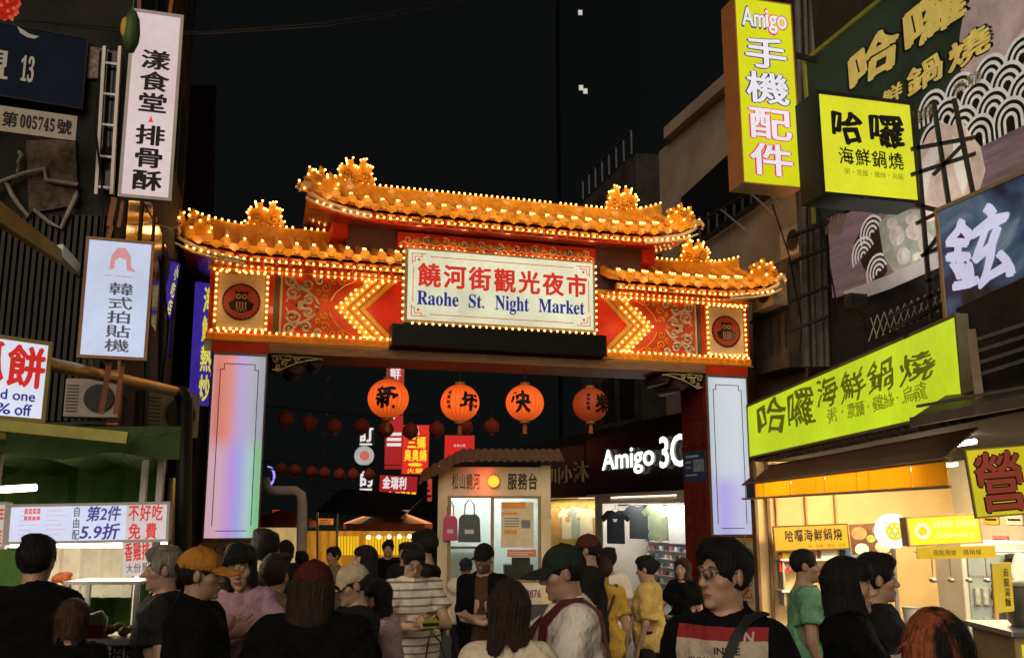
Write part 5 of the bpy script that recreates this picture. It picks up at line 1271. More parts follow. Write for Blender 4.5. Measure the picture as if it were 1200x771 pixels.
# tented stall in the lane
ts=empty('food_stall',P(430,640,22),0,'yellow lit stall with orange canopies far down the lane','stall'); ts.location.z=0; ts.matrix_world=Matrix.Translation((P(430,640,22).x,22,0))
def tp(px,py,Y=22): return P(px,py,Y)
b=MB(); b.slab(tp(352,622),tp(352,720),tp(500,720),tp(500,622),.1); child(ts,b,'menu_wall',em('stall_yellow_lit',lin(196,128,34),.62,.4,3,stretch=(3,1,.6)))
b=MB(); b.slab(tp(308,606,21),tp(308,700,21),tp(352,700,22),tp(352,608,22),.1); child(ts,b,'side_wall',em('stall_cream_lit',lin(205,170,110),.6,.2,3))
b=MB()
for i in range(26): b.slab(tp(396+i*3.6,628,21.95),tp(396+i*3.6,650,21.95),tp(398.4+i*3.6,650,21.95),tp(398.4+i*3.6,628,21.95),.02) if i%9<7 else None
child(ts,b,'menu_strip',em('stall_amber_lit',lin(236,190,30),.85,.1))
def canopy(cx,cy,w,hgt,Y,mat,parent,name):
    b=MB(); t=P(cx,cy,Y); n=12; ring=[Vector((t.x+w*math.cos(2*math.pi*k/n),Y+w*.8*math.sin(2*math.pi*k/n),t.z-hgt)) for k in range(n)]
    for k in range(n):
        a,c=ring[k],ring[(k+1)%n]; b.add([t,a,c,a-Vector((0,0,.12)),c-Vector((0,0,.12)),t-Vector((0,0,.03))],[(0,1,2),(1,3,4,2),(3,5,4)])
    child(parent,b,name,mat)
oc=pm('canopy_orange',(.42,.085,.025),.6,.25,3)
canopy(455,594,.95,.34,21,oc,ts,'canopy'); canopy(330,597,.75,.24,20.6,oc,ts,'canopy')
b=MB(); b.slab(tp(372,598,20),tp(470,606,20),tp(498,580,23),tp(400,572,23),.04); child(ts,b,'tent_roof',pm('tent_black',(.012,.012,.012),.5,.3,5))
b=MB(); b.bar(tp(395,600,20.2),tp(395,720,20.2),.04); b.bar(tp(372,600,20),tp(372,720,20),.04); split(child(ts,b,'tent_pole',alu))
area_lamp('stall_lamp',(.6,-.8,1.95),(2.5,.8),30,(1,.70,.32),ts)
# white bent duct by the left pillar
b=MB(); b.tube([P(310,560,16.3),P(312,572,16.3),P(318,575,16.3),P(346,575,16.3),P(353,580,16.3),P(354,590,16.3),P(353,720,16.3)],.085,10); tag(b.build('bent_duct',pm('duct_white',(.66,.63,.58),.45,.2,5),None,smooth=60),'white bent duct elbowing out beside the left gate pillar','duct')
b=MB(); b.tube([P(313,558,16.4)+Vector((.0,0,.16*math.cos(t*.3))) +Vector((.12*math.sin(t*.3),0,0)) for t in range(11)],.02,6); tag(b.build('neon_arc',em('violet_neon',lin(150,130,235),1.2,.05),None,smooth=60),'small violet neon arc at the edge of the left gate pillar','neon light')

# ================================================================== service booth
bo=P(513,600,13.0); BO=Matrix.Translation((bo.x,13.0,0))@Matrix.Rotation(R(2.5),4,'Z')
BW=1.50
bt=empty('service_booth',mat=BO,label='cream service booth with corrugated roof and sliding windows under the gateway',cat='booth')
cream_b=pm('booth_cream',(.74,.62,.40),.5,.15,4); 
b=MB(); b.box(0,BW,0,1.3,0,.72); b.build('base_wall',pm('booth_base_blue',(.07,.075,.085),.5,.25,4),bt,bev=.01)
b=MB(); b.box(0,BW,-.005,.04,.725,1.0); b.build('lower_panel',cream_b,bt)
b=MB(); b.box(.78,1.38,-.012,-.006,.77,.96); b.build('number_plate',white_paint,bt)
def booth_text(s,x0,z0,x1,z1,mt,nm,parent,y=-.016,**k):
    t=MB(); text(t,s,x0,z0,x1,z1,z=0,**k); q=MB(); q.add([(a,y-(c),e) for a,c,e in [(v[0],v[2],v[1]) for v in t.v]],t.f); return q.build(nm,mt,parent,fixn=False)
booth_text('警 2786-8876',.80,.80,1.36,.93,pm('plate_red_ink',(.30,.04,.03),.5,.1),'number_lettering',bt,off=.02)
b=MB()
for x in (0,BW-.13): b.box(x,x+.13,-.02,.08,.725,2.52)
b.box(-.02,BW+.02,1.22,1.3,.725,2.5); split(b.build('corner_post',cream_b,bt,bev=.006))
b=MB(); b.box(.0,.04,.08,1.22,.725,2.5); b.box(BW-.04,BW,.08,1.22,.725,2.5); split(b.build('side_wall',cream_b,bt))
b=MB(); b.box(.13,BW-.13,.0,.05,2.12,2.50); hd=b.build('header_board',cream_b,bt)
def bt_t(s,x0,x1,mt,**k): return booth_text(s,x0,2.20,x1,2.42,mt,'header_lettering',hd,y=-.004,**k)
bt_t('松山饒河',.18,.56,pm('header_brown_ink',(.10,.045,.03),.5,.1),off=.01,cell=True); bt_t('服務台',.92,1.33,pm('header_dark_ink',(.05,.035,.02),.5,.1),off=.03,cell=True)
b=MB()
for x in (.13,.70,BW-.17): b.box(x,x+.045,-.01,.06,1.0,2.118)
b.box(.13,BW-.13,-.012,.06,2.085,2.119); b.box(.13,BW-.13,-.012,.06,1.0,1.03); b.build('window_frame',pm('frame_brown_alu',(.30,.23,.13),.4,.2,5,metal=.3),bt)
gl2=bpy.data.materials.new('booth_glass'); gl2.use_nodes=True; _b=gl2.node_tree.nodes['Principled BSDF']; _b.inputs['Base Color'].default_value=(.92,.96,.95,1); _b.inputs['Roughness'].default_value=.04; _b.inputs['Transmission Weight'].default_value=1; _b.inputs['IOR'].default_value=1.06
b=MB(); b.box(.75,BW-.17,.02,.026,1.03,2.085); b.build('window_pane',gl2,bt)
b=MB(); b.box(.05,BW-.05,1.15,1.21,.73,2.5); b.build('back_wall',pm('booth_inside_blue',(.36,.47,.52),.5,.1,3),bt)
b=MB(); b.box(.04,BW-.04,.06,1.2,2.46,2.499); b.build('ceiling',white_paint,bt)
b=MB(); b.tube([(.15,.12,2.10),(.70,.12,2.10)],.018,8); b.build('tube_lamp',white_hot,bt,smooth=60)
area_lamp('booth_lamp',(.7,.6,2.42),(1.0,.5),24,(1,.95,.86),bt)
b=MB(); b.box(.10,.62,.9,1.1,1.4,1.43); b.box(.9,1.3,.5,.9,1.0,1.2); b.box(1.0,1.25,.45,.48,1.05,1.3); b.build('inside_shelf',dark_steel,bt)
b=MB(); b.box(-.02,BW+.02,-.12,-.0,1.001,1.03) if False else b.box(.14,.7,-.1,-.014,1.0,1.02); b.build('counter_shelf',pm('counter_pale',(.5,.45,.36),.5,.1),bt)
# corrugated hip roof
b=MB(); n=46; xa,xb,yf,yb=-.24,BW+.16,-.30,1.6
def rz(x,y):
    ex=min(1,max(0,(x-xa)/.55),max(0,(xb-x)/.55) if x>BW*.6 else 1); ey=min(1,(y-yf)/.6)
    return 2.50+.30*min(max(0,(x-xa)/.55),1)*(1)-.22+.18*ey+.011*math.sin((x)*2*math.pi/.10)
vs=[];fs=[]
for i in range(n*2+1):
    x=xa+(xb-xa)*i/(n*2)
    for y in (yf,.3,yb): vs.append((x,y,rz(x,y)))
    for y in (yb,.3,yf): vs.append((x,y,rz(x,y)-.02))
for i in range(n*2):
    for k in range(6): fs.append((i*6+k,i*6+(k+1)%6,(i+1)*6+(k+1)%6,(i+1)*6+k))
fs+=[tuple(range(6)),tuple(n*2*6+k for k in range(6))]
b.add(vs,fs); b.build('corrugated_roof',pm('roof_brown_sheet',(.085,.045,.028),.5,.3,5),bt,smooth=40)
o=empty('warning_lamp',mat=BO@Matrix.Translation((.735,-.002,2.31)),label='round glowing red and orange beacon on the booth header',cat='warning lamp')
b=MB(); b.lathe([(.08,0),(.085,.02),(.085,.03)],20,(0,0,0),Matrix.Rotation(R(90),4,'X')); b.build('base_ring',pm('lamp_ring_red',(.3,.03,.02),.4,.1),o)
b=MB(); b.lathe([(.078,.03),(.07,.07),(.04,.10),(.0001,.11)],20,(0,0,0),Matrix.Rotation(R(90),4,'X')); b.build('lamp_dome',em('beacon_orange',(1.0,.26,.02),2.4,.1),o,smooth=60)
pl_=bpy.data.lights.new('beacon_light','POINT'); pl_.energy=1.8; pl_.color=(1,.06,.02); pl_.shadow_soft_size=.05
po=bpy.data.objects.new('beacon_light',pl_); COL.objects.link(po); po.parent=o; po.location=(-.12,-.12,0)
def tote(x,z,w,h,mt,label):
    o=empty('tote_bag',mat=BO@Matrix.Translation((x,-.06,z)),label=label,cat='bag',group='bags hung in the booth window')
    b=MB(); n=8
    b.prism([(-w/2,-h),(w/2,-h),(w/2*.92,-.05),(w*.3,-.0),(-w*.3,-.0),(-w/2*.92,-.05)],-.04,.04,lambda a,c,t:Vector((a,t,c))); b.build('bag_body',mt,o,bev=.015)
    b=MB(); b.tube([(-w*.22,-.045,-.03),(-w*.2,-.03,.12),(0,-.01,.2),(w*.2,-.03,.12),(w*.22,-.045,-.03)],.009,6); b.build('handle',mt,o,smooth=60)
    b=MB(); b.prism([(-w*.2,-h*.55),(w*.2,-h*.55),(w*.2,-h*.7),(-w*.2,-h*.7)],.042,.044,lambda a,c,t:Vector((a,-t,c))); b.build('bag_print',whiteink,o)
tote(.17,1.86,.20,.32,pm('bag_pink',(.62,.10,.22),.6,.15,5),'pink tote bag hanging in the booth window')
tote(.42,1.88,.30,.36,pm('bag_grey_green',(.10,.13,.12),.5,.25,4),'larger grey green tote bag hanging beside the pink one')
cor=tuple(BO@Vector(v) for v in ((.84,-.02,2.04),(1.27,-.02,2.04),(1.27,-.02,1.45),(.84,-.02,1.45)))
sign('poster','orange and cream notice poster stuck on the booth window','poster',cor,pm('poster_cream',(.80,.68,.46),.6,.12,8),cream_b,.004,0,.002,
   [('orange_band',pm('poster_orange',(.85,.36,.06),.6,.15),multi(rect(.0,.86,.75,1.0),rect(.1,.30,.48,.38),rect(0,.72,.5,.77))),('text_line',greyink,multi(*[rect(.1,.45+.06*k,.55,.47+.06*k) for k in range(4)],rect(.62,.42,.9,.60)))])
cor=tuple(BO@Vector(v) for v in ((.92,-.03,1.42),(1.30,-.03,1.42),(1.30,-.03,1.33),(.92,-.03,1.33)))
sign('notice','small orange paper strip under the booth poster','notice',cor,pm('strip_orange',(.70,.22,.08),.6,.15),cream_b,.004,0,.002,[('text_line',whiteink,multi(rect(.08,.55,.9,.7),rect(.08,.25,.7,.4)))])
# blue notice on the inner face of the right pillar
m0=GM@Vector((GLEN-.862,.12,0)); 
cor=tuple(GM@Vector(v) for v in ((GLEN-.866,.92,3.02),(GLEN-.866,.06,3.02),(GLEN-.866,.06,2.46),(GLEN-.866,.92,2.46)))
sign('poster','dark blue notice on the inner side of the right gate pillar','poster',cor,pm('poster_navy',(.03,.06,.14),.4,.3,4),pm('poster_edge_blue',(.05,.08,.16),.5,.1),.006,.0,.002,
   [('text_line',pm('poster_pale_ink',(.40,.46,.55),.5,.1),multi(rect(.1,.8,.7,.87),rect(.1,.62,.35,.68),rect(.1,.45,.35,.5),rect(.1,.2,.6,.25))),('photo_patch',pm('poster_patch',(.22,.28,.36),.5,.4,8),rect(.45,.32,.92,.72))])

# ================================================================== lanterns
lant=bpy.data.materials.new('lantern_silk'); lant.use_nodes=True
nt=lant.node_tree; bs=nt.nodes['Principled BSDF']; tc=nt.nodes.new('ShaderNodeTexCoord'); sp_=nt.nodes.new('ShaderNodeSeparateXYZ'); nt.links.new(tc.outputs['Object'],sp_.inputs[0])
at_=nt.nodes.new('ShaderNodeMath'); at_.operation='ARCTAN2'; nt.links.new(sp_.outputs['X'],at_.inputs[0]); nt.links.new(sp_.outputs['Y'],at_.inputs[1])
mu=nt.nodes.new('ShaderNodeMath'); mu.operation='MULTIPLY'; mu.inputs[1].default_value=24; nt.links.new(at_.outputs[0],mu.inputs[0]); sn_=nt.nodes.new('ShaderNodeMath'); sn_.operation='SINE'; nt.links.new(mu.outputs[0],sn_.inputs[0])
mr=nt.nodes.new('ShaderNodeMapRange'); mr.inputs[1].default_value=-1; mr.inputs[2].default_value=1; mr.inputs[3].default_value=.62; mr.inputs[4].default_value=1.02; nt.links.new(sn_.outputs[0],mr.inputs[0])
zz=nt.nodes.new('ShaderNodeMath'); zz.operation='MULTIPLY'; nt.links.new(sp_.outputs['Z'],zz.inputs[0]); nt.links.new(sp_.outputs['Z'],zz.inputs[1])
zm=nt.nodes.new('ShaderNodeMapRange'); zm.inputs[2].default_value=.105; zm.inputs[3].default_value=1.12; zm.inputs[4].default_value=.42; nt.links.new(zz.outputs[0],zm.inputs[0])
zk=nt.nodes.new('ShaderNodeMath'); zk.operation='MULTIPLY'; nt.links.new(zm.outputs[0],zk.inputs[0]); nt.links.new(mr.outputs[0],zk.inputs[1]); nt.links.new(zk.outputs[0],bs.inputs['Emission Strength'])
bs.inputs['Base Color'].default_value=(.65,.10,.02,1); bs.inputs['Emission Color'].default_value=(.80,.10,.012,1); bs.inputs['Roughness'].default_value=.6
lantdim=lant.copy(); lantdim.name='lantern_silk_dim'
for l in list(lantdim.node_tree.links):
    if l.to_socket.name=='Emission Strength': lantdim.node_tree.links.remove(l)
lantdim.node_tree.nodes['Principled BSDF'].inputs['Emission Strength'].default_value=.13; lantdim.node_tree.nodes['Principled BSDF'].inputs['Base Color'].default_value=(.42,.065,.025,1)
lantoff=pm('lantern_cloth_red',(.50,.08,.045),.6,.25,6)
def lantern(loc,r,mt,label,group,ch=None,sub=None,tass=True,rz=0):
    o=empty('paper_lantern',loc,rz,label,'lantern',group)
    b=MB(); prof=[]
    for i in range(19):
        t=-math.pi/2+math.pi*(.06+.88*i/18); prof.append((r*math.cos(t),r*.96*math.sin(t)))
    b.lathe(prof,28); b.build('shade',mt,o,smooth=60)
    b=MB(); b.lathe([(r*.26,r*.93),(r*.26,r*1.06),(r*.2,r*1.06)],14); b.lathe([(r*.2,-r*1.06),(r*.26,-r*1.06),(r*.26,-r*.93)],14); split(b.build('collar',pm('lantern_collar_gold',(.45,.22,.05),.4,.2),o))
    b=MB(); b.tube([(0,0,r*1.05),(0,0,r*1.05+.32)],.006,5); b.build('cord',dark_steel,o)
    if tass:
        b=MB(); b.lathe([(.012,-r*1.05),(.02,-r*1.12),(.035,-r*1.2),(.04,-r*1.62),(.0001,-r*1.64)],10); b.build('tassel',pm('tassel_orange',(.45,.14,.03),.7,.4,30),o)
    b=MB()
    def curved(s,w,h,zc,ang):
        t=MB(); text(t,s,-w/2,zc-h/2,w/2,zc+h/2,z=0,off=.045,rough=.04)
        vs=[]
        for (x,z,k) in t.v:
            a=x/r+ang; rr=math.sqrt(max(.01,1-(z/(r*.97))**2))*(r+.006)+k; vs.append((rr*math.sin(a),-rr*math.cos(a),z))
        b.add(vs,t.f)
    if ch: curved(ch,r*1.05,r*1.05,0,sub[0] if sub else 0)
    if sub and sub[1]:
        for i,c_ in enumerate(sub[1]): curved(c_,r*.2,r*.2,r*.45-i*r*.24,sub[2])
    if len(b.v): b.build('lettering',ink,o,fixn=False)
    return o
for px,py,r,ch,sub,mt,lab in ((455,467,.345,'新',(.05,None,0),lant,'first bright orange lantern from the left under the gate beam'),(539,472,.335,'年',(.62,'恭賀新禧',-.55),lant,'second bright orange lantern, its character turned to the right'),(615,472,.335,'快',(-.25,None,0),lant,'third bright orange lantern from the left under the gate beam'),(692,474,.32,'樂',(.75,'恭賀新禧',-.2),lantdim,'duller red lantern hanging nearest the right gate pillar')):
    r0=ray(px,py); n=Vector((GU.y,-GU.x,0)); t=((GM@Vector((0,.35,0)))-CAM).dot(n)/r0.dot(n)
    loc=CAM+r0*t; lantern(loc,r,mt,lab,'large lanterns under the gate beam',ch,sub)
k=0
for Y,row in ((24,((335,491),(362,495),(392,500),(424,500),(452,503),(481,505),(512,503),(545,500),(576,500))),(36,((330,549),(346,551),(365,553),(380,554),(398,556),(414,556),(433,556)))):
    for k,(px,py) in enumerate(row):
        lantern(P(px,py,Y),.20 if Y==24 else .22,lantoff,'small unlit red lantern, %s from the left on the %s cross wire'%(ORD[k],('nearer','farther')[Y==36]),'small unlit lanterns strung across the lane',tass=False)
def wire(pts,r=.008,name='overhead_wire',label=None,cat='wire',group=None,mat=None):
    b=MB(); b.tube(pts,r,5); tag(b.build(name,mat or black_metal,None,smooth=60),label,cat,group)
wire([P(300,474,24),P(420,487,24),P(545,485,24),P(640,475,24)],.012,label='cross wire carrying the nearer row of small lanterns')
wire([P(300,540,36),P(390,545,36),P(470,545,36)],.014,label='cross wire carrying the farther row of small lanterns')
wire([P(60,28,7.6),P(140,38,8),P(240,40,9),P(380,31,11),P(470,17,13),P(580,-8,16)],.006,label='upper thin cable sweeping across the sky past the tall white sign',mat=dark_steel)
wire([P(0,23,7.4),P(140,33,8),P(240,38,9),P(380,27,11),P(470,12,13),P(570,-12,16)],.006,label='lower thin cable crossing the top of the tall white sign',mat=dark_steel)
wire([P(313,548,15.5),P(340,556,17),P(390,575,19),P(450,580,20),P(470,578,20)],.012,label='drooping cable from the left gate pillar to the lane stall')
wire([P(100,300,8.2),P(120,380,8.3),P(118,420,8.4),P(150,470,8.6)],.01,label='slack cable on the dark wall behind the short blade sign')
b=MB()
for i in range(5):
    q=P(383-i*1.5,447+i*22,20); b.bar(q,q+Vector((.06,0,.12)),.035,.02)
tag(b.build('hanging_tag_string',pm('tag_yellow',(.45,.40,.16),.5,.2),None),'string of five small yellow tags hanging behind the gate beam','hanging tags')
# hanging ornaments in the top left corner
o=empty('strawberry_ornament',P(4,-2,6.0),0,'red beaded hanging ornament above the navy board','ornament')
b=MB(); b.lathe([(.0001,-.16),(.07,-.12),(.10,-.04),(.09,.06),(.04,.12),(.0001,.13)],18); b.build('body',em('beaded_red_glow',lin(190,38,22),.55,.3,40,base=(.5,.05,.02)),o,smooth=60)
b=MB()
for i in range(60):
    t=i*2.4; z=-.14+.0042*i; rr=.10*math.sqrt(max(.02,1-((z+.02)/.15)**2)); b.sphere((rr*math.cos(t),rr*math.sin(t),z),.012,6,4)
b.build('bead',em('bead_salmon',lin(235,90,60),.6,.2),o,smooth=60)
b=MB(); b.tube([(0,0,.12),(0,0,1.2)],.006,5); b.build('cord',dark_steel,o)
o=empty('gourd_ornament',P(154,38,6.4),0,'green hanging ornament with a yellow patch over the tall white sign','ornament')
b=MB(); b.lathe([(.0001,-.16),(.03,-.15),(.055,-.08),(.06,.0),(.05,.10),(.025,.16),(.0001,.165)],16); b.build('body',pm('ornament_green',(.06,.12,.03),.5,.3,9),o,smooth=60)
b=MB(); b.sphere((-.035,-.035,.02),.04,10,8,(.8,.6,2)); b.build('yellow_patch',pm('ornament_yellow',(.55,.38,.06),.5,.2),o,smooth=60)
b=MB(); b.tube([(0,0,.16),(.02,0,1.2)],.006,5); b.build('cord',dark_steel,o)

# ================================================================== clutter of the stalls and walls
def pot(name,loc,r,h,m1,label,cat,lid=None,group=None):
    o=empty(name,loc,0,label,cat,group); b=MB(); b.lathe([(r*.82,0),(r,h*.15),(r,h),(r*1.06,h*1.02),(r*.94,h*1.02),(r*.9,h*.2)],16); b.build('body',m1,o,smooth=40)
    if lid is not None:
        b=MB(); b.lathe([(r*1.04,h*1.03),(r*.8,h*1.12),(r*.12,h*1.2),(r*.12,h*1.32),(.0001,h*1.34)],16); b.build('lid',lid,o,smooth=40)
    return o
sauce=pm('sauce_red',(.40,.05,.02),.4,.2,8); sauce_b=pm('sauce_brown',(.09,.04,.02),.35,.2,8); yel_p=pm('plastic_yellow',(.60,.42,.05),.4,.15); pink_p=pm('plastic_pink',(.55,.20,.25),.4,.15); blue_p=pm('plastic_blue',(.07,.16,.36),.4,.15)
def bottle(loc,mt,label,group):
    o=empty('sauce_bottle',loc,0,label,'bottle',group); b=MB(); b.lathe([(.032,0),(.034,.02),(.034,.13),(.014,.165),(.012,.19)],12); b.build('body',mt,o,smooth=40); b=MB(); b.lathe([(.017,.188),(.017,.205),(.006,.225),(.0001,.226)],10); b.build('cap',white_paint,o,smooth=40)
for i,(x,mt,cn) in enumerate(((-2.95,sauce,'red'),(-2.86,sauce_b,'brown'),(-2.77,yel_p,'yellow'))): bottle((x,5.98,1.161),mt,cn+' sauce bottle standing on the snack stall counter','sauce bottles on the left stall')
for i,(x,mt,cn) in enumerate(((3.33,sauce,'red'),(3.37,yel_p,'yellow'),(3.34,sauce_b,'brown'))): bottle((x,10.2+i*.13,.951),mt,cn+' sauce bottle on the cream side counter of the shop','sauce bottles on the shop side counter')
pot('cooking_pot',(-3.35,6.15,1.161),.13,.2,steel,'steel lidded pot on the snack stall counter behind the food warmer','pot',alu)
pot('cooking_pot',(3.55,6.85,1.141),.15,.26,steel,'tall steel soup pot on the tan framed counter','pot',alu)
pot('cooking_pot',(4.25,6.9,1.141),.12,.16,black_metal,'small black pot on the tan framed counter','pot',alu)
sh=empty('wall_shelf',(4.35,13.85,1.25),0,'white wall shelf stacked with boxes under the orange yellow menu board','shelf')
b=MB(); b.box(-.65,.65,-.2,.13,0,.025); b.box(-.65,.65,-.2,.13,-.42,-.395); b.build('board',white_paint,sh)
b=MB()
for x in (-.6,.6): b.box(x-.015,x+.015,-.16,.13,-.6,-.001)
split(b.build('bracket',alu,sh))
for i,(x,w_,hh,mt,cn) in enumerate(((-.5,.22,.20,yel_p,'yellow'),(-.22,.2,.16,pink_p,'pink'),(.05,.24,.24,white_paint,'white'),(.36,.2,.18,blue_p,'blue'))):
    o=empty('storage_box',(4.35+x,13.82,1.276),0,cn+' plastic box on the wall shelf in the right shop','box','boxes on the wall shelf'); b=MB(); b.box(-w_/2,w_/2,-.12,.1,0,hh); b.build('body',mt,o,bev=.012); b=MB(); b.box(-w_/2-.01,w_/2+.01,-.13,.11,hh+.001,hh+.025); b.build('lid',alu,o)
kr=empty('kitchen_rack',(5.5,9.3,0),0,'steel kitchen rack with bowls behind the small lime light box','rack')
b=MB()
for x in (-.45,.45):
    for y in (-.2,.2): b.box(x-.015,x+.015,y-.015,y+.015,0,2.0)
split(b.build('upright',steel,kr))
b=MB()
for z in (.5,.95,1.35,1.75): b.box(-.46,.46,-.22,.22,z,z+.02)
split(b.build('shelf',steel,kr))
b=MB()
for z in (.97,1.37,1.77):
    for k in range(4): b.lathe([(.05,z+.001),(.085,z+.07),(.09,z+.10),(.08,z+.10),(.045,z+.015)],12,(-.33+.22*k,0,0))
b.build('bowl_stack',white_paint,kr,smooth=40)
rl_=empty('utensil_rail',(4.15,8.85,1.56),0,'rail of hanging ladles and bags under the yellow strip','utensil rail')
b=MB(); b.tube([(-.55,0,0),(.65,0,0)],.01,6); b.build('rail',steel,rl_)
for k in range(4):
    b=MB(); b.tube([(-.4+.16*k,0,-.01),(-.4+.16*k,.0,-.22)],.005,6); b.sphere((-.4+.16*k,0,-.25),.035,10,6,(1,1,.6)); b.build('ladle',steel,rl_,smooth=50)
b=MB(); b.prism([(.35,-.02),(.42,-.02),(.50,-.2),(.46,-.32),(.32,-.32),(.28,-.2)],-.03,.03,lambda a,c,t:Vector((a,t,c))); b.build('plastic_bag',white_paint,rl_,bev=.02)
for k,(y,z,cn,mt) in enumerate(((12.9,1.75,'upper left yellow',yel_p),(12.3,1.75,'upper right white',white_paint),(12.7,1.35,'lower pink',pink_p))):
    o=empty('price_card',(6.29,y,z),R(-90),cn+' price card on the inner wall of the right shop','price card','price cards on the shop wall'); b=MB(); b.box(-.2,.2,-.008,0,0,.26); b.build('card',mt,o); b=MB()
    for q in range(3): b.box(-.15,.15,-.012,-.009,.05+.07*q,.075+.07*q)
    b.build('text_line',ink,o)
# cables, conduits and machines on the walls
for k,(pts,l) in enumerate((
  (((66,300,8.3),(98,330,8.35),(112,380,8.4),(100,440,8.4),(120,500,8.4)),'black cable looping left of the short blade sign'),
  (((118,60,8.4),(112,150,8.4),(122,240,8.4),(116,300,8.4)),'thin cable running down beside the window grille'),
  (((186,300,10.5),(198,380,10.5),(190,450,10.5),(205,520,10.5)),'loose cable right of the short blade sign'),
  (((170,240,9.0),(182,262,9.5),(200,268,11),(212,262,13.5)),'cable sagging from the wall to the gate roof'))): wire([P(*q) for q in pts],.011,label=l)
for k,(pts,l) in enumerate((
  (((905,240,13),(925,300,12.5),(940,380,12),(935,430,12)),'cable hanging beside the grey drainpipes of the shop building'),
  (((930,60,12),(960,250,11),(985,380,10),(1050,392,9.2)),'cable from the drainpipes down to the long lime sign'),
  (((990,345,9.5),(1030,392,9.2),(1080,372,8.8),(1118,350,8.3)),'cable drooping under the black floodlight'))): wire([P(*q) for q in pts],.011,label=l)
def ac2(loc,rz,s,label):
    o=empty('air_conditioner',loc,rz,label,'air conditioner','air conditioners on the right buildings')
    b=MB(); b.box(-.4*s,.4*s,-.15*s,.15*s,0,.6*s); b.build('casing',pm('ac_casing_grey',(.30,.28,.25),.5,.25,5),o,bev=.01)
    b=MB(); b.lathe([(.05*s,0),(.20*s,.004),(.22*s,.015),(.22*s,.02)],20,(.1*s,-.152*s,.3*s),Matrix.Rotation(R(90),4,'X')); b.build('fan_grille',black_metal,o)
    b=MB(); b.bar((-.3*s,.1*s,-.03),(.3*s,.1*s,-.03),.03); b.bar((.3*s,.14*s,-.03),(.3*s,.14*s,-.4),.03); split(b.build('bracket',dark_steel,o))
ac2(BB(902,362,.75),R(-75),1.0,'grimy air conditioner on the balcony of the beige building')
ac2(BB(935,300,.5),R(-75),.9,'air conditioner high behind the right end of the gate roof')

# boarded windows and ledges of the corner building
b=MB()
for k in range(6): b.box(-6.9+k*.30,-6.62+k*.30,8.52,8.60,3.35,4.25)
split(child(LB,b,'shutter_board',pm('shutter_brown',(.13,.085,.035),.8,.5,4,stretch=(3,1,.4))))
b=MB(); b.box(-7.0,-5.0,8.50,8.61,4.26,4.36); b.box(-9,-3.7,8.46,8.61,2.55,2.68); split(child(LB,b,'ledge',wall_soot))
b=MB()
for k in range(22): b.box(-5.0+k*.06,-4.965+k*.06,8.56,8.61,2.7,4.6)
child(LB,b,'corrugated_sheet',pm('sheet_dark',(.028,.026,.024),.6,.5,5)); 
b=MB()
for k in range(5): b.sphere((0,0,0),.001,5,3) if False else b.sphere(tuple(P(432+k*12,629-k*.2,21.6)),.045,8,6)
split(child(ts,b,'bare_bulb',em('stall_bulb',(1,.8,.45),5.0,.05)))

for k,(px0,py0,px1,py1,Y,c,l) in enumerate(((338,612,352,622,24,(226,150,60),'small amber lit board by the white bent duct'),(372,606,392,616,27,(214,120,50),'orange lit board beyond the dark tent roof'),(318,596,330,606,30,(170,60,40),'dim red lit board next to the violet neon arc'),(500,560,507,588,34,(190,60,40),'slim red lit board half hidden by the booth roof'))):
    o=empty('lit_board',mat=frame_of(*corners((px0,py0),(px1,py0),(px1,py1),(px0,py1),Y))[0],label=l,cat='lit board',group='small lit boards deep in the lane')
    w_=(P(px1,py0,Y)-P(px0,py0,Y)).length; h_=(P(px0,py0,Y)-P(px0,py1,Y)).length
    b=MB(); b.box(-w_/2,w_/2,-h_/2,h_/2,-.1,-.002); b.build('case',dark_steel,o)
    b=MB(); b.box(-w_/2+.03,w_/2-.03,-h_/2+.03,h_/2-.03,0,.01); b.build('face_panel',em('lane_board_%d'%k,lin(*c),.8,.25,5),o)
    b=MB()
    for q in range(3): b.box(-w_*.36,w_*.30-.05*q,-h_*.3+h_*.22*q,-h_*.3+h_*.22*q+h_*.09,.011,.014)
    b.build('text_line',ink,o)
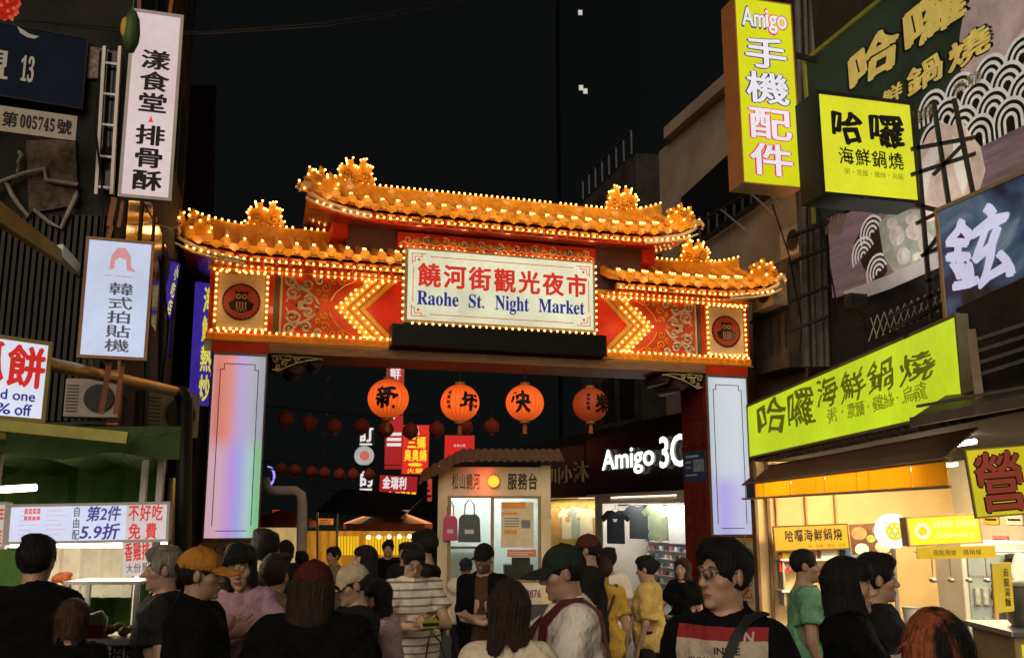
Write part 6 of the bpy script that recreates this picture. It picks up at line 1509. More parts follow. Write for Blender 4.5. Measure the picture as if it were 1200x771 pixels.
# ================================================================== people
from mathutils.bvhtree import BVHTree
f32=np.float32
class Field:
    """a distance field on a grid; its zero surface becomes one continuous mesh"""
    def __init__(s,lo,hi,h):
        s.lo=np.array(lo,f32); s.h=h; n=[int(math.ceil((hi[i]-lo[i])/h))+1 for i in range(3)]
        s.ax=[(s.lo[i]+h*np.arange(n[i])).astype(f32) for i in range(3)]; s.F=np.full(n,1.0,f32)
    def sl(s,lo,hi,m):
        r=[]
        for i in range(3):
            a=int(np.searchsorted(s.ax[i],lo[i]-m)); b=int(np.searchsorted(s.ax[i],hi[i]+m)); r.append(slice(a,b))
        return tuple(r)
    def xyz(s,q): return s.ax[0][q[0]][:,None,None],s.ax[1][q[1]][None,:,None],s.ax[2][q[2]][None,None,:]
    def u(s,fn,lo,hi,k=0.0):
        q=s.sl(lo,hi,k+2*s.h+.012); X=s.xyz(q)
        if min(len(a.ravel()) for a in X)==0: return s
        d=fn(*X).astype(f32); a=s.F[q]
        if k>0:
            t=np.clip(.5+.5*(a-d)/k,0,1); s.F[q]=a*(1-t)+d*t-k*t*(1-t)
        else: s.F[q]=np.minimum(a,d)
        return s
    def cut(s,fn,k=0.0,lo=None,hi=None):
        q=(slice(None),)*3 if lo is None else s.sl(lo,hi,k+.02)
        X=s.xyz(q); d=-fn(*X).astype(f32)+np.zeros_like(s.F[q]); a=s.F[q]
        if k>0:
            t=np.clip(.5-.5*(a-d)/k,0,1); s.F[q]=a*(1-t)+d*t+k*t*(1-t)
        else: s.F[q]=np.maximum(a,d)
        return s
    def clip(s,fn,k=0.0):
        X=s.xyz((slice(None),)*3); d=fn(*X).astype(f32)+np.zeros_like(s.F); a=s.F
        if k>0:
            t=np.clip(.5-.5*(a-d)/k,0,1); s.F=a*(1-t)+d*t+k*t*(1-t)
        else: s.F=np.maximum(a,d)
        return s
    def noise(s,fn): s.F=s.F+fn(*s.xyz((slice(None),)*3)).astype(f32); return s
    def ell(s,c,r,k=0.0,Rm=None): 
        m=max(r) if Rm is not None else None
        lo=[c[i]-(m or r[i]) for i in range(3)]; hi=[c[i]+(m or r[i]) for i in range(3)]
        return s.u(ell(c,r,Rm),lo,hi,k)
    def rc(s,a,b,ra,rb,k=0.0):
        R_=max(ra,rb); lo=[min(a[i],b[i])-R_ for i in range(3)]; hi=[max(a[i],b[i])+R_ for i in range(3)]
        return s.u(rcone(a,b,ra,rb),lo,hi,k)
    def mesh(s):
        F=np.pad(s.F,1,constant_values=1.0); lo=s.lo-s.h
        I=F<0; n=F.shape
        c=np.zeros([n[0]-1,n[1]-1,n[2]-1],np.int8)
        for i in (0,1):
            for j in (0,1):
                for k in (0,1): c+=I[i:n[0]-1+i,j:n[1]-1+j,k:n[2]-1+k]
        act=(c>0)&(c<8); idx=np.full(act.shape,-1,np.int64); A=np.argwhere(act)
        if not len(A): return np.zeros((0,3)),np.zeros((0,4),int)
        idx[act]=np.arange(len(A)); s_=np.zeros((len(A),3)); cnt=np.zeros(len(A))
        for ax in range(3):
            o1,o2=[(1,2),(0,2),(0,1)][ax]
            for a in (0,1):
                for b in (0,1):
                    p=A.copy(); p[:,o1]+=a; p[:,o2]+=b; q=p.copy(); q[:,ax]+=1
                    fa=F[p[:,0],p[:,1],p[:,2]]; fb=F[q[:,0],q[:,1],q[:,2]]; m=(fa<0)!=(fb<0)
                    t=np.where(m,fa/np.where(m,fa-fb,1),0); w=p.astype(float); w[:,ax]+=t
                    s_[m]+=w[m]; cnt[m]+=1
        V=s_/cnt[:,None]*s.h+lo
        fs=[]
        for ax in range(3):
            o1,o2=[(1,2),(2,0),(0,1)][ax]
            sa=[slice(1,-1)]*3; sa[ax]=slice(0,n[ax]-1); sb=list(sa); sb[ax]=slice(1,n[ax])
            fa=I[tuple(sa)]; fb=I[tuple(sb)]; E=np.argwhere(fa!=fb)
            if not len(E): continue
            off=np.array([1,1,1]); off[ax]=0; E=E+off; inn=I[E[:,0],E[:,1],E[:,2]]
            def g(d1,d2):
                q=E.copy(); q[:,o1]+=d1; q[:,o2]+=d2; return idx[q[:,0],q[:,1],q[:,2]]
            Q=np.stack([g(-1,-1),g(0,-1),g(0,0),g(-1,0)],1); Q[~inn]=Q[~inn][:,::-1]; fs.append(Q)
        return V,np.concatenate(fs)
def ell(c,r,Rm=None):
    def f(x,y,z):
        x=x-c[0];y=y-c[1];z=z-c[2]
        if Rm is not None:
            x,y,z=(Rm[0][0]*x+Rm[1][0]*y+Rm[2][0]*z,Rm[0][1]*x+Rm[1][1]*y+Rm[2][1]*z,Rm[0][2]*x+Rm[1][2]*y+Rm[2][2]*z)
        k0=np.sqrt((x/r[0])**2+(y/r[1])**2+(z/r[2])**2)+1e-6; k1=np.sqrt((x/r[0]**2)**2+(y/r[1]**2)**2+(z/r[2]**2)**2)+1e-6
        return k0*(k0-1)/k1
    return f
def rcone(a,b,ra,rb):
    a=np.array(a,f32);b=np.array(b,f32);d=b-a;L=float(d@d)+1e-9
    def f(x,y,z):
        x=x-a[0];y=y-a[1];z=z-a[2]; t=np.clip((x*d[0]+y*d[1]+z*d[2])/L,0,1)
        return np.sqrt((x-t*d[0])**2+(y-t*d[1])**2+(z-t*d[2])**2)-(ra+t*(rb-ra))
    return f
def mesh_obj(name,V,Fq,mats,parent=None,col=None,smooth=True):
    me=bpy.data.meshes.new(name); n=len(V); m=len(Fq)
    if m and isinstance(Fq,np.ndarray):
        me.vertices.add(n); me.vertices.foreach_set('co',np.asarray(V,f32).ravel()); me.loops.add(m*4); me.loops.foreach_set('vertex_index',Fq.astype(np.int32).ravel())
        me.polygons.add(m); me.polygons.foreach_set('loop_start',np.arange(0,m*4,4,dtype=np.int32)); me.update(calc_edges=True)
    else: me.from_pydata([tuple(v) for v in V],[],[tuple(f) for f in Fq])
    for q in (mats if isinstance(mats,(list,tuple)) else [mats]): me.materials.append(q)
    if smooth: me.polygons.foreach_set('use_smooth',[True]*len(me.polygons))
    if col is not None:
        at_=me.color_attributes.new('tint','FLOAT_COLOR','POINT'); at_.data.foreach_set('color',np.concatenate([col,np.ones((n,1))],1).astype(f32).ravel())
    o=bpy.data.objects.new(name,me); COL.objects.link(o)
    if parent is not None: o.parent=parent
    return o
skin_m=bpy.data.materials.new('skin'); skin_m.use_nodes=True
nt=skin_m.node_tree; bs=nt.nodes['Principled BSDF']; at_=nt.nodes.new('ShaderNodeAttribute'); at_.attribute_name='tint'
nz=nt.nodes.new('ShaderNodeTexNoise'); nz.inputs['Scale'].default_value=60; hs=nt.nodes.new('ShaderNodeHueSaturation'); mr=nt.nodes.new('ShaderNodeMapRange'); mr.inputs[3].default_value=.85; mr.inputs[4].default_value=1.12
nt.links.new(nz.outputs['Fac'],mr.inputs[0]); nt.links.new(mr.outputs[0],hs.inputs['Value']); nt.links.new(at_.outputs['Color'],hs.inputs['Color']); nt.links.new(hs.outputs[0],bs.inputs['Base Color'])
bs.inputs['Roughness'].default_value=.48; bs.inputs['Subsurface Weight'].default_value=.12; bs.inputs['Subsurface Radius'].default_value=(.012,.005,.003)
def hairmat(name,col,tip=None):
    if name in MATS: return MATS[name]
    m=pm(name,col,.6,.5,70,bump=.5,bscale=220,stretch=(1,1,.12)); 
    m.node_tree.nodes['Principled BSDF'].inputs['Specular IOR Level'].default_value=.18
    return m
H_black=hairmat('hair_black',(.011,.010,.010)); H_brown=hairmat('hair_dark_brown',(.030,.019,.013)); H_grey=hairmat('hair_grey',(.20,.18,.16)); H_red=hairmat('hair_copper',(.33,.085,.035)); H_mid=hairmat('hair_brown',(.055,.03,.018))
def two_tone(name,a,c):
    m=hairmat(name,a); nt=m.node_tree; bs=nt.nodes['Principled BSDF']; tc=nt.nodes.new('ShaderNodeTexCoord'); sp=nt.nodes.new('ShaderNodeSeparateXYZ'); nt.links.new(tc.outputs['Object'],sp.inputs[0])
    mp=nt.nodes.new('ShaderNodeMapping'); mp.inputs['Scale'].default_value=(1,1,.25); nt.links.new(tc.outputs['Object'],mp.inputs[0]); nz=nt.nodes.new('ShaderNodeTexNoise'); nz.inputs['Scale'].default_value=26; nt.links.new(mp.outputs[0],nz.inputs['Vector'])
    ad=nt.nodes.new('ShaderNodeMath'); ad.operation='MULTIPLY_ADD'; ad.inputs[1].default_value=.22; nt.links.new(nz.outputs['Fac'],ad.inputs[0]); nt.links.new(sp.outputs['X'],ad.inputs[2])
    mr=nt.nodes.new('ShaderNodeMapRange'); mr.inputs[1].default_value=.09; mr.inputs[2].default_value=.135; nt.links.new(ad.outputs[0],mr.inputs[0])
    mx=nt.nodes.new('ShaderNodeMix'); mx.data_type='RGBA'; src=bs.inputs['Base Color'].links[0].from_socket; mx.inputs['B'].default_value=(*c,1); nt.links.new(mr.outputs[0],mx.inputs['Factor']); nt.links.new(src,mx.inputs['A']); nt.links.new(mx.outputs['Result'],bs.inputs['Base Color']); return m
def fabric(name,col,var=.18,rough=.85): return pm(name,col,rough,var,9,bump=.55,bscale=13,bdist=.07,spec=.06)
def banded(name,stops,xlim=None,side=None,axis='Z',rough=.85):
    """cloth woven in bands: constant colour steps up the garment, sleeves in their own colour"""
    m=bpy.data.materials.new(name); m.use_nodes=True; nt=m.node_tree; bs=nt.nodes['Principled BSDF']; bs.inputs['Roughness'].default_value=rough; bs.inputs['Specular IOR Level'].default_value=.06
    tc=nt.nodes.new('ShaderNodeTexCoord'); sp=nt.nodes.new('ShaderNodeSeparateXYZ'); nt.links.new(tc.outputs['Object'],sp.inputs[0])
    mr=nt.nodes.new('ShaderNodeMapRange'); mr.inputs[1].default_value=.7; mr.inputs[2].default_value=1.6; nt.links.new(sp.outputs[axis],mr.inputs[0])
    r=nt.nodes.new('ShaderNodeValToRGB'); r.color_ramp.interpolation='CONSTANT'; e=r.color_ramp.elements
    while len(e)<len(stops): e.new(.5)
    for q,(p,c) in zip(e,stops): q.position=(p-.7)/.9; q.color=(*c,1)
    nt.links.new(mr.outputs[0],r.inputs[0]); out=r.outputs[0]
    if xlim:
        ab=nt.nodes.new('ShaderNodeMath'); ab.operation='ABSOLUTE'; nt.links.new(sp.outputs['X'],ab.inputs[0]); gt=nt.nodes.new('ShaderNodeMath'); gt.operation='GREATER_THAN'; gt.inputs[1].default_value=xlim; nt.links.new(ab.outputs[0],gt.inputs[0])
        mx=nt.nodes.new('ShaderNodeMix'); mx.data_type='RGBA'; nt.links.new(gt.outputs[0],mx.inputs['Factor']); nt.links.new(out,mx.inputs['A']); mx.inputs['B'].default_value=(*side,1); out=mx.outputs['Result']
    nt.links.new(out,bs.inputs['Base Color'])
    nz=nt.nodes.new('ShaderNodeTexNoise'); nz.inputs['Scale'].default_value=13; bp=nt.nodes.new('ShaderNodeBump'); bp.inputs['Strength'].default_value=.55; bp.inputs['Distance'].default_value=.07; nt.links.new(tc.outputs['Object'],nz.inputs['Vector']); nt.links.new(nz.outputs['Fac'],bp.inputs['Height']); nt.links.new(bp.outputs[0],bs.inputs['Normal'])
    return m
def rot(y,p,r): return np.array((Matrix.Rotation(y,3,'Z')@Matrix.Rotation(p,3,'X')@Matrix.Rotation(r,3,'Y')))
EYE=pm('eye_white',(.55,.52,.48),.2,.05); IRIS=pm('eye_dark',(.015,.010,.008),.15,.1)
def person(px,py,Y,yaw,label,top,hair='short',hairm=None,hyaw=0,hpitch=0,hroll=0,lean=0,wf=1.0,L=None,R_=None,cap=None,glasses=False,mask=None,skin=(.46,.285,.19),pants=(.02,.02,.025),face=True,beard=0,fem=False,q=None,fine=(),hl=.40,skirt=None,group=None,hback=False,zadd=0):
    rng=random.Random(int(px*7+py)); top_pt=P(px,py,Y)
    Rb=Matrix.Rotation(R(yaw),3,'Z')
    h=top_pt.z-(.028 if cap is None else .012)+zadd; s=h/1.72
    q=q or (1.0 if Y<4.5 else 1.25 if Y<6.1 else 1.8 if Y<8.3 else 2.6)
    V3=lambda *a: np.array(a,float)
    # joints in the person's own frame: y forwards, x to the right hand, z up (metres for a 1.72 m figure)
    la=R(lean); Tm=np.array(Matrix.Rotation(-la,3,'X')); piv=V3(0,0,.95)
    T_=lambda p: Tm@(np.array(p,float)-piv)+piv
    headc=T_((0,.015,1.602)); Rh=rot(R(hyaw),R(hpitch),R(hroll)); nb=T_((0,-.02,1.42))
    headc=nb+ (Rh@V3(0,.02,.152))*.6+ (Tm@V3(0,.025,.168))*.4
    dz=headc[2]-1.602
    sw=.150*wf*(.90 if fem else 1)
    def arm(side,tgt):
        S=T_((side*sw,-.01,1.375)); a,b=.285,.25
        if tgt is None: tgt=(side*(sw+.07),.06,.86); pole=V3(side*.5,-1,0)
        else: pole=V3(side*1.1,-.35,-.8)
        W=V3(*tgt); d=W-S; D=np.linalg.norm(d)
        if D>a+b-.01: W=S+d/D*(a+b-.01); d=W-S; D=a+b-.01
        u=d/D; x=(a*a-b*b+D*D)/(2*D); pp=pole-u*(pole@u); pp/=np.linalg.norm(pp); E=S+u*x+pp*math.sqrt(max(0,a*a-x*x))
        return S,E,W
    arms={-1:arm(-1,L),1:arm(1,R_)}
    legs={sd:(V3(sd*.088*wf,0,.93),V3(sd*.095,.02,.49),V3(sd*.10,-.02,.085)) for sd in (-1,1)}
    Tinv=Tm.T
    def torso(F,i=0.0,k=.08):
        for c,r in (((0,0,.95),(.155,.11,.13)),((0,0,1.10),(.132 if fem else .14,.095,.16)),((0,.004,1.26),(.158,.108,.165))):
            F.ell(T_(c),[(r[0])*wf+i,r[1]*(.5+.5*wf)+i,r[2]+i],k,Tm)
        if fem:
            for sd in (-1,1): F.ell(T_((sd*.07,.085,1.25)),(.06+i,.05+i,.06+i),.05)
        F.rc(T_((-sw*.86,-.01,1.375)),T_((sw*.86,-.01,1.375)),.058+i,.058+i,k)
        F.rc(T_((0,-.02,1.40)),T_((0,-.015,1.47)),.085+i*.6,.048+i*.4,.05)
    # ---- body: head (fine), hands (fine where seen), the rest coarser; one mesh
    Vs=[];Fs=[];Cs=[]; sk=np.array(skin)
    def push(V,Fq,C):
        b=sum(len(v) for v in Vs); Vs.append(V); Fs.append(Fq+b); Cs.append(C)
    hv=.0048*q
    F=Field((-.11,-.14,-.21),(.11,.145,.15),hv)
    w_=.95 if fem else 1.0
    F.ell((0,-.012,.032),(.073*w_,.092,.086)); F.ell((0,.018,-.032),(.060*w_,.074,.082),.03); F.ell((0,.034,-.076),(.043*w_,.047,.040),.028)
    for sd in (-1,1):
        F.ell((sd*.043,.055,-.022),(.020,.022,.020),.022); F.ell((sd*.029,.083,.027),(.024,.010,.007),.012)
        F.ell((sd*.078*w_,-.006,-.004),(.009,.020,.032),.006,rot(R(-sd*18),0,0)); F.ell((sd*.011,.097,-.034),(.008,.009,.007),.006)
    F.rc((0,.086,.012),(0,.110,-.029),.0075,.0125,.014)
    for sd in (-1,1): F.cut(ell((sd*.031,.100,.008),(.017,.012,.010)),.010)
    for sd in (-1,1): F.ell((sd*.031,.0785,.008),(.0125,.0125,.0125))
    F.ell((0,.089,-.064),(.021,.010,.006),.006); F.ell((0,.087,-.0745),(.018,.010,.0065),.006); F.ell((0,.074,-.104),(.019,.017,.015),.018)
    nbh=Rh.T@(nb-headc)/.95; F.rc((0,-.012,-.075),tuple(nbh),.056 if not fem else .050,.064 if not fem else .055,.025)
    V,Fq=F.mesh(); C=np.tile(sk,(len(V),1)); x,y,z=V[:,0],V[:,1],V[:,2]
    if face:
        hc=np.array((.012,.010,.009)) if hairm is not H_grey else np.array((.12,.11,.10))
        def mixc(m,c,a): 
            w=(np.clip(m,0,1)*a)[:,None]; C[:]=C*(1-w)+np.array(c)*w
        mixc(((np.abs(z+.069)<.0095+.0*x)&(np.abs(x)<.023-.6*np.abs(z+.069))&(y>.075)).astype(float),(.33,.10,.08),.8)
        mixc(((np.abs(z+.0695)<.0014)&(np.abs(x)<.021)&(y>.075)).astype(float),(.10,.03,.02),.8)
        mixc(((np.abs(z-(.030-(np.abs(x)-.03)**2*8))<.0036)&(np.abs(x)>.012)&(np.abs(x)<.050)&(y>.05)).astype(float),hc,.85)
        for sd in (-1,1):
            r2=np.sqrt((x-sd*.031)**2+((z-.008)*1.9)**2); mixc(((r2<.0125)&(y>.078)).astype(float),(.50,.46,.42),1); 
            r3=np.sqrt((x-sd*.031)**2+(z-.0085)**2); mixc(((r3<.0058)&(y>.078)).astype(float),(.014,.010,.008),1)
            mixc(((np.abs(r2-.0128)<.0018)&(y>.07)&(z>.007)).astype(float),(.02,.015,.012),.8)
        mixc(np.exp(-((np.abs(x)-.042)**2+(z+.028)**2)/.0005)*(y>.03),(.50,.20,.14),.25)
        if beard: mixc((((z<-.045)&(y>.0)&(np.sqrt(x**2+((z+.069)*1.2)**2)>.018))|((np.abs(z+.052)<.006)&(np.abs(x)<.028)&(y>.08))).astype(float),(.05,.035,.028),beard)
    V=(Rh@(V*.95).T).T+headc; push(V,Fq,C)
    bv=.013*q if q<2 else .024
    F=Field((-.75,-.45,-.02),(.75,.62,1.50),bv); torso(F,-.010)
    F.rc(tuple(nb),tuple(nb+(headc-nb)*.35),.06,.052,.03)
    for sd in (-1,1):
        S,E,W=arms[sd]; F.rc(S,E,.050 if not fem else .043,.038 if not fem else .034,.03); F.rc(E,W,.039 if not fem else .034,.026 if not fem else .023,.015)
        A,B_,C_=legs[sd]; F.rc(A,B_,.078,.052,.05); F.rc(B_,C_,.053,.036,.02); F.ell((C_[0],C_[1]+.055,.035),(.042,.115,.035),.02)
    hands={}
    for sd in (-1,1):
        S,E,W=arms[sd]; fdir=(W-E)/np.linalg.norm(W-E); tgt=(L if sd<0 else R_)
        # hand frame: y along the fingers, z out of the palm's back
        yv=fdir if tgt is None else fdir*.75+V3(-sd*.5,.25,.35 if tgt[2]>1.0 else 0); yv/=np.linalg.norm(yv)
        zv=V3(sd*1.0,.25,.1) if tgt is None else V3(sd*.5,.8,-.2); zv=zv-yv*(zv@yv); zv/=np.linalg.norm(zv); xv=np.cross(yv,zv)
        M3=np.stack([xv,yv,zv],1); hands[sd]=(W,M3)
        if sd in fine: continue
        F.ell(W+yv*.055,(.036,.058,.018),.015,M3); F.rc(W+yv*.09,W+yv*.125-zv*.03,.018,.013,.012); F.rc(W+yv*.03+xv*sd*-.03,W+yv*.07+xv*sd*-.048-zv*.02,.011,.009,.01)
    V,Fq=F.mesh(); push(V,Fq,np.tile(sk,(len(V),1)))
    for sd in fine:
        W,M3=hands[sd]; F=Field((-.085,-.05,-.10),(.085,.20,.06),.0042*max(1,q*.9))
        F.ell((0,.045,0),(.038,.050,.015)); F.rc((0,-.05,0),(0,.01,0),.024,.026,.02)
        for i,(fx,l1,l2) in enumerate(((-.030,.040,.032),(-.010,.045,.038),(.010,.043,.035),(.029,.035,.026))):
            cr=R(42+6*i); a=V3(fx,.082,0); b_=a+V3(fx*.12,math.cos(cr)*l1,-math.sin(cr)*l1); c_=b_+V3(0,math.cos(cr*2.1)*l2,-math.sin(cr*2.1)*l2)
            F.rc(a,b_,.0092,.0082,.006); F.rc(b_,c_,.0082,.0068,.002)
        sx_=-sd
        F.rc((sx_*.028,.02,-.003),(sx_*.052,.052,-.020),.013,.010,.008); F.rc((sx_*.052,.052,-.020),(sx_*.040,.082,-.036),.010,.0078,.002)
        V,Fq=F.mesh(); V=(M3@V.T).T+W; push(V,Fq,np.tile(sk*np.array((1.03,.98,.96)),(len(V),1)))
    V=np.concatenate(Vs)*s; Fq=np.concatenate(Fs); Cc=np.concatenate(Cs)
    loc=Vector((top_pt.x,top_pt.y,0)); hx=Rb@Vector((headc[0]*s,headc[1]*s,0)); loc-=hx
    body=mesh_obj('person',V,Fq,skin_m,None,Cc); body.location=loc; body.rotation_euler=(0,0,R(yaw)); tag(body,label,'person',group)
    bpy.context.view_layer.update()
    hm=lambda W_: (Rh@(W_*.95).T).T+headc
    def hpart(name,V,Fq,mat,col=None): return mesh_obj(name,hm(V)*s,Fq,mat,body)
    def hMB(mb,name,mat,smooth=None):
        mb.v=[tuple(v) for v in (hm(np.array(mb.v))*s)]; return mb.build(name,mat,body,smooth=smooth,fixn=False)
    # ---- clothes
    kind,mat=top[0],top[1]; ex=dict(top[2]) if len(top)>2 else {}
    ph=[rng.uniform(0,6.28) for _ in range(6)]
    def wr(x,y,z): return .0075*np.sin(26*(z+.45*x*np.sin(ph[0])+.25*y)+2.2*np.sin(11*x+ph[1])+1.7*np.sin(9*z+ph[2]))+.0060*np.sin(17*(x+.7*z)+2*np.sin(13*y+ph[3])+ph[4])+.0035*np.sin(43*(z-.6*x)+3*np.sin(8*y+ph[5]))-.008*(1-np.abs(np.sin(9*(z+.8*x*np.cos(ph[2]))+1.6*np.sin(5*x+4*y+ph[1])+ph[0])))**4+.006*(1-np.abs(np.sin(13*(x-.5*z+.4*y)+1.4*np.sin(7*z+ph[3])+ph[5])))**5
    cv=.0088*q if q<2 else .020
    def garment(i,sleeve,hem,neck,openf=None,vneck=False,drape=.02):
        F=Field((-.75,-.45,hem-.05),(.75,.62,1.56),cv); torso(F,i)
        F.ell(T_((0,.005,1.0)),(.150*wf+i+drape,.105*(.5+.5*wf)+i+drape,.26),.09,Tm)
        for sd in (-1,1):
            S,E,W=arms[sd]
            if sleeve<=1: F.rc(S,S+(E-S)*max(.05,sleeve),.053+i*1.0,.047+i*1.25,.022)
            else:
                F.rc(S,E,.052+i*1.0,.043+i*1.0,.022); F.rc(E,E+(W-E)*(sleeve-1),.044+i*1.1,.033+i*1.1,.02)
        F.noise(wr)
        F.clip(lambda x,y,z: hem+.012*np.sin(9*x+ph[0])-z+0*x+0*y,.006)
        nb2=T_((0,.012,1.52)); 
        F.cut(rcone(tuple(T_((0,-.01,1.44))),tuple(nb2),neck,neck+.02),.006)
        if vneck: F.cut(rcone(tuple(T_((0,.13,1.46))),tuple(T_((0,.15,1.33))),.055,.006),.006)
        if openf: F.cut(lambda x,y,z: np.maximum(np.abs(x-ex.get('ox',0))-(openf+.10*np.clip(1.38-z,0,.5)*.5), .02-y)+0*z,.006)
        for sd in (-1,1):
            S,E,W=arms[sd]
            if sleeve<=1: e=S+(E-S)*sleeve; d=(E-S)/np.linalg.norm(E-S)
            else: e=E+(W-E)*(sleeve-1); d=(W-E)/np.linalg.norm(W-E)
            F.cut(lambda x,y,z:-np.minimum(1,-((np.sqrt((x-e[0])**2+(y-e[1])**2+(z-e[2])**2)-.10))) if False else np.where((x-e[0])**2+(y-e[1])**2+(z-e[2])**2<.0196,-((x-e[0])*d[0]+(y-e[1])*d[1]+(z-e[2])*d[2]),np.float32(1.0)),0)
        return F.mesh()
    shirts=[]
    sl={'tee':ex.get('sl',.62),'long':1.93,'jacket':1.95,'vest':.1}[kind]
    if kind=='jacket' and 'inner' in ex:
        V,Fq=garment(.010,.55,.86,.066); mesh_obj('inner_shirt',V*s,Fq,ex['inner'],body)
    V,Fq=garment(ex.get('i',.017 if kind=='tee' else .020 if kind=='long' else .032),sl,ex.get('hem',.80),ex.get('neck',.066),ex.get('open'),ex.get('v',False),ex.get('drape',.02))
    so_=mesh_obj('jacket' if kind=='jacket' else 'shirt',V*s,Fq,mat,body); shirtV=(V*s,Fq)
    if 'collar' in ex:
        F=Field((-.16,-.2,1.30),(.16,.2,1.56),cv*.8); a=T_((0,-.012,1.425)); c=T_((0,.006,1.485)); F.rc(a,c,.084,.076); F.cut(rcone(tuple(T_((0,-.012,1.38))),tuple(T_((0,.01,1.56))),.062,.062)); F.clip(lambda x,y,z:z-.35*(-y)-T_((0,0,1.478))[2]+0*x,.004); F.clip(lambda x,y,z:T_((0,0,1.44))[2]-z+0*x+0*y); F.cut(lambda x,y,z:z-T_((0,0,1.495))[2]+0*x+0*y) if False else None
        F.cut(lambda x,y,z:np.maximum(np.abs(x)-.012-.25*np.clip(1.50-z,0,.1),.0-y)+0*z)
        V,Fq=F.mesh()
        if len(V): mesh_obj('collar',V*s,Fq,ex['collar'],body)
    if 'hood' in ex:
        F=Field((-.22,-.30,1.25),(.22,.15,1.6),cv); F.ell(T_((0,-.085,1.42)),(.125,.062,.075),0,Tm); F.ell(T_((0,-.02,1.42)),(.11,.09,.035),.05,Tm); F.noise(wr); F.cut(rcone(tuple(T_((0,.0,1.42))),tuple(T_((0,.03,1.56))),.068,.09),.01); V,Fq=F.mesh(); mesh_obj('hood',V*s,Fq,mat,body)
    pmn=fabric('trouser_%.3f_%.3f'%(pants[0],pants[2]),pants)
    F=Field((-.36,-.3,.03),(.36,.35,1.06),.016*q if q<2 else .026); F.ell((0,0,.95),(.160*wf,.115,.13))
    for sd in (-1,1):
        A,B_,C_=legs[sd]
        if skirt: pass
        else: F.rc(A,B_,.092,.072,.05); F.rc(B_,C_+V3(0,0,.02),.072,.058,.03)
    if skirt: F.u(rcone((0,0,.98),(0,0,.50),.14,.24),(-.26,-.26,.4),(.26,.26,1.1),.05); F.clip(lambda x,y,z:.48-z+0*x+0*y)
    F.noise(wr); F.clip(lambda x,y,z:z-1.03+0*x+0*y); V,Fq=F.mesh(); mesh_obj('skirt' if skirt else 'trousers',V*s,Fq,skirt or pmn,body)
    for sd in (-1,1):
        C_=legs[sd][2]; F=Field((C_[0]-.08,-.16,-.01),(C_[0]+.08,.22,.14),.014 if q<2 else .02); F.ell((C_[0],C_[1]+.05,.045),(.050,.135,.048)); F.rc((C_[0],C_[1]-.01,.05),(C_[0],C_[1]-.01,.11),.05,.046,.03); F.clip(lambda x,y,z:.003-z+0*x+0*y); V,Fq=F.mesh(); mesh_obj('shoe',V*s,Fq,pm('shoe_dark',(.05,.05,.05),.6,.3,8),body)
    # ---- hair
    hm_=hairm or H_black
    if hair:
        t=.017 if hair in('short','crop','bun') else .021
        if hair=='crop': t=.009
        if cap is not None: t=min(t,.010)
        vv=.0055*q if q<2 else .010
        lo=-.16 if hair in('short','crop','bun') else -.24 if hair=='bob' else -.16-hl
        F=Field((-.16,-.19,lo),(.16,.15,.17),vv)
        F.ell((0,-.013,.033),(.075*w_+t,.094+t,.087+t))
        if hair in('short','crop','bun'):
            if hair!='crop': F.ell((0,.052,.088),(.066,.052,.034),.03); F.ell((.025*(1 if rng.random()<.5 else -1),.0,.118),(.06,.07,.022),.02)
            F.clip(lambda x,y,z:(-.050+.62*y+.012*np.sin(40*y))-z+0*x,.008)
            F.cut(ell((0,.122,-.034),(.075,.080,.106)),.010)
            for sd in (-1,1): F.cut(ell((sd*.09,.006,-.012),(.03,.028,.042)),.008)
            if hair=='bun': F.ell((0,-.115,.03),(.04,.035,.045),.01)
        else:
            len_=.125 if hair=='bob' else hl; rx=.096*w_
            def cur(x,y,z):
                ax=np.sqrt((x/rx)**2+((y+.012)/.112)**2); d=(ax-1)*.095
                if hair=='long': d=np.maximum((np.sqrt((x/(rx+.12*np.clip(-z-.05,0,.5)*.5))**2+((y+.055)/(.072+.04*np.clip(-z,0,.3)))**2)-1)*.08,0*z-1); d=np.minimum(d,np.where(z>-.13,(ax-1)*.095,np.float32(1)))
                return np.maximum(np.maximum(d,z-.04),-(len_+.03*np.sin(14*x+ph[0])+.022*np.sin(47*x+9*y)+.012*np.sin(95*x+ph[1]))-z)
            F.u(cur,(-.16,-.19,-len_-.05),(.16,.12,.05),.02)
            if not hback: F.ell((0,.062,.070),(.074,.046,.045),.02)
            F.cut(ell((0,.125,-.070),(.056 if hair=='bob' else .060,.090,.115 if hair=='bob' else .16)),.010)
            F.cut(lambda x,y,z:np.maximum(.070-.25*(z+.06)-y, np.maximum(z-.035,-.30-z))+0*x,.006)
        a1=.0016 if hair!='crop' else .0006
        F.noise(lambda x,y,z: a1*np.sin(34*np.arctan2(x,-y-.02)+3*np.sin(22*z+ph[0])+ph[1])+.5*a1*np.sin(71*np.arctan2(x,-y-.02)+2*np.sin(31*z+ph[2]))+(.0055 if hair=='short' else .0035)*np.sin(30*x+ph[3]+5*y)*np.sin(33*y+ph[4])*np.sin(27*z+ph[5]))
        if cap is not None: F.clip(lambda x,y,z:z-(.045-.12*y)+0*x,.004)
        V,Fq=F.mesh()
        # loose locks over it, so that the outline is hair and not a shell
        nl=int((950 if hair!='crop' else 250)/max(1,q*q)) if q<2.2 else 0
        FV=[tuple(f) for f in Fq]; VV=[tuple(v) for v in V]
